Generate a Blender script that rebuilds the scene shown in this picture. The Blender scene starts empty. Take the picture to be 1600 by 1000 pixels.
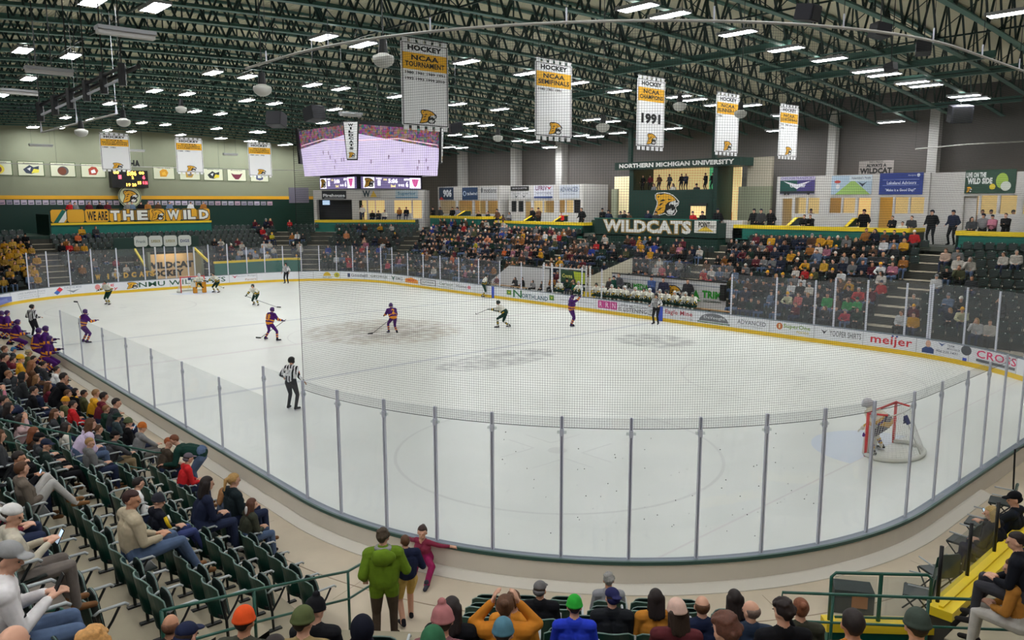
import bpy, bmesh, math, random
import numpy as np
from mathutils import Vector, Matrix
R = random.Random(7)
sc = bpy.context.scene
COL = sc.collection

# ---------------------------------------------------------------- camera, world, exposure
CAM = np.array([35.515, -22.042, 6.997])
YAW, PIT, ROL, FPX = 2.4099, -0.1511, -0.0023, 1215.88
_f = np.array([math.cos(PIT)*math.cos(YAW), math.cos(PIT)*math.sin(YAW), math.sin(PIT)])
_r = np.cross(_f, [0, 0, 1]); _r /= np.linalg.norm(_r); _u = np.cross(_r, _f)
_R = _r*math.cos(ROL)+_u*math.sin(ROL); _U = -_r*math.sin(ROL)+_u*math.cos(ROL)
cd = bpy.data.cameras.new('camera'); cam = bpy.data.objects.new('camera', cd); COL.objects.link(cam)
cam.matrix_world = Matrix(((_R[0], _U[0], -_f[0], CAM[0]), (_R[1], _U[1], -_f[1], CAM[1]), (_R[2], _U[2], -_f[2], CAM[2]), (0, 0, 0, 1)))
cd.sensor_width = 36; cd.lens = 36*FPX/1600; cd.clip_end = 300; cd.clip_start = 0.1
sc.camera = cam
w = bpy.data.worlds.new('world'); sc.world = w; w.use_nodes = True
w.node_tree.nodes['Background'].inputs[0].default_value = (0.8, 0.9, 1, 1)
w.node_tree.nodes['Background'].inputs[1].default_value = 0.03
sc.view_settings.view_transform = 'Standard'; sc.view_settings.look = 'None'
sc.view_settings.exposure = 0.0; sc.view_settings.gamma = 1.0
sc.view_settings.use_curve_mapping = False
LAMP = 70.0          # radiance of the ceiling panels
sc.cycles.max_bounces = 8; sc.cycles.diffuse_bounces = 4; sc.cycles.glossy_bounces = 3
sc.cycles.transparent_max_bounces = 24; sc.cycles.transmission_bounces = 4
sc.cycles.caustics_reflective = False; sc.cycles.caustics_refractive = False
sc.cycles.sample_clamp_indirect = 4.0

# where a sight line of the photograph meets a plane of the building
def ray(a, b): return _f+(a-800)/FPX*_R-(b-500)/FPX*_U
def onX(a, b, x): d = ray(a, b); return CAM+d*(x-CAM[0])/d[0]
def onY(a, b, y): d = ray(a, b); return CAM+d*(y-CAM[1])/d[1]
def onZ(a, b, z): d = ray(a, b); return CAM+d*(z-CAM[2])/d[2]
def proj(p):
    d = np.asarray(p, float)-CAM; z = d@_f
    return 800+FPX*(d@_R)/z, 500-FPX*(d@_U)/z, z

# ---------------------------------------------------------------- materials
MATS = {}
def mat(name, col=(0.5, 0.5, 0.5), rough=0.6, metal=0.0, emit=0.0, spec=0.4, noise=0.0, nscale=8.0, ecol=None):
    if name in MATS: return MATS[name]
    m = bpy.data.materials.new(name); m.use_nodes = True; nt = m.node_tree
    b = nt.nodes['Principled BSDF']; c = (*col, 1)
    b.inputs['Base Color'].default_value = c; b.inputs['Roughness'].default_value = rough
    b.inputs['Metallic'].default_value = metal; b.inputs['Specular IOR Level'].default_value = spec
    if emit:
        b.inputs['Emission Color'].default_value = (*(ecol or col), 1); b.inputs['Emission Strength'].default_value = emit
    if noise:
        n = nt.nodes.new('ShaderNodeTexNoise'); n.inputs['Scale'].default_value = nscale; n.inputs['Detail'].default_value = 4
        tc = nt.nodes.new('ShaderNodeTexCoord'); nt.links.new(tc.outputs['Object'], n.inputs['Vector'])
        mp = nt.nodes.new('ShaderNodeMapRange'); mp.inputs[1].default_value = .3; mp.inputs[2].default_value = .7
        mp.inputs[3].default_value = 1-noise; mp.inputs[4].default_value = 1+noise
        nt.links.new(n.outputs['Fac'], mp.inputs[0])
        mx = nt.nodes.new('ShaderNodeVectorMath'); mx.operation = 'SCALE'; mx.inputs[0].default_value = col
        nt.links.new(mp.outputs[0], mx.inputs['Scale']); nt.links.new(mx.outputs[0], b.inputs['Base Color'])
    MATS[name] = m; return m
def rgb(r, g, b):
    f = lambda c: (c/255/12.92) if c/255 <= .04045 else ((c/255+.055)/1.055)**2.4
    return (f(r), f(g), f(b))
def M(name, r, g, b, **k): return mat(name, rgb(r, g, b), **k)

GREEN = M('arena_green', 14, 104, 92, rough=.5, noise=.06, nscale=2)
DGREEN = M('dark_green_paint', 12, 48, 40, rough=.45)
YEL = M('yellow_paint', 235, 205, 40, rough=.45)
GOLD = M('gold_vinyl', 226, 168, 40, rough=.5)
WHITE = M('white_vinyl', 225, 225, 225, rough=.5)
BLACK = M('black', 14, 14, 16, rough=.5)
BOARD = M('board_white', 243, 245, 250, rough=.35, noise=.015, nscale=3)
KICK = M('kick_yellow', 236, 196, 50, rough=.35)
CREAM = M('cream_wall', 136, 140, 118, rough=.8, noise=.03, nscale=.6)
CREAMB = M('board_back_cream', 226, 218, 204, rough=.6, noise=.02, nscale=1.5)
GREYW = M('grey_block_wall', 92, 88, 86, rough=.85, noise=.04, nscale=.5)
GREYC = M('column_grey', 190, 188, 184, rough=.8)
OFFW = M('suite_white', 205, 202, 198, rough=.7, noise=.02, nscale=2)
CONC = M('concrete_walk', 200, 186, 164, rough=.75, noise=.06, nscale=1.3)
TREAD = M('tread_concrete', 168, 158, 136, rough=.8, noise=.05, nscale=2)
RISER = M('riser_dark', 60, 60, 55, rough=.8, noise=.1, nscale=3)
ALU = M('aluminium', 218, 220, 232, rough=.4)
STEELG = M('truss_green_lit', 66, 104, 96, rough=.5, spec=.5)  # lighter than the webs: light bounced off the ice is painted in
DECK = M('roof_deck', 232, 228, 206, rough=.7)
DARKM = M('dark_metal', 26, 28, 30, rough=.4, spec=.5)
LIT = mat('lit_room', (0.95, .72, .33), rough=.8, emit=.55)
PANEL = mat('lamp_panel', (1, 1, 1), emit=LAMP, ecol=(.97, .985, 1))
DECKGLOW = mat('added_deck_glow', (1, 1, 1), emit=LAMP*.14, ecol=(1, .97, .9))  # added glow on the lamp tops, brightens the roof deck
HOUSE = M('lamp_housing', 170, 172, 176, rough=.5)

def glass_mat(name, tint=(0.965, 0.975, 0.98), haze=.09, gloss=.05):
    m = bpy.data.materials.new(name); m.use_nodes = True; nt = m.node_tree; nt.nodes.clear()
    o = nt.nodes.new('ShaderNodeOutputMaterial'); t = nt.nodes.new('ShaderNodeBsdfTransparent'); t.inputs[0].default_value = (*tint, 1)
    d = nt.nodes.new('ShaderNodeBsdfDiffuse'); d.inputs[0].default_value = (.75, .76, .82, 1)
    g = nt.nodes.new('ShaderNodeBsdfGlossy'); g.inputs['Roughness'].default_value = .05
    a = nt.nodes.new('ShaderNodeMixShader'); a.inputs[0].default_value = haze
    b = nt.nodes.new('ShaderNodeMixShader'); b.inputs[0].default_value = gloss
    nt.links.new(t.outputs[0], a.inputs[1]); nt.links.new(d.outputs[0], a.inputs[2])
    nt.links.new(a.outputs[0], b.inputs[1]); nt.links.new(g.outputs[0], b.inputs[2]); nt.links.new(b.outputs[0], o.inputs[0])
    MATS[name] = m; return m
GLASS = glass_mat('rink_glass', haze=.045, gloss=.03)
SGLASS = glass_mat('suite_glass', (0.9, .92, .92), .03, .06)

# ---------------------------------------------------------------- object helpers
def tag(o, label=None, cat=None, group=None, kind=None):
    if label: o['label'] = label
    if cat: o['category'] = cat
    if group: o['group'] = group
    if kind: o['kind'] = kind
    return o
def empty(name, loc=(0, 0, 0), rz=0.0, label=None, cat=None, group=None):
    o = bpy.data.objects.new(name, None); COL.objects.link(o); o.location = loc; o.rotation_euler = (0, 0, rz)
    o.empty_display_size = .1
    return tag(o, label, cat, group)
def copy_tree(o, parent=None):
    c = o.copy(); COL.objects.link(c)
    if parent is not None: c.parent = parent
    for ch in o.children: copy_tree(ch, c)
    return c
ORD = ['first', 'second', 'third', 'fourth', 'fifth', 'sixth', 'seventh', 'eighth', 'ninth', 'tenth', 'eleventh', 'twelfth', 'thirteenth', 'fourteenth', 'fifteenth', 'sixteenth', 'seventeenth', 'eighteenth', 'nineteenth']
TENS = {2: 'twenty', 3: 'thirty', 4: 'forty', 5: 'fifty', 6: 'sixty', 7: 'seventy', 8: 'eighty', 9: 'ninety'}
def ordw(i):
    i += 1
    if i < 20: return ORD[i-1]
    t, u = divmod(i, 10)
    if t > 9: return 'last' if i > 119 else 'hundred and '+(ordw(i-101) if i > 100 else 'zeroth')
    return TENS[t][:-1]+'ieth' if u == 0 else TENS[t]+'-'+ORD[u-1]

FONT = {}
def textgeo(s, bold=.02):
    key = (s, bold)
    if key in FONT: return FONT[key]
    cu = bpy.data.curves.new('t', 'FONT'); cu.body = s; cu.size = 1; cu.offset = bold; cu.resolution_u = 2; cu.space_character = 1.05
    o = bpy.data.objects.new('t', cu); me = bpy.data.meshes.new_from_object(o)
    v = np.array([x.co[:2] for x in me.vertices]) if len(me.vertices) else np.zeros((1, 2)); f = [tuple(p.vertices) for p in me.polygons]
    bpy.data.objects.remove(o); bpy.data.curves.remove(cu); bpy.data.meshes.remove(me)
    mn = v.min(0); mx = v.max(0); v = (v-mn)/np.maximum(mx-mn, 1e-6)
    FONT[key] = (v, f, (mx-mn)[0]/max((mx-mn)[1], 1e-6)); return FONT[key]

class MB:
    """collects shapes and links them as ONE mesh object"""
    def __init__(s): s.v = []; s.f = []; s.m = []; s.mats = []
    def mi(s, m):
        if m not in s.mats: s.mats.append(m)
        return s.mats.index(m)
    def add(s, vs, fs, m):
        n = len(s.v); s.v.extend([tuple(map(float, p)) for p in vs]); i = s.mi(m)
        for f in fs: s.f.append(tuple(n+a for a in f)); s.m.append(i)
    def box(s, x0, x1, y0, y1, z0, z1, m):
        s.add([(x0, y0, z0), (x1, y0, z0), (x1, y1, z0), (x0, y1, z0), (x0, y0, z1), (x1, y0, z1), (x1, y1, z1), (x0, y1, z1)],
              [(0, 3, 2, 1), (4, 5, 6, 7), (0, 1, 5, 4), (1, 2, 6, 5), (2, 3, 7, 6), (3, 0, 4, 7)], m)
    def obox(s, c, ax, ay, az, m):
        c, ax, ay, az = (np.asarray(q, float) for q in (c, ax, ay, az))
        P = [c+i*ax+j*ay+k*az for k in (-1, 1) for i, j in ((-1, -1), (1, -1), (1, 1), (-1, 1))]
        s.add(P, [(0, 3, 2, 1), (4, 5, 6, 7), (0, 1, 5, 4), (1, 2, 6, 5), (2, 3, 7, 6), (3, 0, 4, 7)], m)
    def tube(s, p0, p1, r, m, n=8, r1=None, cap=True):
        s.poly([p0, p1], [r, r if r1 is None else r1], m, n, cap)
    def poly(s, pts, r, m, n=8, cap=True):
        pts = [np.asarray(p, float) for p in pts]
        if np.isscalar(r): r = [r]*len(pts)
        N = len(s.v); V = []; prev = None
        for i, p in enumerate(pts):
            d = pts[min(i+1, len(pts)-1)]-pts[max(i-1, 0)]; d = d/(np.linalg.norm(d)+1e-12)
            if prev is None:
                a = np.cross(d, [0, 0, 1] if abs(d[2]) < .9 else [0, 1, 0])
            else: a = prev-d*(prev@d)
            a /= np.linalg.norm(a)+1e-12; prev = a; b = np.cross(d, a)
            for j in range(n):
                t = 2*math.pi*(j+.5)/n; V.append(p+r[i]*(math.cos(t)*a+math.sin(t)*b))
        F = []
        for i in range(len(pts)-1):
            for j in range(n):
                k = (j+1) % n; F.append((i*n+j, i*n+k, (i+1)*n+k, (i+1)*n+j))
        if cap: F.append(tuple(range(n-1, -1, -1))); F.append(tuple(range((len(pts)-1)*n, len(pts)*n)))
        s.add(V, F, m)
    def prism(s, pts, d, m):
        n = len(pts); A = [np.asarray(p, float) for p in pts]; d = np.asarray(d, float)
        s.add(A+[p+d for p in A], [tuple(range(n-1, -1, -1)), tuple(range(n, 2*n))]+[(i, (i+1) % n, n+(i+1) % n, n+i) for i in range(n)], m)
    def ball(s, c, r, m, nu=12, nv=8, fn=None):
        r = np.broadcast_to(np.asarray(r, float), (3,)); V = []; F = []
        for i in range(nv+1):
            t = math.pi*i/nv
            for j in range(nu):
                a = 2*math.pi*j/nu; d = np.array([math.sin(t)*math.cos(a), math.sin(t)*math.sin(a), math.cos(t)])
                V.append(np.asarray(c)+d*r*(fn(d) if fn else 1))
        for i in range(nv):
            for j in range(nu):
                k = (j+1) % nu; F.append((i*nu+j, (i+1)*nu+j, (i+1)*nu+k, i*nu+k))
        s.add(V, F, m)
    def text(s, t, fn, a0, a1, b0, b1, m, bold=.02, aspect=None):
        """text filling a0..a1 (across) and b0..b1 (up); fn(a, b) gives the point in space"""
        v, f, asp = textgeo(t, bold)
        if aspect:                      # keep letter proportions inside the box
            w = min(a1-a0, (b1-b0)*asp*aspect) if a1 > a0 else a1-a0
            c = (a0+a1)/2; a0, a1 = c-w/2, c+w/2
        s.add([fn(a0+(a1-a0)*p[0], b0+(b1-b0)*p[1]) for p in v], f, m)
    def flat(s, pts, fn, m): s.add([fn(*p) for p in pts], [tuple(range(len(pts)))], m)
    def build(s, name, parent=None, smooth=False, loc=(0, 0, 0), rz=0.0, bevel=0):
        me = bpy.data.meshes.new(name); me.from_pydata(s.v, [], s.f)
        for m in s.mats: me.materials.append(m)
        me.polygons.foreach_set('material_index', s.m)
        if smooth: me.polygons.foreach_set('use_smooth', [True]*len(s.f))
        me.update(); o = bpy.data.objects.new(name, me); COL.objects.link(o)
        if parent is not None: o.parent = parent
        o.location = loc; o.rotation_euler = (0, 0, rz)
        if bevel:
            b = o.modifiers.new('b', 'BEVEL'); b.width = bevel; b.segments = 2; b.limit_method = 'ANGLE'
        return o
def struct(mb, name, **k): return tag(mb.build(name, **k), kind='structure')
def plane_fn(o, ux, uz, d=0.0):
    o, ux, uz = (np.asarray(q, float) for q in (o, ux, uz)); n = np.cross(ux, uz); n = n/(np.linalg.norm(n)+1e-9)
    return lambda a, b: o+ux*a+uz*b+n*d
# the wildcat head emblem in a unit square
CAT_OUT = [(-.02, -.03), (.07, .25), (.14, .46), (.15, .62), (.07, .74), (.06, .92), (.16, 1.0), (.45, 1.02), (.64, .98), (.8, .89), (.93, .76), (1.04, .62), (1.02, .46), (.93, .4), (.92, .32), (.97, .2), (.86, .02), (.6, .0), (.5, .08), (.36, .04), (.18, -.02)]
CAT_YEL = [(.03, .01), (.11, .25), (.19, .46), (.2, .62), (.12, .75), (.12, .9), (.2, .95), (.3, .9), (.45, .96), (.62, .92), (.76, .84), (.86, .74), (.9, .67), (.78, .63), (.66, .61), (.56, .54), (.5, .44), (.49, .3), (.44, .16), (.34, .09), (.18, .04)]
CAT_WHT = [(.9, .66), (.99, .58), (.97, .5), (.88, .46), (.76, .49), (.66, .53), (.7, .6), (.8, .625)]
CAT_JAW = [(.55, .2), (.66, .29), (.78, .22), (.88, .29), (.85, .14), (.76, .06), (.6, .08)]
CAT_STR = [[(.58, .74), (.76, .7), (.62, .67)], [(.17, .84), (.26, .86), (.2, .76)], [(.24, .62), (.4, .72), (.5, .66), (.36, .62)], [(.22, .42), (.3, .54), (.42, .56), (.3, .44)], [(.16, .2), (.26, .32), (.4, .36), (.26, .24)], [(.9, .655), (.985, .6), (.95, .56), (.9, .58)]]
CAT_TOOTH = [[(.84, .47), (.9, .465), (.86, .38)], [(.64, .53), (.7, .51), (.66, .42)], [(.7, .27), (.75, .24), (.73, .34)]]
def catlogo(mb, fn0, a0, b0, w, h, outline=None, e=.004):
    def L(k): return lambda x, y: fn0(a0+w*x, b0+h*y, k*e)
    mb.flat(CAT_OUT, L(1), outline or BLACK)
    if outline: mb.flat([(.02, 0), (.1, .25), (.18, .46), (.18, .62), (.1, .75), (.1, .92), (.2, .97), (.45, .98), (.62, .94), (.78, .86), (.9, .74), (1.0, .6), (.98, .48), (.9, .43), (.89, .32), (.93, .2), (.84, .05), (.6, .03), (.48, .12), (.36, .07)], L(1.5), BLACK)
    mb.flat(CAT_YEL, L(2), GOLD); mb.flat(CAT_WHT, L(2), WHITE); mb.flat(CAT_JAW, L(2), WHITE)
    for q in CAT_STR: mb.flat(q, L(3), BLACK)
    for q in CAT_TOOTH: mb.flat(q, L(3), WHITE)

# ---------------------------------------------------------------- rink outline
RL, RW, RR, BH = 29.87, 14.81, 8.93, .88
S1 = 2*(RL-RR); S2 = 2*(RW-RR); QA = math.pi/2*RR
PER = 2*S1+2*S2+4*QA
def path(s, off=0.0):
    """s=0 at the near side board, x=-(RL-RR); runs +x, round the near end, back along the far side"""
    s = s % PER
    segs = [('l', S1, (-(RL-RR), -RW), (1, 0), (0, -1)), ('c', QA, (RL-RR, -(RW-RR)), -90, None), ('l', S2, (RL, -(RW-RR)), (0, 1), (1, 0)), ('c', QA, (RL-RR, RW-RR), 0, None),
            ('l', S1, (RL-RR, RW), (-1, 0), (0, 1)), ('c', QA, (-(RL-RR), RW-RR), 90, None), ('l', S2, (-RL, RW-RR), (0, -1), (-1, 0)), ('c', QA, (-(RL-RR), -(RW-RR)), 180, None)]
    for k, ln, p, d, n in segs:
        if s <= ln+1e-9:
            if k == 'l': return np.array([p[0]+d[0]*s+n[0]*off, p[1]+d[1]*s+n[1]*off]), np.array(n, float)
            a = math.radians(d)+s/RR; n = np.array([math.cos(a), math.sin(a)]); return np.array(p)+n*(RR+off), n
        s -= ln
SAMP = np.arange(0, PER, .25); PSAMP = np.array([path(t)[0] for t in SAMP])
def s_of(xy):
    i = int(((PSAMP-np.asarray(xy)[:2])**2).sum(1).argmin()); best = None
    for t in np.linspace(SAMP[i]-.3, SAMP[i]+.3, 61):
        d = ((path(t)[0]-np.asarray(xy)[:2])**2).sum()
        if best is None or d < best[0]: best = (d, t)
    return best[1] % PER
def s_pix(u, v, far=True, z=.5):
    """arc position on the far boards seen at pixel column u (row v only as a guess)"""
    best = None
    for t in np.arange(S1+QA+S2 if far else 0, PER if far else S1+QA+S2, .05):
        p = path(t)[0]; q = proj((p[0], p[1], z))
        if q[2] < 1: continue
        d = abs(q[0]-u)+.02*abs(q[1]-v)
        if best is None or d < best[0]: best = (d, t)
    return best[1]
def sweep(prof, s0, s1, ds=.35, closed=False):
    """prof: list of (offset, z); returns verts, faces of a closed profile swept along the rink path"""
    n = max(2, int(round((s1-s0)/ds))); V = []; F = []; k = len(prof)
    for i in range(n+(0 if closed else 1)):
        s = s0+(s1-s0)*i/n; _, nn = path(s); p = path(s)[0]
        for o, z in prof: V.append((p[0]+nn[0]*o, p[1]+nn[1]*o, z))
    m = n
    tot = n if closed else n+1
    for i in range(m):
        j = (i+1) % tot
        for a in range(k):
            b = (a+1) % k; F.append((i*k+a, j*k+a, j*k+b, i*k+b))
    if not closed: F.append(tuple(range(k))); F.append(tuple(range(n*k+k-1, n*k-1, -1)))
    return V, F

# ---------------------------------------------------------------- octagonal stands
Dg = .70710678
class Sec:
    def __init__(s, name, n, c0, t, rise): s.name = name; s.n = np.array(n, float); s.c0 = np.array(c0, float); s.t = np.array(t, float); s.rise = rise; s.rz = math.atan2(-n[1], -n[0])-math.pi/2
    def xy(s, k, a, o=0.0): return s.c0+s.n*(2.0+.85*k+o)+s.t*a
    def z(s, k): return .4+s.rise*k+(.55 if s.name == 'near side stand' and k >= 5 else 0)
cx, cy = RL-RR, RW-RR
SN = Sec('near side stand', (0, -1), (0, -RW), (1, 0), .40)
SC = Sec('near corner stand', (Dg, -Dg), (cx+RR*Dg, -cy-RR*Dg), (Dg, Dg), .33)
SE = Sec('near end stand', (1, 0), (RL, 0), (0, 1), .40)
SF = Sec('far side stand', (0, 1), (0, RW), (1, 0), .40)
SG = Sec('far corner stand', (-Dg, Dg), (-cx-RR*Dg, cy+RR*Dg), (Dg, Dg), .40)
SH = Sec('far end stand', (-1, 0), (-RL, 0), (0, 1), .40)
def meet(A, oa, B, ob):
    return np.linalg.solve(np.array([A.n, B.n]), np.array([A.c0@A.n+oa, B.c0@B.n+ob]))
# ---------------------------------------------------------------- ice
def ice_material():
    m = bpy.data.materials.new('ice'); m.use_nodes = True; nt = m.node_tree; b = nt.nodes['Principled BSDF']
    b.inputs['Roughness'].default_value = .32; b.inputs['Specular IOR Level'].default_value = .22
    tc = nt.nodes.new('ShaderNodeTexCoord'); N = nt.nodes.new; L = nt.links.new
    base = rgb(227, 229, 223); prev = None
    def rgbn(c): n = N('ShaderNodeRGB'); n.outputs[0].default_value = (*c, 1); return n.outputs[0]
    prev = rgbn(base)
    n1 = N('ShaderNodeTexNoise'); n1.inputs['Scale'].default_value = .35; n1.inputs['Detail'].default_value = 6; L(tc.outputs['Object'], n1.inputs['Vector'])
    mp = N('ShaderNodeMapRange'); mp.inputs[1].default_value = .42; mp.inputs[2].default_value = .75; mp.inputs[3].default_value = 0; mp.inputs[4].default_value = .35; L(n1.outputs['Fac'], mp.inputs[0])
    mx = N('ShaderNodeMixRGB'); L(mp.outputs[0], mx.inputs[0]); L(prev, mx.inputs[1]); mx.inputs[2].default_value = (*rgb(206, 209, 203), 1); prev = mx.outputs[0]
    # stains: worn painted emblems under the ice: centre x, y, radius x, y, colour, strength
    ns = N('ShaderNodeTexNoise'); ns.inputs['Scale'].default_value = 1.6; ns.inputs['Detail'].default_value = 7; L(tc.outputs['Object'], ns.inputs['Vector'])
    for x, y, rx, ry, c, st in STAINS:
        sb = N('ShaderNodeVectorMath'); sb.operation = 'SUBTRACT'; L(tc.outputs['Object'], sb.inputs[0]); sb.inputs[1].default_value = (x, y, 0)
        dv = N('ShaderNodeVectorMath'); dv.operation = 'MULTIPLY'; L(sb.outputs[0], dv.inputs[0]); dv.inputs[1].default_value = (1/rx, 1/ry, 0)
        ln = N('ShaderNodeVectorMath'); ln.operation = 'LENGTH'; L(dv.outputs[0], ln.inputs[0])
        mr = N('ShaderNodeMapRange'); mr.interpolation_type = 'SMOOTHSTEP'; mr.inputs[1].default_value = 1.0; mr.inputs[2].default_value = .82; mr.inputs[3].default_value = 0; mr.inputs[4].default_value = st
        L(ln.outputs['Value'], mr.inputs[0])
        m2 = N('ShaderNodeMapRange'); m2.inputs[1].default_value = .35; m2.inputs[2].default_value = .62; L(ns.outputs['Fac'], m2.inputs[0])
        mu = N('ShaderNodeMath'); mu.operation = 'MULTIPLY'; L(mr.outputs[0], mu.inputs[0]); L(m2.outputs[0], mu.inputs[1])
        mx = N('ShaderNodeMixRGB'); L(mu.outputs[0], mx.inputs[0]); L(prev, mx.inputs[1]); mx.inputs[2].default_value = (*c, 1); prev = mx.outputs[0]
    L(prev, b.inputs['Base Color'])
    return m
c1 = onZ(1022, 532, 0); c2 = onZ(780, 562, 0); c3 = onZ(600, 517, 0)
STAINS = [(c1[0], c1[1], 2.3, 2.0, rgb(150, 152, 150), .75), (c2[0], c2[1], 1.5, 3.6, rgb(140, 142, 142), .7),
          (c3[0], c3[1], 4.6, 4.6, rgb(176, 166, 150), .8), (c3[0]+.4, c3[1]+.3, 2.4, 2.8, rgb(140, 134, 128), .55)]
ICE = ice_material()
LINEG = M('worn_blue_line', 196, 199, 201, rough=.35); LINER = M('worn_red_line', 216, 212, 210, rough=.35); CREASE = M('crease_blue', 208, 217, 229, rough=.35); MARK = M('ice_mark', 212, 213, 209, rough=.35)
b = MB(); pts = [tuple(path(s, .02)[0])+(0,) for s in np.arange(0, PER, .4)]
b.add(pts+[(p[0], p[1], -.1) for p in pts], [tuple(range(len(pts)))]+[(i, len(pts)+i, len(pts)+(i+1) % len(pts), (i+1) % len(pts)) for i in range(len(pts))], ICE)
ice = tag(b.build('ice_sheet'), 'white ice sheet with worn skate marks filling the rink', 'ice')
b = MB()
def strip(x0, x1, y0, y1, m, z=.003): b.add([(x0, y0, z), (x1, y0, z), (x1, y1, z), (x0, y1, z)], [(0, 1, 2, 3)], m)
strip(-7.75, -7.45, -RW, RW, LINEG); strip(7.45, 7.75, -RW, RW, LINEG); strip(-.15, .15, -RW, RW, LINER)
GL = 26.62
for sx in (-1, 1):
    strip(sx*GL-.03, sx*GL+.03, -13.4, 13.4, LINER)
    V = [(sx*GL, -1.83, .0035)]+[(sx*(GL-1.83*math.sin(a)), -1.83*math.cos(a), .0035) for a in np.linspace(0, math.pi, 24)]
    b.add(V, [tuple(range(len(V)))], CREASE)
def ring(x, y, r, w, m, z=.004, a0=0, a1=2*math.pi):
    n = 64; A = np.linspace(a0, a1, n+1); V = []
    for a in A: V += [(x+r*math.cos(a), y+r*math.sin(a), z), (x+(r+w)*math.cos(a), y+(r+w)*math.sin(a), z)]
    b.add(V, [(2*i, 2*i+1, 2*i+3, 2*i+2) for i in range(n)], m)
for sx in (-1, 1):
    for sy in (-1, 1):
        X, Y = sx*(GL-6.1), sy*6.85
        ring(X, Y, 4.52, .09, MARK); ring(X, Y, 0, .28, MARK)
        for px in (-1, 1):
            for py in (-1, 1):
                strip(X+px*.62-.03, X+px*.62+.03, Y+py*.35, Y+py*1.6, MARK, .0038); strip(X+px*.62, X+px*1.7, Y+py*.35-.03, Y+py*.35+.03, MARK, .0038)
ring(0, 0, 4.5, .06, MARK)
for sx in (-1, 1):
    f = plane_fn((c2[0]-.9, c2[1]-3.4, .0045), (0, 1, 0), (-1, 0, 0))
lines = b.build('ice_markings', parent=ice)

# ---------------------------------------------------------------- dasher boards
b = MB()
V, F = sweep([(0, .2), (0, BH-.03), (.012, BH-.03), (.012, .2)], 0, PER, closed=True); b.add(V, F, BOARD)
V, F = sweep([(-.012, 0), (-.012, .2), (.012, .2), (.012, 0)], 0, PER, closed=True); b.add(V, F, KICK)
V, F = sweep([(.014, -.1), (.014, BH-.03), (.16, BH-.03), (.16, -.1)], 0, PER, closed=True); b.add(V, F, CREAMB)
boards = tag(b.build('dasher_boards'), 'white dasher boards with yellow kick plate ringing the ice', 'boards')
b = MB()
GCAP = M('cap_green', 50, 84, 76, rough=.4); BCAP = M('cap_grey', 120, 128, 140, rough=.4)
V, F = sweep([(-.02, BH-.03), (-.02, BH), (.135, BH), (.135, BH-.03)], 0, PER, closed=True); b.add(V, F, BCAP)
V, F = sweep([(.135, BH-.05), (.135, BH+.012), (.185, BH+.012), (.185, BH-.05)], 0, PER, closed=True); b.add(V, F, GCAP)
tag(b.build('cap_rail', parent=boards), 'grey and green cap rail')
b = MB()   # white base curb outside the near boards
V, F = sweep([(.165, .38), (.165, .49), (.21, .49), (.42, .415), (.42, .38)], 14, 14+45); b.add(V, F, M('curb_white', 214, 208, 196, rough=.6))
tag(b.build('base_curb', parent=boards), 'pale sloping base curb')

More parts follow.
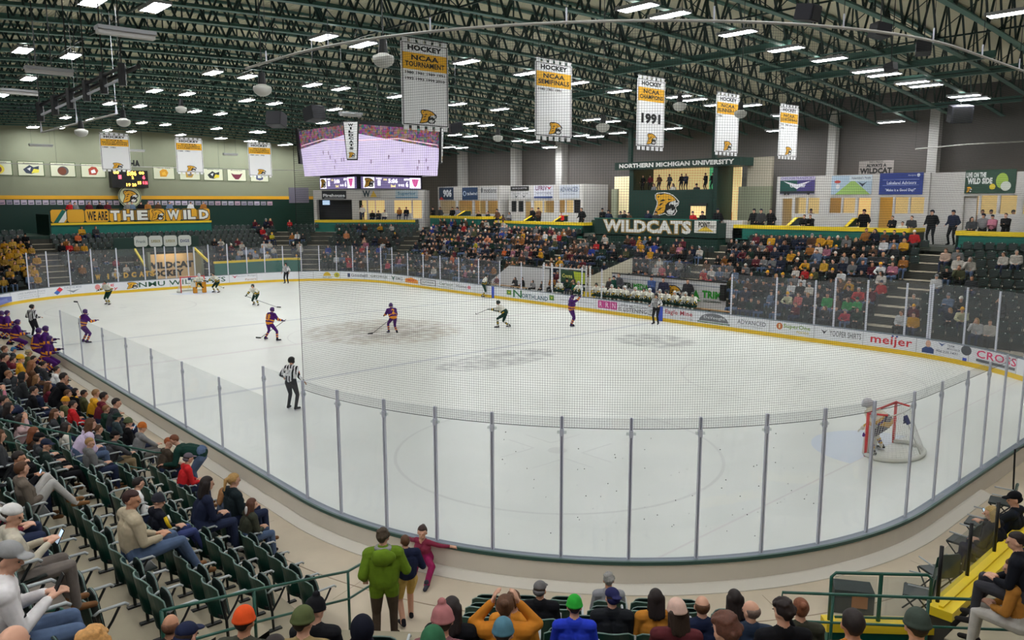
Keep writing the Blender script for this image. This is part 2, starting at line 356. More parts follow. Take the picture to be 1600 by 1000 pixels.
# adverts on the boards
def boardfn(d=.006):
    """maps (arc position, height) onto the ice face of the boards; text reads from inside the rink"""
    return lambda a, z, e=0.0: (lambda p: (p[0], p[1], z))(path(a, -d-e)[0])
ADS = [  # left u, right u, row v, list of (kind, text, colour, a0..a1, z0..z1) in unit box
 (-40, 18, 470, [('r', None, (120, 132, 190), .05, .1, .95, .5), ('p', None, (100, 112, 175), 0, 0, 1, 1), ('t', 'HOMES', (230, 230, 240), .15, .12, .9, .45)]),
 (24, 74, 462, [('t', 'LAKE SUPERIOR STATE', (190, 194, 204), .1, .62, .95, .85), ('t', 'community partner', (198, 202, 210), .1, .35, .95, .52), ('t', 'of hockey', (198, 202, 210), .1, .1, .8, .26)]),
 (84, 99, 453, [('d', None, (226, 60, 80), .3, .3, 1, 1), ('d', None, (60, 110, 190), 0, 0, .7, .62)]),
 (101, 128, 450, [('t', 'FUEL THE MINE', (180, 186, 200), 0, .7, 1, .95), ('w', None, (150, 156, 166), .1, .1, .9, .55)]),
 (148, 184, 445, [('t', 'Big', (222, 80, 96), .35, .52, .85, 1), ('t', 'Boy', (222, 80, 96), .4, .0, 1, .48), ('c', None, (232, 150, 150), .02, .2, .25, .95)]),
 (198, 216, 441, [('cat', None, None, 0, .05, 1, .95)]),
 (217, 352, 440, [('t', 'NMU WILDCATS', (44, 92, 72), 0, .15, 1, .85)]),
 (362, 400, 433, [('w', None, (190, 90, 110), .0, .5, .25, .95), ('t', 'Northern Michigan', (180, 184, 192), .2, .6, 1, .9), ('t', 'Pavers', (190, 150, 130), .55, .1, 1, .35)]),
 (504, 518, 431, [('m', None, (226, 190, 60), .1, .35, .9, .95), ('t', 'CREDIT UNION', (90, 110, 100), 0, .0, 1, .22)]),
 (521, 532, 431, [('c', None, (206, 196, 70), .1, .1, .9, .9), ('t', 'S', (80, 96, 70), .35, .3, .65, .7)]),
 (543, 574, 432, [('r', None, (66, 76, 110), 0, .2, .12, .8), ('t', 'Goodwill', (78, 84, 104), .17, .3, 1, .75)]),
 (579, 605, 434, [('t', 'GEORGE', (80, 100, 92), 0, .35, 1, .68)]),
 (611, 629, 436, [('w', None, (70, 110, 96), 0, .05, .4, .95), ('t', 'BMG', (130, 136, 140), .42, .3, 1, .75)]),
 (633, 653, 438, [('p', None, (240, 160, 60), 0, .1, 1, .9), ('t', 'SMART', (206, 60, 50), .1, .3, .9, .7)]),
 (657, 681, 441, [('o', None, (80, 84, 88), 0, .1, 1, .9), ('t', 'SUPERIOR', (90, 94, 98), .12, .38, .88, .64)]),
 (685, 709, 444, [('t', 'Carlson', (130, 148, 138), .05, .4, .95, .8), ('r', None, (150, 160, 152), 0, .1, .95, .16)]),
 (713, 736, 447, [('t', 'Home', (140, 142, 150), 0, .35, .7, .78), ('c', None, (222, 130, 146), .75, .3, .98, .75)]),
 (792, 799, 458, [('r', None, (96, 140, 60), 0, .25, 1, .85), ('w', None, (230, 220, 80), .2, .4, .8, .7)]),
 (802, 815, 461, [('t', 'N', (52, 118, 72), 0, .05, 1, .98)]),
 (815, 856, 465, [('t', 'ORTHLAND', (40, 92, 112), 0, .08, 1, .62)]),
 (858, 866, 467, [('r', None, (96, 140, 60), 0, .25, 1, .85), ('w', None, (230, 220, 80), .2, .4, .8, .7)]),
 (873, 930, 471, [('t', 'state farm insurance', (196, 200, 206), .05, .4, .95, .62)]),
 (934, 944, 475, [('r', None, (196, 60, 140), 0, .12, .96, .95), ('t', 'R', (246, 220, 236), .25, .25, .72, .82)]),
 (944, 954, 476, [('r', None, (196, 60, 140), 0, .12, .96, .95), ('t', 'R', (246, 220, 236), .25, .25, .72, .82)]),
 (954, 965, 477, [('r', None, (196, 60, 140), 0, .12, .96, .95), ('t', 'N', (246, 220, 236), .25, .25, .72, .82)]),
 (967, 1011, 481, [('t', 'UPPER MICHIGAN', (140, 142, 150), 0, .56, 1, .85), ('t', 'IS LISTENING', (92, 94, 104), 0, .08, 1, .5)]),
 (1013, 1021, 485, [('o', None, (70, 72, 78), 0, .05, 1, .95), ('t', 'UP', (90, 92, 98), .2, .3, .8, .7)]),
 (1039, 1082, 490, [('t', 'Eagle Mine', (178, 52, 72), 0, .3, 1, .88), ('t', 'lundin mining', (160, 120, 130), .55, .08, 1, .2)]),
 (1090, 1141, 496, [('m', None, (112, 114, 120), .05, .2, .95, 1), ('t', 'DeVooght', (230, 232, 236), .2, .38, .85, .72), ('r', None, (70, 140, 90), 0, .1, 1, .14), ('r', None, (60, 60, 66), 0, .04, 1, .1)]),
 (1152, 1197, 503, [('t', 'ADVANCED', (126, 128, 138), 0, .35, 1, .78), ('t', 'center for orthopedics', (160, 162, 172), .1, .14, .9, .27)]),
 (1213, 1223, 512, [('c', None, (196, 110, 60), 0, .3, 1, .92), ('t', '1', (240, 230, 200), .38, .42, .62, .8)]),
 (1224, 1266, 515, [('t', 'SuperOne', (120, 156, 50), 0, .42, 1, .88), ('t', 'FOODS', (206, 190, 60), .5, .15, .95, .36)]),
 (1283, 1293, 520, [('w', None, (70, 72, 78), 0, .4, 1, .8)]),
 (1296, 1345, 524, [('t', 'YOOPER SHIRTS', (112, 114, 122), 0, .3, 1, .8)]),
 (1360, 1425, 534, [('t', 'meijer', (206, 46, 60), 0, .0, 1, .88), ('c', None, (50, 70, 150), .5, .88, .56, 1.02), ('c', None, (50, 70, 150), .6, .88, .66, 1.02)]),
 (1440, 1459, 543, [('bust', None, None, 0, -.1, 1, 1)]),
 (1463, 1499, 547, [('w', None, (80, 100, 150), .05, .7, .4, 1), ('t', 'TEAM', (130, 136, 150), .45, .75, .75, .92), ('t', 'MORTGAGE', (130, 136, 150), .45, .52, 1, .68), ('t', '906.225.1431', (110, 114, 130), .0, .22, .9, .4)]),
 (1501, 1517, 545, [('c', None, (90, 92, 98), .0, .35, 1, 1.1), ('r', None, (70, 90, 190), .2, -.1, .6, .15)]),
 (1525, 1587, 558, [('t', 'CROSS', (222, 60, 110), 0, .38, 1, .95), ('r', None, (96, 98, 104), .0, .1, .98, .3), ('t', 'construction', (210, 212, 216), .1, .13, .85, .26)]),
]
for u0, u1, v, els in ADS:
    a0, a1 = s_pix(u0, v), s_pix(u1, v); b = MB(); z0, z1 = .25, .82; name = 'advert_print'; words = []
    fn = boardfn()
    for i, (k, t, c, x0, y0, x1, y1) in enumerate(els):
        mt = M('ad_%d_%d_%d' % c, *c, rough=.5) if c else None; e = .0015*i
        g = lambda x, y, e=e: fn(a0+(a1-a0)*x, z0+(z1-z0)*y, e)
        if k == 't': b.text(t, lambda p, q: g(p, q), x0, x1, y0, y1, mt, bold=.015); words.append(t)
        elif k == 'r': b.flat([(x0, y0), (x1, y0), (x1, y1), (x0, y1)], g, mt)
        elif k == 'o':
            for q in ((x0, y0, x1, y0+.08), (x0, y1-.08, x1, y1), (x0, y0, x0+.05, y1), (x1-.05, y0, x1, y1)): b.flat([(q[0], q[1]), (q[2], q[1]), (q[2], q[3]), (q[0], q[3])], g, mt)
        elif k == 'd': b.flat([((x0+x1)/2, y0), (x1, (y0+y1)/2), ((x0+x1)/2, y1), (x0, (y0+y1)/2)], g, mt)
        elif k == 'c': b.flat([((x0+x1)/2+(x1-x0)/2*math.cos(q), (y0+y1)/2+(y1-y0)/2*math.sin(q)) for q in np.linspace(0, 6.28, 20)[:-1]], g, mt)
        elif k == 'm': b.flat([((x0+x1)/2+(x1-x0)/2*math.cos(q), y0+(y1-y0)*math.sin(q)) for q in np.linspace(0, math.pi, 16)], g, mt)
        elif k == 'p': b.flat([(x0, y0), (x1, y0), (x1, y0+.6*(y1-y0)), ((x0+x1)/2, y1), (x0, y0+.7*(y1-y0))], g, mt)
        elif k == 'w': b.flat([(x0, y1), (x0+.3*(x1-x0), y0+.45*(y1-y0)), ((x0+x1)/2, y0), (x0+.7*(x1-x0), y0+.5*(y1-y0)), (x1, y1), ((x0+x1)/2, y0+.6*(y1-y0))], g, mt)
        elif k == 'cat': catlogo(b, lambda x, y, e=0.0: fn(a0+(a1-a0)*x, z0+(z1-z0)*y, e), x0, y0, x1-x0, y1-y0, e=.0012)
        elif k == 'bust':
            sk = M('ad_skin', 214, 170, 150); bl = M('ad_blue', 50, 70, 120)
            b.flat([(0, 0), (1, 0), (1, .35), (.75, .5), (.3, .5), (0, .3)], g, bl)
            b.flat([(.5+.22*math.cos(q), .74+.28*math.sin(q)) for q in np.linspace(0, 6.28, 16)[:-1]], lambda x, y: fn(a0+(a1-a0)*x, z0+(z1-z0)*y, .0015), sk)
    o = b.build(name, parent=boards); o['label'] = ('printed advert reading '+' '.join(words[:2])) if words else 'printed logo on the boards'
for xb in (7.6, -7.6):   # blue line markers on the far boards
    b = MB(); a = s_of((xb, RW)); fn = boardfn(.02)
    b.flat([(a-.15, 0), (a+.15, 0), (a+.15, BH-.03), (a-.15, BH-.03)], lambda x, y: fn(x, y), M('marker_blue', 60, 84, 190)); b.build('line_marker', parent=boards)
b = MB()
for s in np.arange(S1+QA*1.2, PER-4, 2.44):
    V, F = sweep([(-.004, .2), (-.004, BH-.03), (.0, BH-.03), (.0, .2)], s, s+.02); b.add(V, F, M('joint_grey', 150, 152, 156))
b.build('panel_joint', parent=boards)

# ---------------------------------------------------------------- glass and posts
def side_name(s):
    xy, _ = path(s); x, y = xy
    if y < -RW+.3: return 'near side boards'
    if y > RW-.3: return 'far side boards'
    if x > 0: return ('curved near corner boards' if y < -(RW-RR) else 'near end boards' if y < RW-RR else 'far right corner boards')
    return ('far left corner boards' if y > RW-RR else 'far end boards' if y > -(RW-RR) else 'left corner boards')
near_feet = [(.3, -RW), (3.3, -RW), (6.3, -RW), (8.98, -RW), (11.47, -RW), (14.06, -RW), (16.64, -RW), (19.25, -RW), (21.11, -RW)]
posts = [(s_of(p), 2.72 if p[0] < 19 else 3.4) for p in near_feet]
for p in [(22.32, -14.72), (23.54, -14.47), (24.6, -14.1), (25.54, -13.53), (26.59, -12.9), (27.43, -12.09), (28.18, -11.19), (28.83, -10.17), (29.32, -9.09), (29.66, -7.94), (29.86, -6.66), (29.89, -5.35), (29.87, -3.88), (29.87, -2.5), (29.87, -1.3), (29.87, .2), (29.87, 1.8), (29.87, 3.4), (29.87, 5.2)]:
    posts.append((s_of(p), 3.4))
s = S1+QA+S2
nn = 9
for i in range(nn): posts.append((s+QA*i/nn, 3.35))
for x in [22.4, 21.34, 19.57, 18.0]: posts.append((s_of((x, RW)), 3.3 if x > 19 else 3.3))
for x in [17.0, 14.9, 12.25]: posts.append((s_of((x, RW)), 3.1))
bench_far = (12.25, -6.9)     # open team bench
for x in [2.9, 1.2, -1.5, -2.4, -4.6, -6.9, -9.3, -11.7, -14.1, -16.4, -18.6]:
    posts.append((s_of((x, RW)), 2.78))
s = 2*S1+2*QA+S2-S1*0; s = S1+QA+S2+QA+S1
for i in range(nn+1): posts.append((s+QA*i/nn, 3.15))
for y in [4.2, 2.6, .9, -.9, -2.5, -4.5, -6.3, -7.9, -9.7, -11.7]: posts.append((s_of((-RL, y)), 3.5))
posts.sort()
cnt = {}
for i, (s, zt) in enumerate(posts):
    p, n = path(s, .05); ang = math.atan2(n[1], n[0]); nm = side_name(s)
    far = proj((p[0], p[1], 1))[2] > 30
    b = MB(); wd = .028 if not far else .04
    if far: b.box(-.02, .02, -wd, wd, BH+.012, zt, ALU)
    else:
        b.box(-.02, .02, -wd, -wd+.018, BH+.012, zt, ALU); b.box(-.02, .02, wd-.018, wd, BH+.012, zt, ALU)
        b.box(-.008, .004, -wd+.018, wd-.018, BH+.012, zt, M('post_centre', 120, 122, 142))  # darker strip between the two aluminium edges
    c = cnt.setdefault('p'+nm, 0); cnt['p'+nm] += 1
    o = tag(b.build('glass_post', loc=(p[0], p[1], 0), rz=ang), 'aluminium glass post on the %s, %s counted toward the right' % (nm, ordw(c)), 'post', 'glass posts around the rink')
    if not far:
        b = MB(); b.box(-.03, .02, -wd-.05, wd+.05, zt-.3, zt-.26, SGLASS); b.box(-.035, .03, -wd-.004, wd+.004, zt-.34, zt-.22, ALU); b.build('bracket', parent=o)
    # pane to the next post
    s2, zt2 = posts[(i+1) % len(posts)]
    if s2 < s: continue
    x2 = path((s+s2)/2)[0]
    if s2-s > 3.4 or s < s_of((.2, -RW)): continue
    if x2[1] > RW-.3 and -6.9 < x2[0] < 12.2 and not (-2.4 < x2[0] < 2.9 and 0): continue
    za = min(zt, zt2) if not (zt > 3.2 and zt2 > 3.2) else 3.4
    if zt == 2.72 and zt2 == 3.4: za = 2.72
    p2, n2 = path(s2, .05)
    b = MB(); a = np.array([p[0], p[1], BH]); c2_ = np.array([p2[0], p2[1], BH]); d = (c2_-a); d /= np.linalg.norm(d); q = np.array([n[0], n[1], 0])*.006
    a = a+d*.03; e = c2_-d*.03; up = np.array([0, 0, za-BH-.01])
    b.add([a-q, e-q, e+q, a+q, a-q+up, e-q+up, e+q+up, a+q+up], [(0, 3, 2, 1), (4, 5, 6, 7), (0, 1, 5, 4), (1, 2, 6, 5), (2, 3, 7, 6), (3, 0, 4, 7)], GLASS)
    c = cnt.setdefault('g'+nm, 0); cnt['g'+nm] += 1
    so = b
    po = tag(b.build('rink_shield'), 'clear glass pane above the %s, %s counted toward the right' % (nm, ordw(c)), 'glass screen', 'glass screens around the rink')
    if nm == 'curved near corner boards' and 25.8 < (p[0]+p2[0])/2 < 29.2:      # puck scuffs on the pane
        b = MB(); L_ = np.linalg.norm(c2_-np.array([p[0], p[1], BH])); rq = random.Random(i)
        for _ in range(16):
            t_ = rq.uniform(.1, .9)*L_; z_ = rq.uniform(.3, 2.2); r_ = rq.uniform(.004, .011); b.ball(a+d*t_+np.array([0, 0, z_])-q*1.5, (r_, r_, r_*.9), BLACK, 5, 4)
        b.build('puck_marks', parent=po)

# ---------------------------------------------------------------- protective net on its curved pipe
NET = M('net_cord', 52, 60, 56, rough=.8)
sN0, sN1 = s_of((21.11, -RW)), s_of((RL, 4.5)); zN0, zN1 = 3.2, 9.75
b = MB(); pitch = .042; cw = .0016
def npt(s, z, o=0.0): p, n = path(s, .03+o); return (p[0], p[1], z)
S_ = np.arange(sN0, sN1, pitch); Vv = []; Ff = []
for s in S_:
    p, n = path(s, .03); t = np.array([-n[1], n[0]])
    k = len(Vv)
    for z in (zN0, zN1): Vv += [(p[0]-t[0]*cw, p[1]-t[1]*cw, z), (p[0]+t[0]*cw, p[1]+t[1]*cw, z), (p[0]+n[0]*cw, p[1]+n[1]*cw, z)]
    Ff += [(k, k+1, k+4, k+3), (k+1, k+2, k+5, k+4), (k+2, k, k+3, k+5)]
b.add(Vv, Ff, NET); Vv = []; Ff = []
ss = np.arange(sN0, sN1+.3, .35); PP = [path(min(s, sN1), .03) for s in ss]
for z in np.arange(zN0, zN1, pitch):
    k = len(Vv)
    for p, n in PP: Vv += [(p[0], p[1], z-cw), (p[0], p[1], z+cw), (p[0]+n[0]*cw, p[1]+n[1]*cw, z)]
    for i in range(len(PP)-1):
        a = k+3*i; c = a+3; Ff += [(a, a+1, c+1, c), (a+1, a+2, c+2, c+1), (a+2, a, c, c+2)]
b.add(Vv, Ff, NET)
net = tag(b.build('safety_net'), 'fine dark protective netting hanging above the near end glass', 'netting')
b = MB(); b.poly([npt(s, zN0+.0) for s in ss], .006, BLACK, 6); b.poly([npt(sN0, zN0), npt(sN0, zN1)], .006, BLACK, 6)
b.build('edge_rope', parent=net)
b = MB(); PIPE = M('pipe_grey', 176, 174, 168, rough=.4)
b.poly([npt(s, zN1+.03) for s in np.arange(sN0-2.0, sN1+4, .35)], .024, PIPE, 8)
pipe = tag(b.build('net_pipe', smooth=True), 'curved pale pipe carrying the net above the near end', 'pipe')
for s in np.arange(sN0-1.0, sN1+3, 2.3):
    q = npt(s, zN1); b = MB(); b.tube((q[0], q[1], zN1+.05), (q[0], q[1], 12.6), .006, DARKM, 5); b.tube((q[0], q[1], zN1), (q[0], q[1], zN1+.25), .015, ALU, 6); b.build('hanger', parent=pipe)
# far pipe across the far end (thin pale line in front of the flags)
b = MB(); Y0, Y1 = -15, 12.0
b.poly([(-RL-.2+.0*y, y, 9.75) for y in np.linspace(-14, 6, 12)]+[tuple(path(s, 0)[0])+(9.75,) for s in reversed(np.arange(S1+QA+S2+QA+S1+1.5, S1+QA+S2+QA+S1+QA, 1.2))], .03, PIPE, 6)
fpipe = tag(b.build('net_pipe', smooth=True), 'thin pale pipe crossing in front of the flags at the far end', 'pipe')
for y in (-8, -2, 4): 
    b = MB(); b.tube((-RL-.2, y, 9.78), (-RL-.2, y, 12.8), .008, DARKM, 5); b.build('hanger', parent=fpipe)
b = MB(); e0 = onY(1430, 233, 20.); e1 = onY(1600, 221, 20.); b.poly([e0, (e0+e1)/2+np.array([0, 0, .05]), e1], .03, PIPE, 6); h = (e0+e1)/2
fp = tag(b.build('net_pipe', smooth=True), 'short pale pipe hanging near the right end of the far wall', 'pipe'); b = MB(); b.tube(e0, e0+np.array([0, 0, 2.8]), .008, DARKM, 5); b.tube(e1, e1+np.array([0, 0, 2.8]), .008, DARKM, 5); b.build('hanger', parent=fp)

# ---------------------------------------------------------------- stands, walls
def terrace(A, prv, nxt, k0, k1, a0=None, a1=None, name='floor', topmat=TREAD):
    b = MB()
    for k in range(k0, k1):
        o0 = .165 if (k == 0) else 2+.85*k-.60; o1 = 2+.85*k+.25
        z = A.z(k); zb = z-.45
        def lim(o):
            r = (meet(A, o, *nxt(o))-A.c0)@A.t if nxt else a1
            l = (meet(A, o, *prv(o))-A.c0)@A.t if prv else a0
            if l is None: l = a0
            return min(l, r), max(l, r)
        l0, r0 = lim(o0); l1, r1 = lim(o1)
        P = [A.c0+A.n*o0+A.t*l0, A.c0+A.n*o0+A.t*r0, A.c0+A.n*o1+A.t*r1, A.c0+A.n*o1+A.t*l1]
        if k == 0:
            b.add([(*P[0], z), (*P[1], z), (*P[2], z), (*P[3], z), (*P[0], z-.4), (*P[1], z-.4)], [(0, 1, 2, 3)], CONC)
        else:
            b.add([(*P[0], z), (*P[1], z), (*P[2], z), (*P[3], z)], [(0, 1, 2, 3)], topmat)
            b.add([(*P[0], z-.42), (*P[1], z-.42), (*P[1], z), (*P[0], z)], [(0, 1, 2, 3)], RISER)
    return struct(b, name)
mk = lambda B: (lambda o: (B, o))
terrace(SN, None, mk(SC), 1, 5, a0=-24); terrace(SN, None, None, 5, 14, a0=-24, a1=30.2, topmat=M('aisle_concrete', 120, 110, 100, rough=.8, noise=.12, nscale=3)); terrace(SC, mk(SN), mk(SE), 1, 13); terrace(SE, mk(SC), None, 1, 12, a1=20)
terrace(SF, mk(SG), None, 1, 10, a1=40); terrace(SG, mk(SH), mk(SF), 1, 10); terrace(SH, None, None, 1, 5, a0=-20, a1=-1.1); terrace(SH, None, mk(SG), 1, 5, a0=3.5); terrace(SH, None, mk(SG), 5, 10, a0=-20)
# walkway around the boards
b = MB(); V, F = sweep([(.165, -.1), (.165, .4), (.166, .4), (.166, -.1)], 0, PER, closed=True)
n = 400; ins = [path(PER*i/n, .165)[0] for i in range(n)]
def outer(p):
    d = np.array(p)/np.linalg.norm(p); best = 1e9
    for A in (SN, SC, SE, SF, SG, SH): 
        c = d@A.n
        if c > 1e-6: best = min(best, (A.c0@A.n+2.25)/c)
    for q in ((Dg, Dg), (-Dg, -Dg)):
        c = d@np.array(q)
        if c > 1e-6: best = min(best, ((cx+cy)*Dg+RR+2.25)/c)
    return d*best
out = [outer(p) for p in ins]
b.add([(*p, .4) for p in ins]+[(*p, .4) for p in out], [(i, n+i, n+(i+1) % n, (i+1) % n) for i in range(n)], CONC)
struct(b, 'floor')
b = MB(); b.box(-52, 46, -38, 36, -.6, -.45, CONC); struct(b, 'floor')
JG = M('walk_joint', 150, 132, 110)
b = MB()
for s in np.arange(16, 60, 3.2):
    p, n = path(s, .6); q, _ = path(s, 1.9); t = np.array([-n[1], n[0]])*.006; b.add([(*(p-t), .404), (*(p+t), .404), (*(q+t), .404), (*(q-t), .404)], [(0, 1, 2, 3)], JG)
V, F = sweep([(1.35, .402), (1.35, .405), (1.37, .405), (1.37, .402)], 30, 60); b.add(V, F, JG)
struct(b, 'trim_1')

# far side: green parapet, suites, back wall
YW = 31.0
b = MB(); b.box(-50, 46, YW, YW+.4, -.4, 15, GREYW); struct(b, 'wall_far')
XE = -47.0
b = MB(); b.box(XE-.4, XE, -40, YW, 7.62, 15, CREAM); b.box(XE-.38, XE, -40, YW, -.4, 7.3, DGREEN); b.box(XE-.38, XE+.03, -40, YW, 7.3, 7.64, GOLD); struct(b, 'wall_left')
b = MB(); b.box(46, 46.4, -40, YW, -.4, 15, GREYW); struct(b, 'wall_right')
b = MB(); b.box(XE, 46, -38.4, -38, -.4, 15, GREYW); struct(b, 'wall_near')
# yellow/dark wainscot at the foot of the upper back wall
b = MB(); b.box(-28, 40, YW-.04, YW, 5.0, 5.75, DGREEN); b.box(-28, 40, YW-.05, YW, 5.75, 5.95, GOLD); struct(b, 'baseboard_far')
b = MB()
# platform floors behind the parapets
b.box(-30, 40, 24.6, YW, 4.2, 4.45, M('platform_grey', 84, 88, 82)); struct(b, 'floor')
b = MB(); b.box(XE, -38.9, -22, 13, 4.0, 4.25, DGREEN); struct(b, 'floor')

def pipe_col(u, r=.35, y=YW-.5):
    p = onY(u, 250, y); b = MB(); b.box(-r, r, -r, r, 4.4, 13.0, GREYC); return p, b
for i, (u, r) in enumerate([(722, .5), (806, .5), (877, .5), (1300, .33), (1458, .36)]):
    p, b = pipe_col(u, r*.8); tag(b.build('wall_column', loc=(p[0], YW-.45, 0)), 'pale grey square column against the far wall, %s counted from the left' % ordw(i), 'column', 'columns on the far wall')

# ---------------------------------------------------------------- roof: deck, joists, bridging
def chz(y): return 13.8-.002*y*y
b = MB(); ys = np.arange(-38, YW+.15, .15); V = []; F = []
for i, y in enumerate(ys):
    zt = chz(y)+2.05
    for dy, dz in ((0, 0), (.05, 0), (.075, .06), (.125, .06)): V += [(XE, y+dy, zt+dz), (46, y+dy, zt+dz)]
n = len(V)//2
for i in range(n-1): F.append((2*i, 2*i+1, 2*i+3, 2*i+2))
b.add(V, F, DECK); struct(b, 'ceiling')
XT = list(np.arange(-45.5, 36, 2.42))
b = MB(); yy = np.linspace(-37.5, YW-.1, 30)
BC = MB(); TC = MB(); WB = MB()
def chord(mb, off, w, h):
    V = []; F = []
    for y in yy: z = chz(y)+off; V += [(-w, y, z-h), (w, y, z-h), (w, y, z+h), (-w, y, z+h)]
    for i in range(len(yy)-1):
        a = 4*i
        for q in range(4): F.append((a+q, a+(q+1) % 4, a+4+(q+1) % 4, a+4+q))
    mb.add(V, F, STEELG)
chord(BC, 0, .13, .014); chord(BC, .06, .02, .06); chord(TC, 1.95, .09, .05)
DG2 = M('truss_web', 26, 48, 46, rough=.5)
st = 1.7; y = -37.4; k = 0
while y+st < YW-.1:
    z0, z1 = chz(y), chz(y+st/2)+1.9
    WB.obox(((0), y+st/4, (z0+z1)/2), (.035, 0, 0), np.array([0, st/4, (z1-z0)/2]), (0, .035, -.012), DG2)
    z2 = chz(y+st)
    WB.obox(((0), y+3*st/4, (z2+z1)/2), (.035, 0, 0), np.array([0, st/4, (z2-z1)/2]), (0, .035, .012), DG2)
    if k % 2 == 0: WB.obox((0, y+st/2, (chz(y+st/2)+z1)/2), (.025, 0, 0), (0, .025, 0), (0, 0, (z1-chz(y+st/2))/2), DG2)
    y += st; k += 1
t0 = None
for i, x in enumerate(XT):
    if t0 is None:
        t0 = empty('roof_joist', (x, 0, 0)); BC.build('bottom_chord', parent=t0); TC.build('top_chord', parent=t0); WB.build('web', parent=t0); o = t0
    else: o = copy_tree(t0); o.location = (x, 0, 0)
    tag(o, 'dark green open web steel roof joist, %s counted from the far end wall' % ordw(i), 'roof truss', 'roof joists across the rink')
for j, yb in enumerate([-22, -13, -4, 5, 13, 20, 27]):
    b = MB()
    for i in range(len(XT)-1):
        x0, x1 = XT[i], XT[i+1]; z = chz(yb)
        b.tube((x0, yb, z+.08), (x1, yb, z+1.85), .022, DG2, 4); b.tube((x0, yb, z+1.85), (x1, yb, z+.08), .022, DG2, 4)
    b.box(XT[0], XT[-1], yb-.03, yb+.03, chz(yb)+.04, chz(yb)+.1, DG2)
    tag(b.build('cross_bracing'), 'line of cross bracing between the roof joists, %s from the near side' % ordw(j), 'bracing', 'bracing lines under the roof')
# heavier green beams under the joists at the right
for j, ((u0, v0), (u1, v1)) in enumerate([((960, 62), (1240, 6)), ((890, 120), (975, 108)), ((1190, 45), (1440, 20)), ((1230, 78), (1560, 42)), ((1380, 158), (1600, 128)), ((1390, 75), (1600, 62))]):
    y0 = [10, 14, 14, 17, 27, 20][j]; z = chz(y0)+.12
    p = onY(u0, v0, y0); q = onY(u1, v1, y0); x0, x1 = sorted((p[0], q[0])); b = MB(); x1 = min(x1, 34)
    b.box(x0, x1, y0-.02, y0+.02, z-.2, z+.1, STEELG); b.box(x0, x1, y0-.12, y0+.12, z-.22, z-.19, STEELG)
    tag(b.build('roof_beam'), 'heavy green I beam hanging below the joists, %s of the right side beams' % ordw(j), 'beam', 'green beams below the joists')

# ceiling lamps
LP = [(242,12),(145,2),(35,79),(110,88),(45,123),(2,149),(332,114),(386,120),(241,142),(292,147),(385,157),(171,162),(218,166),(102,184),(143,187),(304,174),(344,178),(221,192),(258,195),(338,201),(398,206),(50,200),(87,202),(9,212),(46,214),(108,218),(139,220),(157,206),(266,214),(209,224),(266,228),(322,230),(330,219),(389,222),(380,234),
(505,59),(567,70),(487,133),(532,139),(428,162),(522,171),(504,192),(406,207),(619,151),(728,97),(714,163),(780,171),(736,193),(759,196),(710,211),(735,213),(701,230),(721,231),(449,226),(449,238),
(996,12),(1046,24),(1152,52),(822,115),(900,130),(1060,151),(1085,156),(925,187),(954,190),(967,143),(812,201),(830,204),(907,212),(930,214),(810,220),(831,222),(1050,201),(964,208),(1170,165),(1119,164),(947,236),
(1227,77),(1295,93),(1357,111),(1381,117),(1425,129),(1446,134),(1506,150),(1521,155),(1580,21),(1445,199),(1267,210),(1225,180)]
lamps = []
for u, v in LP:
    y = 0.0
    for _ in range(60): p = onZ(u, v, chz(y)-.2); y = .7*y+.3*float(np.clip(p[1], -36, 30))
    x, y = p[0], p[1]
    if x < XE+2.6 or y > YW-.6: 
        x = max(x, XE+2.6); y = min(y, YW-.8)
    if y > YW-2.6: y = YW-2.6
    lamps.append((x, y, p[2] if abs(p[2]-chz(y)) < 1 else chz(y)-.2, True))
for x in (34, 29, 22, 14, 6): 
    for y in (-34, -28, -22, -15, -8): 
        if x > 20 or y < -20: lamps.append((x, y, chz(y)-.2, False))
for y in (0, 8, 16, 24): lamps += [(33, y, chz(y)-.2, False), (42, y, chz(y)-.2, False)]
lamps += [(42, -22, 12.4, False), (42, -10, 13.2, False)]
b = MB(); b.box(-.72, .72, -.26, .26, 0, .09, HOUSE); b.box(-.76, .76, -.3, -.26, -.02, .1, HOUSE); b.box(-.76, .76, .26, .3, -.02, .1, HOUSE)
d = MB(); d.box(-.7, .7, -.25, .25, -.012, 0, PANEL); d.box(-.68, .68, -.06, .06, .091, .1, DECKGLOW)  # the thin top strip is the added glow toward the deck
h = MB(); h.tube((-.5, 0, .09), (-.5, 0, .6), .008, DARKM, 4)
h2 = MB(); h2.tube((.5, 0, .09), (.5, 0, .6), .008, DARKM, 4)
l0 = None; order = sorted(range(len(lamps)), key=lambda i: (not lamps[i][3], lamps[i][1]))
for n_, i in enumerate(order):
    x, y, z, vis = lamps[i]
    if l0 is None:
        l0 = empty('ceiling_lamp', (x, y, z)); b.build('housing', parent=l0); d.build('diffuser', parent=l0); h.build('hanger', parent=l0); h2.build('hanger', parent=l0); o = l0
    else: o = copy_tree(l0); o.location = (x, y, z)
    q = proj((x, y, z))
    tag(o, 'rectangular white ceiling lamp, %s counting from the near side of the roof' % ordw(n_), 'ceiling lamp', 'rectangular lamps under the roof')
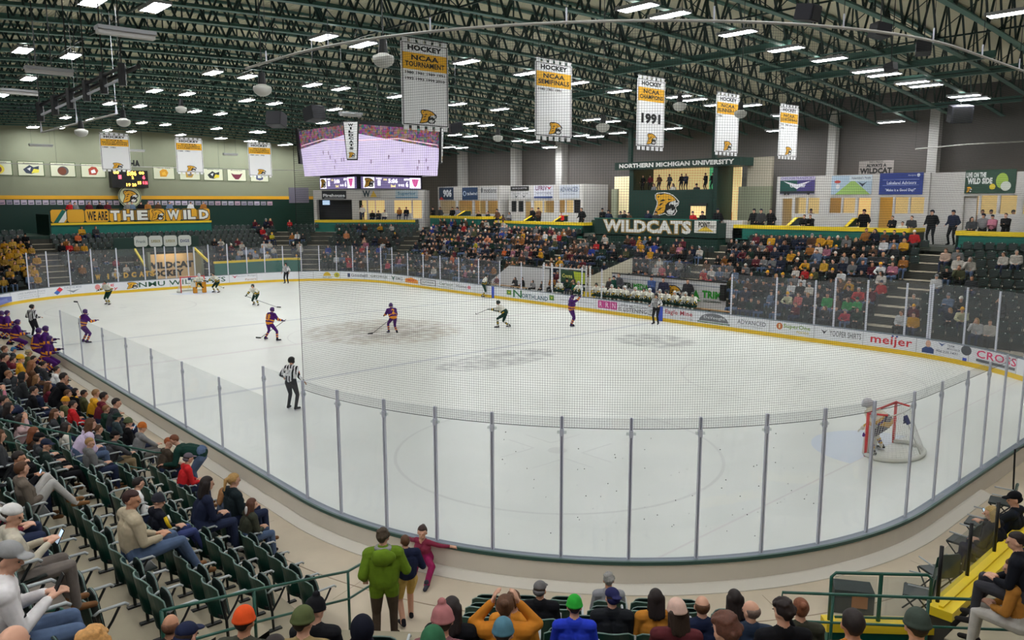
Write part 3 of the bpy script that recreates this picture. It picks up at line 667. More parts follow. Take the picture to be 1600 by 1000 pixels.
# round dome floods, speakers, strip heaters
for j, (u, v, D) in enumerate([(599, 92, 15), (410, 139, 18), (193, 190, 25), (127, 206, 26), (942, 198, 24), (778, 215, 32), (1157, 177, 26), (1062, 165, 24), (283, 170, 30)]):
    d_ = ray(u, v); p = CAM+d_*D; r = .21; b = MB()
    b.ball((0, 0, 0), (r, r, r*.8), mat('dome_glass', rgb(205, 205, 198), rough=.3, emit=.05), 16, 10, fn=lambda q: 1 if q[2] < .5 else .75)
    o = tag(b.build('dome_floodlight', smooth=True, loc=tuple(p)), 'pale dome shaped floodlight under the roof, %s of the unlit domes' % ordw(j), 'floodlight', 'dome floodlights')
    b = MB(); b.tube((0, 0, .1), (0, 0, .36), .1, DARKM, 10, r1=.07); b.tube((0, 0, .3), (0, 0, chz(p[1])+2.04-p[2]), .012, DARKM, 5); b.build('ballast', parent=o)
for j, (u, v, D, s) in enumerate([(432, 187, 30, .75), (491, 178, 32, .8), (712, 200, 38, .7), (1500, 178, 42, 1.3), (1262, 20, 17, .5), (1375, 48, 20, .5), (1443, 75, 22, .5), (1392, 105, 26, .4)]):
    s *= .8; p = CAM+ray(u, v)*D; b = MB(); b.obox((0, 0, 0), (s*.5, 0, 0), (0, s*.5, -.1*s), (0, .08*s, s*.42), M('speaker_dark', 34, 34, 42, rough=.6))
    o = tag(b.build('loudspeaker', loc=tuple(p), rz=.7+j, bevel=.02), 'dark loudspeaker hung under the roof, %s from the left of the group' % ordw(j), 'loudspeaker', 'hanging loudspeakers')
    b = MB(); b.obox((0, .5*s+.01, -.1*s), (s*.42, 0, 0), (0, .01, 0), (0, .06*s, s*.34), BLACK); b.tube((0, 0, s*.4), (0, 0, max(.6, chz(p[1])+2.04-p[2])), .015, DARKM, 5); b.build('grille', parent=o)
for j, (u, v, D, L) in enumerate([(197, 54, 17, 1.3), (77, 113, 22, 1.3), (22, 145, 27, 1.6), (64, 228, 55, 1.6), (212, 236, 60, 1.4), (360, 242, 64, 1.3), (548, 245 - 65, 34, 1.1)]):
    L *= .45; p = CAM+ray(u, v)*D; b = MB(); b.box(-.1, .1, -L, L, -.05, .05, M('heater_white', 196, 194, 190, rough=.4)); b.box(-.16, .16, -L*1.02, L*1.02, .04, .12, HOUSE)
    tag(b.build('strip_light', loc=tuple(p), rz=0), 'unlit white strip light hanging under the roof, %s from the camera' % ordw(j), 'strip light', 'unlit strips under the roof')
    so = COL.objects[len(COL.objects)-1]
    for q in (-1, 1): b = MB(); b.tube((0, q*L*.8, .1), (0, q*L*.8, max(.3, chz(p[1])+2.04-p[2])), .008, DARKM, 4); b.build('hanger', parent=so)
# dark lifting frame near the left
b = MB(); A0 = CAM+ray(62, 165)*25; A1 = CAM+ray(190, 105)*21.5
b.tube(A0, A1, .06, DARKM, 6); b.tube(A0+np.array([0, 0, -.3]), A1+np.array([0, 0, -.3]), .04, ALU, 6); b.tube(A0+np.array([.5, .3, 0]), A1+np.array([.5, .3, 0]), .07, DARKM, 6)
for t in np.linspace(0, 1, 6): q = A0+(A1-A0)*t; b.tube(q+np.array([0, 0, .1]), q-np.array([0, 0, .5]), .11, DARKM, 6); b.tube(q, (q[0], q[1], chz(q[1])), .02, DARKM, 4)
B0 = CAM+ray(65, 207)*30; B1 = CAM+ray(182, 178)*27; 
tag(b.build('lifting_frame'), 'dark winch frame with pulleys hanging under the roof at left', 'frame')
b = MB(); b.tube(B0, B1, .035, PIPE, 6)
for q in (B0, (B0+B1)/2, B1): b.tube(q, (q[0], q[1], chz(q[1])), .01, ALU, 4); b.tube(q, q+np.array([0, 0, .35]), .05, ALU, 5, r1=.01)
tag(b.build('hoist_bar'), 'pale horizontal bar on cables below the winch frame', 'bar')
# ---------------------------------------------------------------- far side architecture
def fY(u0, v0, u1, v1, y, d=0.0):
    """map unit square onto the facade y=const between two sight lines (upright rectangle)"""
    p0 = onY(u0, v0, y); p1 = onY(u1, v1, y); z1 = onY((u0+u1)/2, v0, y)[2]; z0 = onY((u0+u1)/2, v1, y)[2]
    return plane_fn((p0[0], y, z0), (p1[0]-p0[0], 0, 0), (0, 0, z1-z0)), (p0[0], p1[0], z0, z1)
def yfn(x0, x1, y, z0, z1): return lambda a, b, e=0.0: (x0+(x1-x0)*a, y-e, z0+(z1-z0)*b)
def xfn(x, y0, y1, z0, z1): return lambda a, b, e=0.0: (x+e, y0+(y1-y0)*a, z0+(z1-z0)*b)
def rectY(u0, v0, u1, v1, y):
    p0 = onY(u0, (v0+v1)/2, y); p1 = onY(u1, (v0+v1)/2, y); return p0[0], p1[0], onY((u0+u1)/2, v1, y)[2], onY((u0+u1)/2, v0, y)[2]
def sgn(b, fn, els):
    for i, (k, t, c, x0, y0, x1, y1) in enumerate(els):
        mt = M('sg_%d_%d_%d' % c, *c, rough=.5) if c else None; g = lambda x, y, e=.006+.003*i: fn(x, y, e)
        if k == 't': b.text(t, g, x0, x1, y0, y1, mt, bold=.02)
        elif k == 'T': b.text(t, g, x0, x1, y0, y1, mt, bold=.05)
        elif k == 'r': b.flat([(x0, y0), (x1, y0), (x1, y1), (x0, y1)], g, mt)
        elif k == 'c': b.flat([((x0+x1)/2+(x1-x0)/2*math.cos(q), (y0+y1)/2+(y1-y0)/2*math.sin(q)) for q in np.linspace(0, 6.283, 25)[:-1]], g, mt)
        elif k == 'y': b.flat([(x0, y0), (x1, y0), ((x0+x1)/2, y1)], g, mt)
        elif k == 'w': b.flat([(x0, y1), (x0+.3*(x1-x0), y0+.45*(y1-y0)), ((x0+x1)/2, y0), (x0+.7*(x1-x0), y0+.5*(y1-y0)), (x1, y1), ((x0+x1)/2, y0+.6*(y1-y0))], g, mt)
        elif k == 'cat': catlogo(b, lambda x, y, e=0.0: fn(x, y, .012+e), x0, y0, x1-x0, y1-y0, e=.004)
def signY(u0, v0, u1, v1, y, col, els, label, name='wall_sign', cat='sign', th=.04, group=None):
    x0, x1, z0, z1 = rectY(u0, v0, u1, v1, y); b = MB(); b.box(x0, x1, y, y+th, z0, z1, M('sg_%d_%d_%d' % col, *col, rough=.5)); sgn(b, yfn(x0, x1, y, z0, z1), els)
    return tag(b.build(name), label, cat, group)
# parapets: green fascia with yellow cap
def parapet(x0, x1, z, y=24.6, name='wall_far', ret=(0, 0), dz=1.35):
    b = MB(); b.box(x0, x1, y, y+.14, z-dz, z-.24, GREEN); b.box(x0-.03, x1+.03, y-.05, y+.2, z-.24, z, YEL)
    for q, r_ in zip((x0, x1), ret):
        if r_: b.box(q-.07, q+.07, y, y+r_, z-dz, z-.24, DGREEN); b.box(q-.12, q+.12, y, y+r_, z-.24, z, YEL)
    # slanted dividers between the boxes
    n = max(1, int((x1-x0)/3.2))
    for i in range(1, n):
        x = x0+(x1-x0)*i/n; b.prism([(x, y+.1, z), (x, y+1.9, z), (x, y+1.9, z+.5), (x, y+1.2, z+.5)], (.1, 0, 0), DGREEN); b.prism([(x-.03, y+.1, z+.02), (x-.03, y+1.2, z+.53), (x-.03, y+1.9, z+.53), (x-.03, y+1.9, z+.47), (x-.03, y+1.22, z+.47), (x-.03, y+.16, z)], (.2, 0, 0), YEL)
    return struct(b, name)
parapet(6.1, 17.4, 5.42, ret=(0, 2.2)); parapet(20.0, 40, 5.36, ret=(2.2, 0)); parapet(-18.7, -7.8, 5.3, ret=(0, 3)); parapet(-28.7, -20.6, 5.62, ret=(0, 2.5), dz=1.55)
b = MB()
b.box(-20.6, -18.7, 26.6, 26.8, 3.6, 5.0, DGREEN); b.box(17.4, 20.0, 27.2, 27.4, 3.9, 8.6, OFFW); b.box(6.0, 6.2, 24.6, 28, 3.6, 5.2, DGREEN); b.box(-7.8, -5.6, 25.6, 25.8, 3.6, 5.5, DGREEN)
struct(b, 'wall_far')
# suites: white block with lit window openings. windows given as pixel spans
def suite(u0, u1, vt, y, wins, rightwall=None, depth=3.2, zb=4.4, lit=None):
    x0 = onY(u0, vt, y)[0]; x1 = onY(u1, vt, y)[0]; zt = onY((u0+u1)/2, vt, y)[2]; b = MB()
    W_ = []
    for (a, v0, c, v1, kind) in wins:
        r = rectY(a, v0, c, v1, y); W_.append((*r, kind))
    W_.sort(); xs = x0
    for (wx0, wx1, wz0, wz1, kind) in W_:
        wx0 = max(wx0, xs+.03); b.box(xs, wx0, y, y+.12, zb, zt, OFFW)
        b.box(wx0, wx1, y, y+.12, wz1, zt, OFFW); 
        if kind != 'door': b.box(wx0, wx1, y, y+.12, zb, wz0, OFFW)
        xs = wx1
    b.box(xs, x1, y, y+.12, zb, zt, OFFW); b.box(x0, x1, y+.12, y+depth, zt-.08, zt, OFFW)
    b.box(x0, x0+.1, y+.12, y+depth, zb, zt-.08, OFFW); b.box(x1-.1, x1, y+.12, y+depth, zb, zt-.08, OFFW)
    tag(struct(b, 'wall_far'), None)
    L_ = lit or LIT; b = MB(); b.box(x0+.12, x1-.12, y+depth-.35, y+depth-.3, zb, zt-.1, L_)
    b.box(x0+.12, x1-.12, y+.14, y+depth-.35, zb-.02, zb+.02, M('suite_floor', 120, 84, 50)); b.box(x0+.12, x1-.12, y+.2, y+depth-.36, zt-.14, zt-.1, mat('suite_ceiling', rgb(240, 220, 170), emit=.5))
    n = max(1, int((x1-x0)/3.2))
    for i in range(1, n): x = x0+(x1-x0)*i/n; b.box(x-.05, x+.05, y+.3, y+depth-.36, zb+.03, zt-.15, M('suite_partition', 226, 196, 130))
    struct(b, 'wall_far')
    for j, (wx0, wx1, wz0, wz1, kind) in enumerate(W_):
        g = MB(); t = .05; fm = OFFW if kind != 'dark' else DARKM
        z0 = zb+.02 if kind == 'door' else wz0
        for q in ((wx0, wx0+t, z0, wz1), (wx1-t, wx1, z0, wz1), (wx0+t, wx1-t, wz1-t, wz1), (wx0+t, wx1-t, z0, z0+t)): g.box(q[0], q[1], y+.02, y+.1, q[2], q[3], fm)
        wo = struct(g, ('door_%d' if kind == 'door' else 'window_%d') % (WN[0])); WN[0] += 1
        if kind == 'dark':
            g = MB(); g.box(wx0+t, wx1-t, y+.05, y+.07, z0+t, wz1-t, M('window_dark', 40, 40, 44, rough=.2)); g.build('pane', parent=wo)
        elif kind == 'win':
            g = MB(); g.box(wx0+t, wx1-t, y+.05, y+.06, z0+t, wz1-t, SGLASS); g.build('pane', parent=wo)
    return x0, x1, zt
WN = [1]
suite(1215, 1454, 273, 27, [(1221, 309, 1238, 349, 'door'), (1241, 308, 1260, 335, 'win'), (1261, 308, 1281, 335, 'win'), (1295, 308, 1315, 334, 'win'), (1316, 308, 1337, 334, 'win'), (1339, 308, 1361, 352, 'door'), (1372, 307, 1395, 352, 'door'), (1397, 307, 1420, 335, 'win'), (1421, 307, 1445, 335, 'win')])
suite(1492, 1680, 268, 27, [(1503, 305, 1529, 355, 'door'), (1531, 304, 1559, 336, 'win'), (1561, 304, 1590, 336, 'win'), (1597, 304, 1625, 336, 'win')])
suite(795, 911, 289, 27, [(799, 314, 807, 331, 'dark'), (810, 314, 818, 331, 'dark'), (820, 314, 830, 335, 'door'), (833, 313, 848, 333, 'win'), (849, 313, 866, 333, 'win'), (873, 312, 883, 333, 'win'), (884, 312, 896, 333, 'win'), (897, 312, 907, 333, 'dark')])
suite(684, 781, 291, 27, [(687, 313, 712, 335, 'win'), (715, 313, 738, 335, 'win'), (741, 313, 759, 335, 'win'), (761, 313, 778, 335, 'win')])
FG = 'signs above the far side suites'
signY(1219, 276, 1273, 304, 26.95, (196, 190, 214), [('r', None, (70, 60, 120), .5, .12, 1, .8), ('r', None, (24, 78, 70), 0, .12, .5, .8), ('w', None, (238, 236, 240), .1, .3, .9, .75), ('r', None, (40, 44, 52), 0, .05, 1, .2), ('c', None, (30, 30, 34), .12, -.02, .2, .18), ('c', None, (30, 30, 34), .22, -.02, .3, .18), ('c', None, (30, 30, 34), .8, -.02, .88, .18), ('t', 'CHECKERTRANSPORT', (120, 110, 160), .02, .84, .98, .99), ('t', 'Checker', (240, 240, 244), .3, .4, .75, .62)], 'suite sign showing a dark green and purple coach bus', group=FG)
signY(1299, 274, 1362, 304, 26.95, (176, 198, 218), [('y', None, (160, 196, 110), .1, .0, .98, .78), ('r', None, (210, 222, 230), .45, .7, 1, .98), ('w', None, (50, 60, 80), .66, .4, .9, .66), ('t', "Valentine's Pools", (80, 84, 110), .5, .8, .97, .92), ('c', None, (200, 80, 70), .08, .6, .24, .75), ('c', None, (230, 230, 236), .12, .3, .22, .55)], 'suite sign with blue sky and a green hill', group=FG)
signY(1374, 270, 1442, 304, 26.95, (48, 66, 140), [('t', 'Lakeland Advisors', (226, 232, 246), .18, .47, .85, .62), ('r', None, (150, 164, 220), .08, .42, .92, .44), ('r', None, (150, 164, 220), .08, .68, .92, .7), ('t', '"Make it a Good Day!"', (226, 232, 246), .15, .12, .85, .28), ('c', None, (220, 226, 244), .86, .8, .93, .96), ('t', 'Ameriprise', (200, 208, 236), .66, .82, .84, .92)], 'blue advisor sign above the right suite windows', group=FG)
signY(1508, 265, 1587, 302, 26.95, (44, 74, 60), [('T', 'LIVE ON THE', (232, 236, 232), .02, .68, .42, .9), ('T', 'WILD SIDE', (232, 236, 232), .05, .4, .55, .66), ('c', None, (226, 204, 60), .5, .15, .62, .4), ('c', None, (160, 190, 80), .62, .2, .86, .85), ('c', None, (214, 220, 210), .72, .1, .92, .5), ('cat', None, None, .04, .04, .16, .3)], 'dark green sign reading live on the wild side', group=FG)
signY(1342, 251, 1396, 272, 30.95, (158, 151, 148), [('t', 'ONCE A WILDCAT', (60, 60, 60), .3, .84, .7, .98), ('T', 'ALWAYS A', (24, 24, 26), .22, .52, .8, .78), ('T', 'WILDCAT', (24, 24, 26), .04, .04, .96, .46)], 'black lettering reading always a wildcat on the far wall', name='wall_lettering')
signY(798, 291, 826, 298, 26.95, (34, 34, 36), [('t', 'MARQUETTE', (190, 190, 194), .1, .3, .9, .7)], 'black sign above the left small suite windows', group=FG)
signY(798, 299, 828, 311, 26.95, (206, 205, 206), [('t', 'superior  north', (70, 72, 76), .1, .6, .9, .8), ('w', None, (60, 64, 70), .2, .15, .4, .5), ('w', None, (60, 64, 70), .6, .15, .8, .5)], 'white sign with two small marks beneath the black one', group=FG)
signY(834, 290, 864, 310, 26.95, (214, 216, 226), [('t', 'UFRIV', (110, 50, 100), .1, .62, .7, .98), ('w', None, (190, 50, 80), .66, .66, .96, .96), ('r', None, (60, 80, 140), .02, .02, .98, .16), ('t', 'regional imaging', (120, 120, 150), .1, .34, .9, .5)], 'white sign with maroon lettering and a blue bar', group=FG)
signY(874, 289, 905, 310, 26.95, (200, 206, 216), [('t', 'ADVANCED', (90, 100, 130), .05, .5, .95, .85), ('t', 'center for orthopedics', (120, 128, 150), .2, .25, .8, .38)], 'pale sign reading advanced above a suite', group=FG)
signY(686, 293, 708, 312, 26.95, (34, 52, 80), [('T', "906", (226, 230, 236), .3, .2, .9, .85), ('y', None, (200, 60, 60), 0, 0, .35, .25)], 'navy sign with white numerals above a suite', group=FG)
signY(722, 293, 746, 312, 26.95, (36, 62, 100), [('t', 'tailwind', (220, 226, 236), .32, .36, .98, .64), ('c', None, (180, 200, 226), .06, .3, .28, .72), ('c', None, (36, 62, 100), .1, .38, .24, .64)], 'navy sign reading tailwind above a suite', group=FG)
signY(751, 292, 776, 311, 26.95, (206, 206, 208), [('t', 'motions', (80, 80, 84), .2, .5, .98, .9), ('c', None, (100, 100, 104), .02, .5, .14, .95)], 'pale grey sign reading motions above a suite', group=FG)
# centre press box
x0, x1 = -5.65, 5.5
b = MB(); b.box(x0, x1, 23.6, 23.75, 3.6, 5.68, DGREEN); b.box(x1-.1, x1, 23.75, 27.0, 3.6, 5.5, DGREEN); b.box(x0, x0+.1, 23.75, 26, 3.6, 5.6, DGREEN); b.box(x0, x1, 23.6, 26.0, 4.42, 4.5, CONC); b.box(x0-.03, x1+.03, 23.55, 23.8, 5.68, 5.74, GREEN)
struct(b, 'wall_far')
b = MB(); xa, xb, za, zb_ = rectY(943, 343, 1080, 366, 23.58)
fn = yfn(xa, xb, 23.58, za+.1, zb_-.05)
b.text('WILDCATS', lambda p, q: fn(p, q, .012), -.012, 1.012, -.08, 1.06, M('gold_edge', 150, 120, 50), bold=.10); b.text('WILDCATS', lambda p, q: fn(p, q, .02), 0, 1, 0, 1, M('letter_white', 232, 232, 226), bold=.045)
tag(b.build('wall_lettering'), 'large white WILDCATS letters with gold edge on the green press wall', 'lettering')
signY(1085, 344, 1119, 364, 23.56, (226, 224, 216), [('y', None, (226, 190, 60), .12, .1, .9, .55), ('T', 'POINT', (64, 58, 46), .2, .42, .72, .85), ('t', 'beer', (160, 156, 150), .72, .4, .95, .7), ('t', 'official partner', (120, 118, 112), .1, .05, .6, .16)], 'white sign with gold triangle beside the big lettering')
b = MB(); BX0, BX1 = -4.25, 3.42
b.box(BX0, BX1, 26.0, 26.15, 4.5, 7.83, DGREEN); b.box(BX0, BX0+.4, 26.0, 26.3, 7.83, 9.5, DGREEN); b.box(BX1-.05, BX1+.3, 26.0, 26.3, 4.5, 9.5, DGREEN); b.box(BX0, BX1, 26.15, 29, 7.7, 7.8, DARKM)
b.box(BX1+.2, BX1+.3, 26.3, 29, 4.5, 9.5, DGREEN); b.box(BX0, BX0+.1, 26.2, 29, 4.5, 9.5, DGREEN); b.box(-1.2, 1.0, 26.15, 29.5, 4.45, 4.5, CONC)
struct(b, 'wall_far')
b = MB(); b.box(BX0, 1.1, 28.9, 29.0, 7.8, 9.6, LIT); b.box(1.1, 3.4, 28.9, 29.0, 7.8, 9.6, mat('lit_green_room', (.12, .55, .25), emit=.5)); b.box(1.5, 2.4, 28.85, 28.9, 7.8, 9.2, mat('lit_door', (.95, .9, .5), emit=.6)); b.box(BX0, 3.6, 26.2, 29, 9.6, 9.68, M('booth_ceiling', 210, 190, 140)); struct(b, 'wall_far')
b = MB(); xl0 = onY(1128, 300, 28)[0]; xl1 = onY(1157, 300, 28)[0]; b.box(xl0, xl1, 28, 28.1, 4.5, 9.4, LIT); b.box(xl0, xl1-.6, 27.95, 28, 4.5, 6.2, M('lit_low', 230, 170, 90)); xl0 = onY(960, 300, 28)[0]; xl1 = onY(985, 300, 28)[0]; b.box(xl0, xl1, 28, 28.1, 4.5, 9.0, mat('lit_dim', (.9, .75, .45), emit=.25)); struct(b, 'wall_far')
b = MB(); xs0 = onY(1143, 300, 27.4)[0]; xs1 = onY(1205, 300, 27.4)[0]; b.box(xs0+.55, xs1, 27.4, 27.6, 4.5, 8.0, CREAM); b.box(xs0+1.2, xs1, 27.4, 27.6, 8.0, 10.0, M('stair_wall', 176, 168, 150)); xs0 = onY(957, 300, 27.4)[0]; b.box(xs0-.1, xs0+.5, 27.4, 27.6, 4.5, 8.0, CREAM); struct(b, 'wall_far')
p0 = onY(962, 258, 25.8); p1 = onY(1158, 248, 25.8); b = MB(); zc = (p0[2]+p1[2])/2; X0, X1 = p0[0], p1[0]
b.box(X0, X1, 25.7, 27.5, 9.42, 9.98, DGREEN); fn = yfn(X0, X1, 25.7, 9.42, 9.98); b.text('NORTHERN MICHIGAN UNIVERSITY', lambda p, q: fn(p, q, .02), .04, .96, .2, .8, M('letter_white', 232, 232, 226), bold=.05)
tag(b.build('roof_sign'), 'dark green sign reading NORTHERN MICHIGAN UNIVERSITY over the press booth', 'sign')
b = MB(); b.box(BX0+.05, BX0+.35, 25.75, 26.0, 9.98, 12.6, DGREEN); b.box(BX1-.05, BX1+.25, 25.75, 26.0, 9.98, 12.6, DGREEN); struct(b, 'wall_far')
b = MB(); r = rectY(1021, 301, 1060, 337, 25.97); fn = yfn(r[0], r[1], 25.96, r[2], r[3]); catlogo(b, lambda x, y, e=0.0: fn(x, y, .01+e), 0, 0, 1, 1, outline=M('logo_rim', 225, 225, 220), e=.004)
tag(b.build('wall_emblem'), 'big gold wildcat head emblem on the green booth front', 'emblem')
b = MB(); r = rectY(1079, 322, 1102, 340, 25.9); b.box(r[0], r[1], 25.9, 25.95, r[2], r[3], LIT); b.box(r[0]-.1, r[1]+.1, 25.88, 25.99, r[3], r[3]+.2, DARKM); struct(b, 'window_90')
b = MB(); p = onY(1127, 335, 24.5); b.box(p[0]-.2, p[0]+1.6, 24.6, 25.2, 4.5, 5.7, OFFW); tag(b.build('camera_stand'), 'white camera platform at the right end of the press wall', 'platform')
# penalty box wall, team bench wall
def rise(b, p, col, th=.06): b.prism(p, (0, th, 0), col)
BW = M('bench_wall', 206, 206, 208, rough=.6, noise=.02)
b = MB(); y = 17.0; rise(b, [(-10.4, y, .4), (-4.0, y, .4), (-4.0, y, 2.28), (-8.3, y, 2.22), (-10.3, y, 1.0)], BW); b.box(-8.3, -4.0, y-.03, y+.08, 2.24, 2.3, DARKM); struct(b, 'wall_far')
b = MB(); y = 17.0; b.box(1.9, 10.5, y, y+.1, .4, 2.3, BW); b.box(1.9, 10.5, y-.04, y+.14, 2.3, 2.36, BLACK); b.box(1.9, 10.5, y-.01, y, 2.02, 2.05, M('seam_blue', 90, 104, 130)); b.box(1.9, 10.5, y-.02, y, .4, .62, M('bench_plinth', 120, 124, 130)); struct(b, 'wall_far')
rr = rectY(956, 438, 1137, 470, 16.98); fb = yfn(1.9, 10.5, 16.98, .4, 2.3)
b = MB(); TG = M('logo_green', 40, 150, 40); TK = M('logo_black', 40, 60, 44)
f1 = lambda u0, v0, u1, v1: (lambda r: yfn(r[0], r[1], 16.98, r[2], r[3]))(rectY(u0, v0, u1, v1, 16.98))
g = f1(974, 443, 1013, 452); b.text('TRI', lambda p, q: g(p, q, .01), 0, .4, 0, 1, TK, .04); b.text('MEDIA', lambda p, q: g(p, q, .01), .42, 1, 0, 1, TG, .04); b.build('bench_advert', parent=None).name = 'bench_advert'
tag(COL.objects[-1], 'green and black TRIMEDIA lettering on the left of the bench wall', 'sign')
b = MB(); g = f1(1097, 455, 1127, 468); b.text('TRIM', lambda p, q: g(p, q, .01), 0, 1, .1, 1, TG, .05); g = f1(1099, 469, 1127, 473); b.text('ENGINEERING', lambda p, q: g(p, q, .01), 0, 1, 0, .8, TK, .02)
g = f1(1080, 452, 1095, 470); b.flat([(0, 0), (1, 0), (.5, 1)], lambda x, y: g(x, y, .01), TG); b.flat([(0, 0), (.5, .3), (.5, .42), (.1, .2)], lambda x, y: g(x, y, .013), WHITE); b.flat([(.5, .3), (.9, .05), (1, .1), (.5, .42)], lambda x, y: g(x, y, .013), WHITE)
tag(b.build('bench_advert'), 'green triangle logo and TRIM lettering at the right of the bench wall', 'sign')
b = MB(); g = f1(1043, 446, 1065, 468); catlogo(b, lambda x, y, e=0.0: g(x, y, .01+e), 0, 0, 1, 1); tag(b.build('wall_emblem'), 'gold wildcat head on the white team bench wall', 'emblem')
b = MB(); r = rectY(1126, 445, 1134, 470, 16.9); b.box(r[0], r[1], 16.8, 16.98, r[2], r[3], BLACK); tag(b.build('bench_monitor'), 'black monitor fixed at the right end of the team bench wall', 'monitor', ); 
b = MB(); g = onY(921, 427, 17.2); h = onY(958, 404, 18.6); b.prism([(g[0], 17.0, .4), (g[0]+.05, 17.0, 1.9), (1.9, 18.9, 3.2), (1.9, 18.9, .4)], (.08, .08, 0), M('slanted_wall', 196, 190, 168)); struct(b, 'wall_far')
b = MB(); b.box(-.4, .9, 16.6, 16.65, .4, .95, YEL); b.box(-4.0, .1, 17.0, 17.06, .4, 1.3, BW); struct(b, 'wall_far')
b = MB(); r = rectY(876, 423, 914, 442, 17.1); b.box(r[0], r[1], 17.08, 17.12, r[2], r[3], M('sg_38_74_50', 38, 74, 50)); g = yfn(r[0], r[1], 17.08, r[2], r[3]); b.flat([(.62, 0), (1, 0), (1, .9), (.55, .95)], lambda x, y: g(x, y, .004), M('lime', 190, 206, 60)); b.text('Crema', lambda p, q: g(p, q, .01), .08, .5, .38, .7, M('sg_230_226_120', 230, 226, 120), .03)
tag(b.build('wall_sign'), 'dark green and lime sign reading Crema behind the penalty box', 'sign')
b = MB(); PW = M('post_white', 222, 222, 222)
for u in (850, 862, 875, 916, 922): p = onY(u, 425, 16.2); b.box(p[0]-.04, p[0]+.04, 16.16, 16.24, .4, 2.75, PW)
b.box(onY(850, 420, 16.2)[0], onY(916, 420, 16.2)[0], 16.16, 16.24, 2.42, 2.5, PW)
tag(b.build('box_frame'), 'white frame of posts round the timekeeper and penalty box', 'frame')
for i, (a, c, y, z0, z1) in enumerate([(1.9, 4.8, 18.9, 2.3, 3.3), (4.8, 7.6, 17.1, 2.36, 3.3), (7.6, 10.5, 17.1, 2.36, 3.3)]):
    b = MB(); b.box(a, c-.03, y, y+.012, z0+.06, z1, GLASS); tag(b.build('rink_shield'), 'glass screen above the team bench wall, %s from the left' % ordw(i), 'glass screen', 'glass above the bench')
# bench doors marks, benches
for i, (a, c) in enumerate([(-9.6, -5.2), (1.6, 11.6)]):
    b = MB(); b.box(a, c, 15.75, 16.05, .82, .87, M('bench_wood', 150, 120, 80)); 
    for x in np.arange(a+.2, c, 1.4): b.box(x-.03, x+.03, 15.85, 15.95, .4, .82, DARKM)
    tag(b.build('team_bench'), ['wooden bench inside the far penalty box', 'long wooden bench of the home team'][i], 'bench')

# ---------------------------------------------------------------- far corner: suite, parapet
def dfn(off, a0, a1, z0, z1):
    A = SG; c = A.c0+A.n*off
    return lambda a, b, e=0.0: (*(c+A.t*(a0+(a1-a0)*a)-A.n*e), z0+(z1-z0)*b)
def onD(u, v, off):
    d = ray(u, v); n3 = np.array([*SG.n, 0]); tt = ((SG.c0@SG.n+off)-CAM@n3)/(d@n3); q = CAM+d*tt; return (q[:2]-SG.c0)@SG.t, q[2]
def dbox(b, a0, a1, o0, o1, z0, z1, m):
    P = [SG.c0+SG.n*o+SG.t*a for o, a in ((o0, a0), (o0, a1), (o1, a1), (o1, a0))]
    b.prism([(*p, z0) for p in P], (0, 0, z1-z0), m)
def rectD(u0, v0, u1, v1, off): vm = (v0+v1)/2; return onD(u0, vm, off)[0], onD(u1, vm, off)[0], onD((u0+u1)/2, v1, off)[1], onD((u0+u1)/2, v0, off)[1]
a0, a1 = onD(492, 343, 9.8)[0], onD(648, 343, 9.8)[0]
b = MB(); dbox(b, a0, a1, 9.8, 9.94, 3.6, 4.95, GREEN); dbox(b, a0-.03, a1+.03, 9.75, 10.0, 4.95, 5.2, YEL); dbox(b, a1-.1, a1, 9.94, 12.5, 3.6, 5.2, DGREEN); dbox(b, a0, a1, 9.95, 16.5, 3.95, 4.05, CONC); struct(b, 'wall_far')
OF = 12.0; A0, A1 = onD(489, 300, OF)[0], onD(664, 300, OF)[0]; zt = 8.2
b = MB(); wl = [rectD(*q, OF) for q in [(495, 312, 550, 340), (561, 313, 573, 340), (575, 313, 586, 333), (587, 313, 601, 333), (616, 313, 643, 333), (645, 313, 659, 341)]]
xs = A0
for i, (p, q, z0, z1) in enumerate(wl):
    dbox(b, xs, p, OF, OF+.12, 4.05, zt, OFFW); dbox(b, p, q, OF, OF+.12, z1, zt, OFFW)
    if i not in (0, 1): dbox(b, p, q, OF, OF+.12, 4.05, z0, OFFW)
    xs = q
dbox(b, xs, A1, OF, OF+.12, 4.05, zt, OFFW); dbox(b, A0, A1, OF+.12, OF+3, zt-.08, zt, OFFW); dbox(b, A0, A0+.1, OF, OF+3, 4.05, zt, OFFW); dbox(b, A1-.1, A1, OF, OF+3, 4.05, zt, OFFW); struct(b, 'wall_far')
b = MB(); m_ = wl[1][0]-.3; dbox(b, A0+.12, m_, OF+1.6, OF+1.7, 4.05, zt-.1, M('suite_dark', 36, 36, 42)); dbox(b, m_, A1-.12, OF+2.6, OF+2.7, 4.05, zt-.1, LIT); struct(b, 'wall_far')
b = MB(); r = rectD(504, 313, 515, 320, OF+1.5); dbox(b, r[0], r[1], OF+1.5, OF+1.55, r[2], r[3], mat('tv_blue', (.55, .75, 1), emit=.9)); tag(b.build('television'), 'bright television in the dark corner suite', 'television')
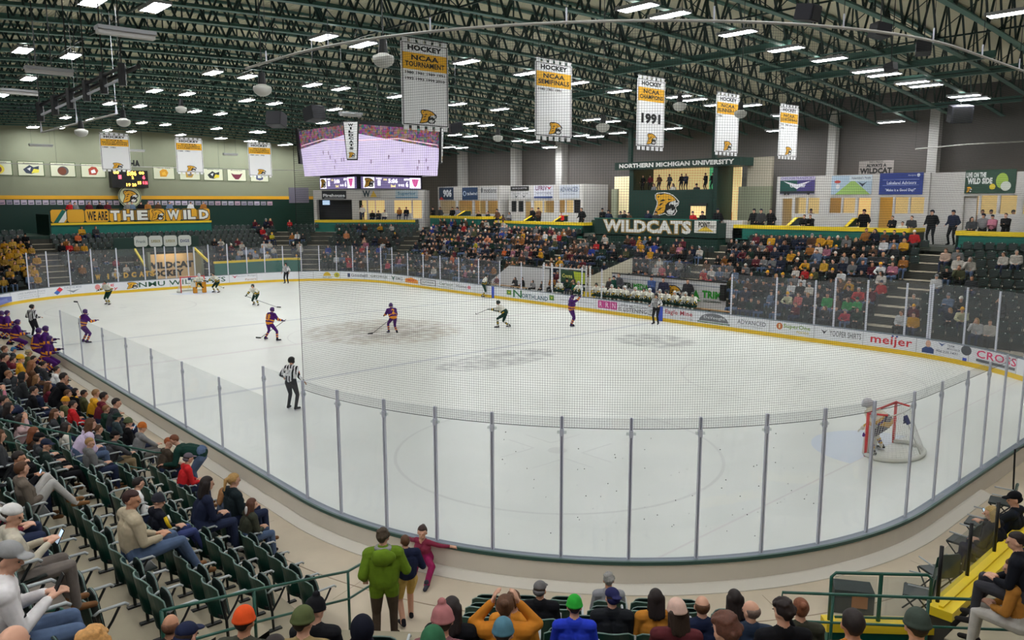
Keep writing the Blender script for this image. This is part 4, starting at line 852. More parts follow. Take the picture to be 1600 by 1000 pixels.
for (q, col, els, lab) in [((503, 298, 541, 311), (36, 38, 44), [('T', 'Firehouse', (226, 228, 232), .05, .25, .95, .62), ('r', None, (226, 228, 232), .1, .1, .9, .14)], 'black sign with white script above the corner suite'),
    ((565, 297, 595, 309), (190, 186, 182), [('T', 'W', (40, 60, 70), .05, .1, .45, .95), ('y', None, (220, 180, 70), .45, .1, .8, .95), ('r', None, (140, 140, 140), 0, 0, 1, .05)], 'W and gold triangle sign above the corner suite'),
    ((618, 297, 653, 310), (176, 192, 200), [('t', 'Superior', (70, 120, 150), .1, .3, .9, .8), ('r', None, (70, 130, 170), 0, .05, 1, .15)], 'pale blue script sign above the corner suite')]:
    r = rectD(*q, OF-.03); b = MB(); dbox(b, r[0], r[1], OF-.05, OF-.01, r[2], r[3], M('sg_%d_%d_%d' % col, *col)); sgn(b, dfn(OF-.05, r[0], r[1], r[2], r[3]), els); tag(b.build('wall_sign'), lab, 'sign', FG)
# corner front wall (green panel with yellow rail) and side returns
b = MB(); q0, q1 = onD(330, 405, 1.25), onD(468, 402, 1.25)
q0 = ((meet(SH, 1.25, SG, 1.25)-SG.c0)@SG.t, 0); dbox(b, q0[0], q1[0], 1.25, 1.35, .4, 1.78, GREEN); dbox(b, q0[0], q1[0]+.05, 1.2, 1.42, 1.78, 1.96, YEL)
struct(b, 'wall_left')
b = MB(); ym = meet(SH, 1.25, SG, 1.25)[1]; b.box(-31.22, -31.12, 3.55, ym, .4, 1.78, GREEN); b.box(-31.29, -31.07, 3.5, ym, 1.78, 1.96, YEL); struct(b, 'wall_left')
# grey roller door on the end wall near the corner
b = MB(); p = onX(451, 293, XE+.06); q = onX(483, 317, XE+.06); b.box(XE+.01, XE+.06, p[1], min(q[1], 23), q[2], p[2], M('door_grey', 112, 108, 122, rough=.6)); struct(b, 'door_60')

# ---------------------------------------------------------------- far end: balcony, tunnel, flags
xb = -39.5; ya = onX(79, 348, xb)[1]; yb = onX(330, 348, xb)[1]; b = MB()
b.box(xb-.15, xb, ya, yb, 3.9, 6.42, DGREEN); b.box(xb-.1, xb+.12, ya, yb, 5.1, 5.28, YEL); b.box(xb, xb+.02, ya, yb, 3.9, 5.1, GREEN); b.box(xb-5, xb-.15, ya, yb, 5.3, 5.4, CONC); b.box(xb-5, xb, ya-.1, ya, 3.9, 6.0, DGREEN); b.box(xb-5, xb, yb, yb+.1, 3.9, 6.0, DGREEN)
struct(b, 'wall_left')
LW = M('letter_white', 232, 232, 226); segs = [(79, 104), (105, 132), (133, 170), (171, 189), (190, 211), (212, 233), (234, 258), (259, 283), (284, 308), (309, 328)]
SGN = ['slash', 'plain', 'WE ARE', 'T', 'H', 'E', 'cat', 'W', 'IL', 'D']
for i, ((u0, u1), t) in enumerate(zip(segs, SGN)):
    y0, y1 = onX(u0, 337, xb+.03)[1], onX(u1, 337, xb+.03)[1]; z0, z1 = 5.32, 6.4; b = MB()
    ch = .12; b.prism([(xb+.03, y0+ch, z0), (xb+.03, y1-.02-ch, z0), (xb+.03, y1-.02, z0+ch), (xb+.03, y1-.02, z1-ch), (xb+.03, y1-.02-ch, z1), (xb+.03, y0+ch, z1), (xb+.03, y0, z1-ch), (xb+.03, y0, z0+ch)], (.03, 0, 0), GOLD)
    fn = xfn(xb+.06, y0, y1-.02, z0, z1)
    if t == 'slash': b.flat([(.15, 0), (.45, 0), (1, .9), (.75, 1)], lambda x, y: fn(x, y, .01), GREEN); b.flat([(.45, 0), (.8, 0), (1, .3), (1, .9)], lambda x, y: fn(x, y, .012), LW)
    elif t == 'cat': catlogo(b, lambda x, y, e=0.0: fn(x, y, .01+e), .08, .05, .84, .9)
    elif t == 'WE ARE': b.text(t, lambda p, q: fn(p, q, .01), .08, .95, .12, .85, BLACK, .03)
    elif t != 'plain':
        b.text(t, lambda p, q: fn(p, q, .01), .04, .96, .02, .98, BLACK, .1); b.text(t, lambda p, q: fn(p, q, .02), .1, .9, .1, .9, LW, .05)
    tag(b.build('balcony_panel'), 'gold balcony panel %s' % {'slash': 'with green and white slashes at the left end', 'plain': 'left plain beside the slashes', 'WE ARE': 'reading WE ARE in black', 'cat': 'showing a wildcat head'}.get(t, 'with the white letters %s of the balcony slogan' % t), 'panel', 'balcony slogan panels')
# scoreboard, round emblem, flags, plaques
y0, z1, y1, z0 = onX(174, 268, -46)[1], 10.05, onX(232, 290, -46)[1], 8.4; b = MB(); b.box(-47, -46, y0, y1, z0, z1, BLACK); sb = tag(b.build('scoreboard'), 'black scoreboard with orange and red digits on the end wall', 'scoreboard')
LO = mat('led_orange', (1, .55, .08), emit=3.5); LR = mat('led_red', (1, .08, .12), emit=3.0); fn = xfn(-46, y0, y1, z0, z1)
b = MB()
for t, a, c, d_, e, mt in [('00', .05, .2, .78, .95, LO), ('5:06', .42, .68, .7, .97, LO), ('00', .75, .9, .78, .95, LO), ('1', .18, .26, .5, .72, LR), ('6', .84, .92, .5, .72, LR), ('2', .54, .6, .5, .66, LO), ('19', .38, .5, .08, .26, LO), ('20', .54, .66, .08, .26, LO), ('15', .7, .8, .2, .38, LO), ('0', .84, .88, .2, .4, LR), ('36', .9, .98, .2, .4, LR)]:
    b.text(t, lambda p, q: fn(p, q, .02), a, c, d_, e, mt, .05)
b.build('digits', parent=sb)
cpt = onX(203, 307, -46.3); b = MB(); b.box(-47, -46.4, cpt[1]-.15, cpt[1]+.15, cpt[2]-.3, cpt[2]+.3, DARKM)
V = [(-46.4, cpt[1]+1.05*math.cos(a), cpt[2]+1.05*math.sin(a)) for a in np.linspace(0, 6.2832, 33)[:-1]]; b.prism(V, (.1, 0, 0), M('emblem_ring', 200, 204, 170))
V = [(-46.29, cpt[1]+1.0*math.cos(a), cpt[2]+1.0*math.sin(a)) for a in np.linspace(0, 6.2832, 33)[:-1]]; b.prism(V, (.01, 0, 0), DGREEN)
V = [(-46.27, cpt[1]+.94*math.cos(a), cpt[2]+.94*math.sin(a)) for a in np.linspace(0, 6.2832, 33)[:-1]]; b.prism(V, (.01, 0, 0), M('emblem_ring', 200, 204, 170))
fn = xfn(-46.25, cpt[1]-.7, cpt[1]+.7, cpt[2]-.6, cpt[2]+.6); catlogo(b, lambda x, y, e=0.0: fn(x, y, .01+e), 0, 0, 1, 1); tag(b.build('round_emblem'), 'round wildcat emblem on a disc above the balcony', 'emblem')
b = MB(); p = onX(186, 255, XE); q = onX(219, 256, XE); fn = xfn(XE+.01, p[1], q[1], p[2]-.35, p[2]+.35); b.text('CCHA', lambda x, y: fn(x, y, .01), 0, 1, 0, 1, BLACK, .06); tag(b.build('wall_lettering'), 'black conference initials on the cream end wall', 'lettering')
fl = [(-28, 18, (120, 70, 60), (220, 200, 60), 'a maroon and gold head', 'BOWLING GREEN'), (26, 68, (50, 60, 80), (230, 220, 80), 'a dark bird over yellow', 'Augustana'), (77, 117, (110, 60, 40), (90, 90, 90), 'a brown oval emblem', 'Bemidji State'), (125, 164, (170, 70, 50), (240, 240, 240), 'an orange and white figure', 'Bowling Green State'), (238, 272, (210, 150, 40), (230, 180, 60), 'a gold bulldog', 'Ferris State'), (279, 312, (190, 150, 60), (120, 120, 120), 'a gold anchor shape', 'Lake Superior State'), (317, 348, (30, 40, 40), (226, 206, 60), 'a black and yellow husky', 'Michigan Tech'), (354, 384, (110, 40, 60), (60, 30, 50), 'a maroon bull head', 'Minnesota State'), (390, 419, (60, 70, 110), (90, 90, 110), 'a grey horseshoe', 'St Thomas')]
for i, (u0, u1, c1_, c2_, lab, t) in enumerate(fl):
    vt = 250.5+(u0)*.036; y0, y1 = onX(u0, vt, XE)[1], onX(u1, vt, XE)[1]; zt = onX(u0, vt, XE)[2]; zb = zt-1.32; b = MB()
    b.box(XE+.02, XE+.04, y0, y1, zb, zt, M('flag_cream', 214, 216, 190)); fn = xfn(XE+.04, y0, y1, zb, zt)
    for q in ((0, 0, 1, .04), (0, .96, 1, 1), (0, .04, .03, .96), (.97, .04, 1, .96)): b.flat([(q[0], q[1]), (q[2], q[1]), (q[2], q[3]), (q[0], q[3])], lambda x, y: fn(x, y, .005), M('flag_edge', 70, 90, 50))
    b.text(t, lambda p, q: fn(p, q, .008), .2, .8, .82, .91, M('flag_text', 90, 90, 80), .02)
    m1, m2 = M('fl_%d_%d_%d' % c1_, *c1_), M('fl_%d_%d_%d' % c2_, *c2_)
    if i in (0, 2): b.flat([(.5+.22*math.cos(q), .42+.32*math.sin(q)) for q in np.linspace(0, 6.28, 20)[:-1]], lambda x, y: fn(x, y, .008), m2); b.flat([(.46+.17*math.cos(q), .4+.26*math.sin(q)) for q in np.linspace(0, 6.28, 20)[:-1]], lambda x, y: fn(x, y, .011), m1)
    elif i in (1, 6): b.flat([(.2, .45), (.45, .75), (.6, .6), (.8, .7), (.78, .3), (.5, .15), (.3, .2)], lambda x, y: fn(x, y, .008), m1); b.flat([(.5, .2), (.78, .25), (.8, .45), (.6, .5)], lambda x, y: fn(x, y, .011), m2); b.flat([(.35, .5), (.5, .6), (.45, .35)], lambda x, y: fn(x, y, .013), WHITE)
    elif i == 7: b.flat([(.2, .65), (.35, .55), (.65, .55), (.8, .65), (.7, .35), (.58, .15), (.42, .15), (.3, .35)], lambda x, y: fn(x, y, .008), m1)
    elif i == 8:
        b.flat([(.3, .7), (.42, .7), (.4, .3), (.6, .3), (.58, .7), (.7, .7), (.68, .2), (.5, .12), (.32, .2)], lambda x, y: fn(x, y, .008), m1)
    else: b.flat([(.32, .2), (.3, .6), (.45, .78), (.62, .74), (.7, .5), (.6, .2)], lambda x, y: fn(x, y, .008), m1); b.flat([(.42, .3), (.4, .5), (.55, .6), (.6, .35)], lambda x, y: fn(x, y, .011), m2)
    tag(b.build('team_flag'), 'framed pale flag with %s on the end wall' % lab, 'flag', 'flags on the end wall')
u = -2; i = 0
while u < 425:
    wd = 11.5-.006*u*.6
    if not 182 < u < 224:
        vt = 312.3+u*.006; y0, y1 = onX(u, vt, XE+.05)[1], onX(u+wd-2, vt, XE+.05)[1]; zt = onX(u, vt, XE)[2]; b = MB(); c = R.choice([(196, 186, 204), (180, 176, 190), (190, 160, 176), (150, 146, 160)])
        b.box(XE+.03, XE+.06, y0, y1, zt-.42, zt, M('pq_%d_%d_%d' % c, *c)); fn = xfn(XE+.06, y0, y1, zt-.42, zt); b.flat([(.15, .2), (.85, .25), (.8, .45), (.2, .4)], lambda x, y: fn(x, y, .005), M('pq_print', *R.choice([(90, 80, 110), (150, 70, 100), (80, 90, 90)])))
        tag(b.build('year_plaque'), 'small pale plaque under the yellow band, %s from the left' % ordw(i), 'plaque', 'plaques under the yellow band'); i += 1
    u += wd
# tunnel under the end stand
TY0, TY1 = -.9, 3.3
b = MB(); b.box(-35.4, -33.5, TY0-.2, TY0, .3, 2.84, CREAM); b.box(-35.4, -33.5, TY1, TY1+.2, .3, 2.84, CREAM); b.box(-35.5, -35.4, TY0, TY1, .3, 2.84, M('tunnel_lit', 236, 200, 150)); b.box(-35.4, -33.6, TY0, TY1, 2.78, 2.84, DARKM)
b.box(-34.2, -34.1, TY0-2.6, TY1+.1, 2.62, 4.1, DGREEN)
struct(b, 'wall_left')
b = MB(); b.box(-34.7, -34.55, TY0+.6, TY1-.6, 2.72, 2.78, mat('hidden_tunnel_lamp', (1, .86, .6), emit=16)); tag(b.build('hidden_tunnel_lamp'), 'unseen warm lamp hidden behind the tunnel header', 'lamp')  # unseen lamp placed behind the header to light the tunnel wall
b = MB(); fn = xfn(-35.38, TY0+.1, TY1-.1, .5, 2.1); b.text('WILDCAT', lambda p, q: fn(p, q, .01), .0, 1.02, .48, .85, BLACK, .06); b.text('HOCKEY', lambda p, q: fn(p, q, .01), .0, .8, .05, .4, BLACK, .06); tag(b.build('wall_lettering'), 'black WILDCAT HOCKEY letters on the tunnel wall', 'lettering')
for i, (u0, u1, t, c) in enumerate([(210, 231, 'Frank', (120, 130, 130)), (233, 254, 'SUPERIOR', (150, 140, 90)), (256, 277, 'SUPERIOR', (150, 140, 90)), (279, 299, 'DIGS', (50, 60, 110))]):
    y0, y1 = onX(u0, 377, -33.95)[1], onX(u1, 377, -33.95)[1]; zt, zb = onX(u0, 369-.4*i, -33.95)[2], onX(u0, 386-.4*i, -33.95)[2]; b = MB(); ch = .15
    b.prism([(-34.05, y0+ch, zb), (-34.05, y1-ch, zb), (-34.05, y1, zb+ch), (-34.05, y1, zt-ch), (-34.05, y1-ch, zt), (-34.05, y0+ch, zt), (-34.05, y0, zt-ch), (-34.05, y0, zb+ch)], (.06, 0, 0), M('sign_offwhite', 206, 210, 204)); fn = xfn(-33.99, y0, y1, zb, zt); b.text(t, lambda p, q: fn(p, q, .01), .15, .85, .35, .62, M('sg_%d_%d_%d' % c, *c), .03)
    tag(b.build('tunnel_sign'), 'white cut corner sign above the tunnel, %s from the left' % ordw(i), 'sign', 'signs above the tunnel')
b = MB(); p = onX(211, 390, -33.2); q = onX(226, 415, -31.6); b.obox((p+q)/2, (q-p)/2, (0, .07, 0), (0, 0, .09), YEL); p = onX(304, 388, -33.2); q = onX(325, 408, -31.6); b.obox((p+q)/2, (q-p)/2, (0, .07, 0), (0, 0, .09), YEL); tag(b.build('tunnel_rail'), 'pair of sloping yellow rails flanking the tunnel', 'rail')
for i, (u, t) in enumerate(zip([153, 169, 182, 197, 209, 221, 230, 238], 'WILDCATS')):
    vv = 433-(u-153)*.07; p = onX(u-4, vv+4.5, -31.35); q = onX(u+4, vv-4.5, -31.35); b = MB(); fn = xfn(-31.35, p[1], q[1], p[2], q[2]); b.text(t, lambda x, y: fn(x, y, .02), .05 if t != 'I' else .35, .95 if t != 'I' else .65, 0, 1, M('letter_gold', 226, 176, 60), .06)
    tag(b.build('cut_letter'), 'gold cut out letter %s behind the far glass%s' % (t, {}.get(i, '')), 'letter', 'gold letters behind the far glass')
b = MB(); b.box(-31.45, -31.37, onX(146, 437, -31.4)[1], onX(246, 425, -31.4)[1], .4, 1.0, DGREEN); struct(b, 'wall_left')
for i, u in enumerate((245, 276, 305)):
    p = onX(u, 430, -30.6); b = MB(); b.box(-30.65, -30.55, p[1]-.05, p[1]+.05, .4, onX(u, 386, -30.6)[2], PW); tag(b.build('tunnel_post'), 'thick white post in front of the tunnel, %s from the left' % ordw(i), 'post', 'white posts at the tunnel')

# ---------------------------------------------------------------- hanging banners
BWH = M('banner_white', 246, 246, 246, rough=.7); BGD = M('banner_gold', 240, 180, 40, rough=.7)
def banner(x, u0, v0, u1, v1, title, years, label, big=None, group='hockey banners'):
    um = (u0+u1)/2; y0, y1 = onX(u0, (v0+v1)/2, x)[1], onX(u1, (v0+v1)/2, x)[1]; zt, zb = onX(um, v0, x)[2], onX(um, v1, x)[2]
    t = empty('hanging_banner', (x, (y0+y1)/2, zb), 0, label, 'banner', group); w = (y1-y0)/2; h = zt-zb
    fn = lambda a, c, e=0.0: (e+.012, -w+2*w*a, h*c)
    b = MB(); b.box(-.01, .01, -w, w, h*.05, h*.95, BWH)
    for i in range(6):
        if i < 5: 
            a = -w+2*w*(i*2+.0)/10*1.0
        a = -w+2*w*i/6+w/14; b.box(-.01, .01, a, a+w/5, h*.95, h, BWH); b.box(-.01, .01, a, a+w/5, 0, h*.05, BWH)
    b.box(-.01, .01, -w, w, h*.985, h*.99, BWH); b.build('cloth', parent=t)
    b = MB(); b.flat([(.03, .66), (.97, .66), (.97, .84), (.03, .84)], lambda p, q: fn(p, q, .002), BGD); b.build('gold_field', parent=t)
    b = MB(); b.text('HOCKEY', lambda p, q: fn(p, q, .004), .14, .86, .865, .925, BLACK, .05)
    L_ = title.split('|')
    for i, s in enumerate(L_): hh = .145/len(L_); z = .835-(i+1)*hh; wd = min(.84, .13*len(s)+.06); b.text(s, lambda p, q: fn(p, q, .006), .5-wd/2, .5+wd/2, z, z+hh*.78, BLACK, .03)
    for i, s in enumerate(years):
        b.text(s, lambda p, q: fn(p, q, .004), .08, .08+.84*min(1, len(s)/19.), .61-i*.065, .64-i*.065, BLACK, .03)
    if big: b.text(big, lambda p, q: fn(p, q, .004), .15, .85, .36, .5, BLACK, .06)
    for q in ((.02, .055, .035, .945), (.965, .055, .98, .945), (.02, .055, .98, .065), (.02, .938, .98, .945)): b.flat([(q[0], q[1]), (q[2], q[1]), (q[2], q[3]), (q[0], q[3])], lambda p, r_: fn(p, r_, .003), BLACK)
    b.build('lettering', parent=t)
    b = MB(); catlogo(b, lambda p, q, e=0.0: fn(p, q, .004+e), .36, .08, .36, .15, e=.003); b.build('emblem', parent=t)
    b = MB(); b.tube((0, -w, h*1.0), (0, w, h*1.0), .02, DARKM, 6); b.build('rod', parent=t)
    for s_ in (-1, 1): b = MB(); b.tube((0, s_*w*.8, h), (0, s_*w*.8, chz((y0+y1)/2+s_*w*.8)+2.06-zb), .006, DARKM, 4); b.build('cord', parent=t)
banner(15, 627, 62, 700, 204, 'NCAA|TOURNAMENT', ['1980 1981 1989 1991', '1992 1993 1999 2010'], 'largest hanging hockey banner, NCAA tournament with two rows of years')
banner(15, 836, 93, 893, 220, 'NCAA|SEMIFINALS', ['1980 1981 1991'], 'white and gold hockey banner reading NCAA semifinals')
banner(15, 995, 119, 1038, 235, 'NCAA|CHAMPIONS', [], 'hockey banner with the big number 1991', big='1991')
banner(15, 1118, 145, 1154, 243, 'NCAA|RUNNER-UP', ['1980'], 'narrow hockey banner reading NCAA runner-up')
banner(15, 1217, 163, 1246, 249, 'NCAA|QUARTERFINALS', ['1981 1989 1993 2010', '1992'], 'smallest right hand hockey banner, NCAA quarterfinals')
banner(-21, 157, 208, 203, 268, 'CCHA|REGULAR SEASON|CHAMPIONS', ['1980  1981'], 'hockey banner in front of the end wall, CCHA regular season champions')
banner(-21, 275, 215, 317, 272, 'CCHA|TOURNAMENT|CHAMPIONS', ['1980  1981'], 'hockey banner in front of the end wall, CCHA tournament champions')
banner(-21, 388, 222, 424, 277, 'WCHA|TOURNAMENT|CHAMPIONS', ['1989 1991 1992'], 'hockey banner left of the video board, WCHA tournament champions')

# ---------------------------------------------------------------- centre video board
J = empty('video_board', (0, 0, 7.6), 0, 'four sided video scoreboard hanging over centre ice', 'scoreboard')
def screen_mat():
    m = bpy.data.materials.new('screen_picture'); m.use_nodes = True; nt = m.node_tree; b = nt.nodes['Principled BSDF']; N = nt.nodes.new; L = nt.links.new
    tc = N('ShaderNodeTexCoord'); sp = N('ShaderNodeSeparateXYZ'); L(tc.outputs['Object'], sp.inputs[0])
    add = N('ShaderNodeMath'); add.operation = 'ADD'; L(sp.outputs[0], add.inputs[0]); L(sp.outputs[1], add.inputs[1])
    ab = N('ShaderNodeMath'); ab.operation = 'ABSOLUTE'; L(add.outputs[0], ab.inputs[0])
    pw = N('ShaderNodeMath'); pw.operation = 'MULTIPLY_ADD'; L(ab.outputs[0], pw.inputs[0]); pw.inputs[1].default_value = .1; L(sp.outputs[2], pw.inputs[2])
    gt = N('ShaderNodeMath'); gt.operation = 'GREATER_THAN'; L(pw.outputs[0], gt.inputs[0]); gt.inputs[1].default_value = 2.62
    vo = N('ShaderNodeTexVoronoi'); vo.inputs['Scale'].default_value = 9; L(tc.outputs['Object'], vo.inputs['Vector'])
    hs = N('ShaderNodeMixRGB'); hs.blend_type = 'MULTIPLY'; hs.inputs[0].default_value = 1; hs.inputs[2].default_value = (.38, .2, .26, 1); L(vo.outputs['Color'], hs.inputs[1])
    no = N('ShaderNodeTexNoise'); no.inputs['Scale'].default_value = 2; L(tc.outputs['Object'], no.inputs['Vector'])
    rp = N('ShaderNodeMixRGB'); rp.inputs[1].default_value = (.70, .58, .95, 1); rp.inputs[2].default_value = (.92, .82, 1, 1); L(no.outputs['Fac'], rp.inputs[0])
    mx = N('ShaderNodeMixRGB'); L(gt.outputs[0], mx.inputs[0]); L(rp.outputs[0], mx.inputs[1]); L(hs.outputs[0], mx.inputs[2])
    L(mx.outputs[0], b.inputs['Emission Color']); b.inputs['Emission Strength'].default_value = .95; b.inputs['Base Color'].default_value = (.02, .02, .02, 1)
    return m
SCR = screen_mat(); RING = mat('ring_screen', (.2, .16, .32), emit=.35, ecol=(.35, .28, .6)); LEDW = mat('led_white', (1, .95, 1), emit=1.6); LEDY = mat('led_yellow', (1, .8, .3), emit=1.6); LEDM = mat('led_maroon', (.6, .1, .3), emit=1.0)
b = MB(); b.box(-2.35, 2.35, -2.35, 2.35, .72, 3.1, BLACK); b.box(-1.9, 1.9, -1.9, 1.9, .02, .72, BLACK); b.box(-1.8, 1.8, -1.8, 1.8, 3.1, 3.3, DARKM); b.build('frame', parent=J)
for sd, nm in ((0, 'x+'), (1, 'y-'), (2, 'x-'), (3, 'y+')):
    a = -sd*math.pi/2; n = np.array([math.cos(a), math.sin(a), 0]); t = np.array([-n[1], n[0], 0])
    b = MB(); c0 = n*2.62; lo, hi = 2.42, 2.55
    A_ = [c0-t*lo-n*.12+np.array([0, 0, .72]), c0+t*lo-n*.12+np.array([0, 0, .72]), c0+t*hi+n*.05+np.array([0, 0, 3.02]), c0-t*hi+n*.05+np.array([0, 0, 3.02])]
    b.prism(A_, -n*.12, SCR); s_ = b.build('screen', parent=J)
    f = lambda p, q, e=.01: tuple(c0-n*.12+t*(-lo+2*lo*p)+np.array([0, 0, .72+2.3*q])+n*(.17*q+e))
    b = MB(); dk = mat('screen_dark', (.35, .25, .4), emit=.35)
    for k in range(7):
        px = .1+.8*R.random(); py = .08+.5*R.random(); b.flat([(px, py), (px+.012, py), (px+.016, py+.08), (px-.004, py+.08)], f, dk)
    b.flat([(0, .66), (.5, .75), (1, .66), (1, .68), (.5, .77), (0, .68)], f, mat('screen_line', (.95, .6, .7), emit=.7)); b.build('screen_figures', parent=s_)
    b = MB(); r0 = n*2.0; w = 1.75
    b.prism([r0-t*w+np.array([0, 0, .05]), r0+t*w+np.array([0, 0, .05]), r0+t*w+np.array([0, 0, .62]), r0-t*w+np.array([0, 0, .62])], -n*.1, RING); rg = b.build('ring_display', parent=J)
    f = lambda p, q, e=.01: tuple(r0+t*(-w+2*w*p)+np.array([0, 0, .05+.57*q])+n*e); b = MB()
    b.flat([(.02, .05), (.2, .05), (.2, .95), (.02, .95)], lambda p, q: f(p, q, .004), LEDW); catlogo(b, lambda p, q, e=0.0: f(p, q, .012+e), .03, .1, .16, .8)
    b.flat([(.8, .05), (.99, .05), (.99, .95), (.8, .95)], lambda p, q: f(p, q, .004), LEDW); b.flat([(.83, .85), (.96, .85), (.93, .3), (.895, .1), (.86, .3)], lambda p, q: f(p, q, .01), LEDM)
    for s2, x0_, x1_, y0_, y1_, mt in (('1', .25, .3, .25, .7, LEDW), ('NMU', .23, .32, .78, .93, LEDW), ('5:06', .43, .59, .48, .86, LEDW), ('2nd', .47, .55, .14, .34, LEDY), ('S.O.G.', .35, .41, .7, .86, LEDY), ('6', .73, .77, .15, .62, LEDW), ('MSU', .7, .79, .72, .9, LEDW), ('18 4:12', .6, .7, .2, .4, LEDW)): b.text(s2, f, x0_, x1_, y0_, y1_, mt, .04)
    b.build('ring_figures', parent=rg)
    cdir = np.array([math.cos(a-math.pi/4), math.sin(a-math.pi/4), 0]); ct = np.array([-cdir[1], cdir[0], 0]); b = MB()
    cc_ = cdir*3.78; b.prism([cc_-ct*.25-cdir*.06+np.array([0, 0, 1.35]), cc_+ct*.25-cdir*.06+np.array([0, 0, 1.35]), cc_+ct*.38+np.array([0, 0, 3.15]), cc_-ct*.38+np.array([0, 0, 3.15])], -cdir*.12, BLACK); sgp = b.build('corner_sign', parent=J)
    f = lambda p, q, e=.02: tuple(cc_+ct*(p-.5)*(.48+.24*q)+np.array([0, 0, 1.35+1.8*q])+cdir*(-.06+.06*q+e)); b = MB(); b.flat([(.04, .03), (.96, .03), (.96, .97), (.04, .97)], lambda p, q: f(p, q, .01), mat('sign_lit', (.85, .85, .85), emit=.15))
    for k, L_ in enumerate('WILDCATS'): b.text(L_, f, .32 if L_ != 'I' else .44, .68 if L_ != 'I' else .56, .86-k*.085, .925-k*.085, BLACK, .06)
    catlogo(b, lambda p, q, e=0.0: f(p, q, .02+e), .2, .06, .6, .14); b.build('corner_lettering', parent=sgp)
for sx in (-1, 1):
    for sy in (-1, 1): b = MB(); b.tube((sx*1.5, sy*1.5, 3.3), (sx*1.5, sy*1.5, 8.2), .02, DARKM, 5); b.build('cable', parent=J)

# ---------------------------------------------------------------- goals
REDP = M('goal_red', 214, 44, 44, rough=.35); GWH = M('goal_white', 216, 216, 208, rough=.6)
def goal(x, sgnx, label):
    """mouth faces -sgnx, base reaches toward +sgnx"""
    t = empty('goal_net', (x, 0, 0), 0 if sgnx > 0 else math.pi, label, 'goal')
    b = MB()
    for s_ in (-1, 1): b.tube((0, s_*.915, 0), (0, s_*.915, 1.22), .04, REDP, 10); b.tube((0, s_*.915, 1.22), (.45, s_*.72, 1.22), .028, REDP, 8)
    b.tube((0, -.945, 1.22), (0, .945, 1.22), .035, REDP, 10); b.build('goal_frame', parent=t, smooth=True)
    b = MB(); A_ = np.linspace(-math.pi/2, math.pi/2, 13); base = [(0, -.915, .06)]+[(.35+.75*math.cos(a), 1.08*math.sin(a), .06) for a in A_]+[(0, .915, .06)]
    b.poly(base, .06, GWH, 8); top = [(.45+.12*math.cos(a), .72*math.sin(a), 1.2) for a in A_]; b.poly(top, .02, GWH, 6); b.tube((.57, 0, 1.2), (1.1, 0, .1), .02, GWH, 6); b.build('base_pad', parent=t, smooth=True)
    b = MB(); NM = M('goal_cord', 226, 226, 220); n = 25; cw = .004
    up = [np.array((.45+.12*math.cos(a), .72*math.sin(a), 1.2)) for a in np.linspace(-math.pi/2, math.pi/2, n)]; dn = [np.array((.35+.75*math.cos(a), 1.08*math.sin(a), .1)) for a in np.linspace(-math.pi/2, math.pi/2, n)]
    up = [np.array((.45*i/7, -.915+.195*i/7, 1.2)) for i in range(7)]+up+[np.array((.45-.45*i/7, .72+.195*i/7, 1.2)) for i in range(1, 8)]
    dn = [np.array((.35*i/7, -.915-.165*i/7, .1)) for i in range(7)]+dn+[np.array((.35-.35*i/7, 1.08-.165*i/7, .1)) for i in range(1, 8)]
    for p, q in zip(up, dn): b.tube(p, q, cw, NM, 3, cap=False)
    for k in range(22): f_ = k/21; b.poly([p+(q-p)*f_ for p, q in zip(up, dn)], cw, NM, 3, cap=False)
    for k in range(1, 9): y = -.8+1.6*k/9; b.tube((0, y, 1.21), (.55, y*.8, 1.2), cw, NM, 3, cap=False)
    b.build('netting', parent=t)
    b = MB(); b.box(.62, .64, -.1, .1, .9, 1.12, M('goal_label', 50, 56, 110)); b.obox((.68, .0, 1.0), (.012, 0, -.006), (0, .12, 0), (.05, 0, -.1), M('goal_label', 50, 56, 110)); b.build('maker_badge', parent=t)
    return t
goal(GL, 1, 'near goal with red posts and white net beside the leaning goaltender'); goal(-GL, -1, 'far goal with red posts in front of the end boards')
# ---------------------------------------------------------------- figures
def capsule(p0, p1, r0, r1, n=10):
    """closed tapered capsule as vertex / face lists"""
    p0, p1 = np.asarray(p0, float), np.asarray(p1, float); d = p1-p0; L = np.linalg.norm(d)+1e-9; d = d/L
    a = np.cross(d, [0, 0, 1] if abs(d[2]) < .9 else [0, 1, 0]); a /= np.linalg.norm(a); c = np.cross(d, a)
    V = []; F = []; rings = [(-math.cos(t)*r0, math.sin(t)*r0) for t in (0.5, 1.05, 1.5708)]+[(L+math.sin(t)*r1, math.cos(t)*r1) for t in (0.0, .52, 1.07)]
    V.append(p0-d*r0)
    for h, r in rings:
        for j in range(n): t = 2*math.pi*j/n; V.append(p0+d*h+r*(math.cos(t)*a+math.sin(t)*c))
    V.append(p1+d*r1); m = len(rings)
    for j in range(n):
        k = (j+1) % n; F.append((0, 1+k, 1+j))
        for i in range(m-1): F.append((1+i*n+j, 1+i*n+k, 1+(i+1)*n+k, 1+(i+1)*n+j))
        F.append((1+(m-1)*n+j, 1+(m-1)*n+k, len(V)-1))
    return V, F
def remesh(V, F, vox, smooth=2, name='body'):
    me = bpy.data.meshes.new(name); me.from_pydata([tuple(map(float, v)) for v in V], [], F); o = bpy.data.objects.new(name, me); COL.objects.link(o)
    m = o.modifiers.new('r', 'REMESH'); m.mode = 'VOXEL'; m.voxel_size = vox; m.adaptivity = 0
    if smooth: s_ = o.modifiers.new('s', 'SMOOTH'); s_.factor = .5; s_.iterations = smooth
    dg = bpy.context.evaluated_depsgraph_get(); out = bpy.data.meshes.new_from_object(o.evaluated_get(dg)); bpy.data.objects.remove(o); bpy.data.meshes.remove(me)
    out.polygons.foreach_set('use_smooth', [True]*len(out.polygons)); out.name = name
    return out
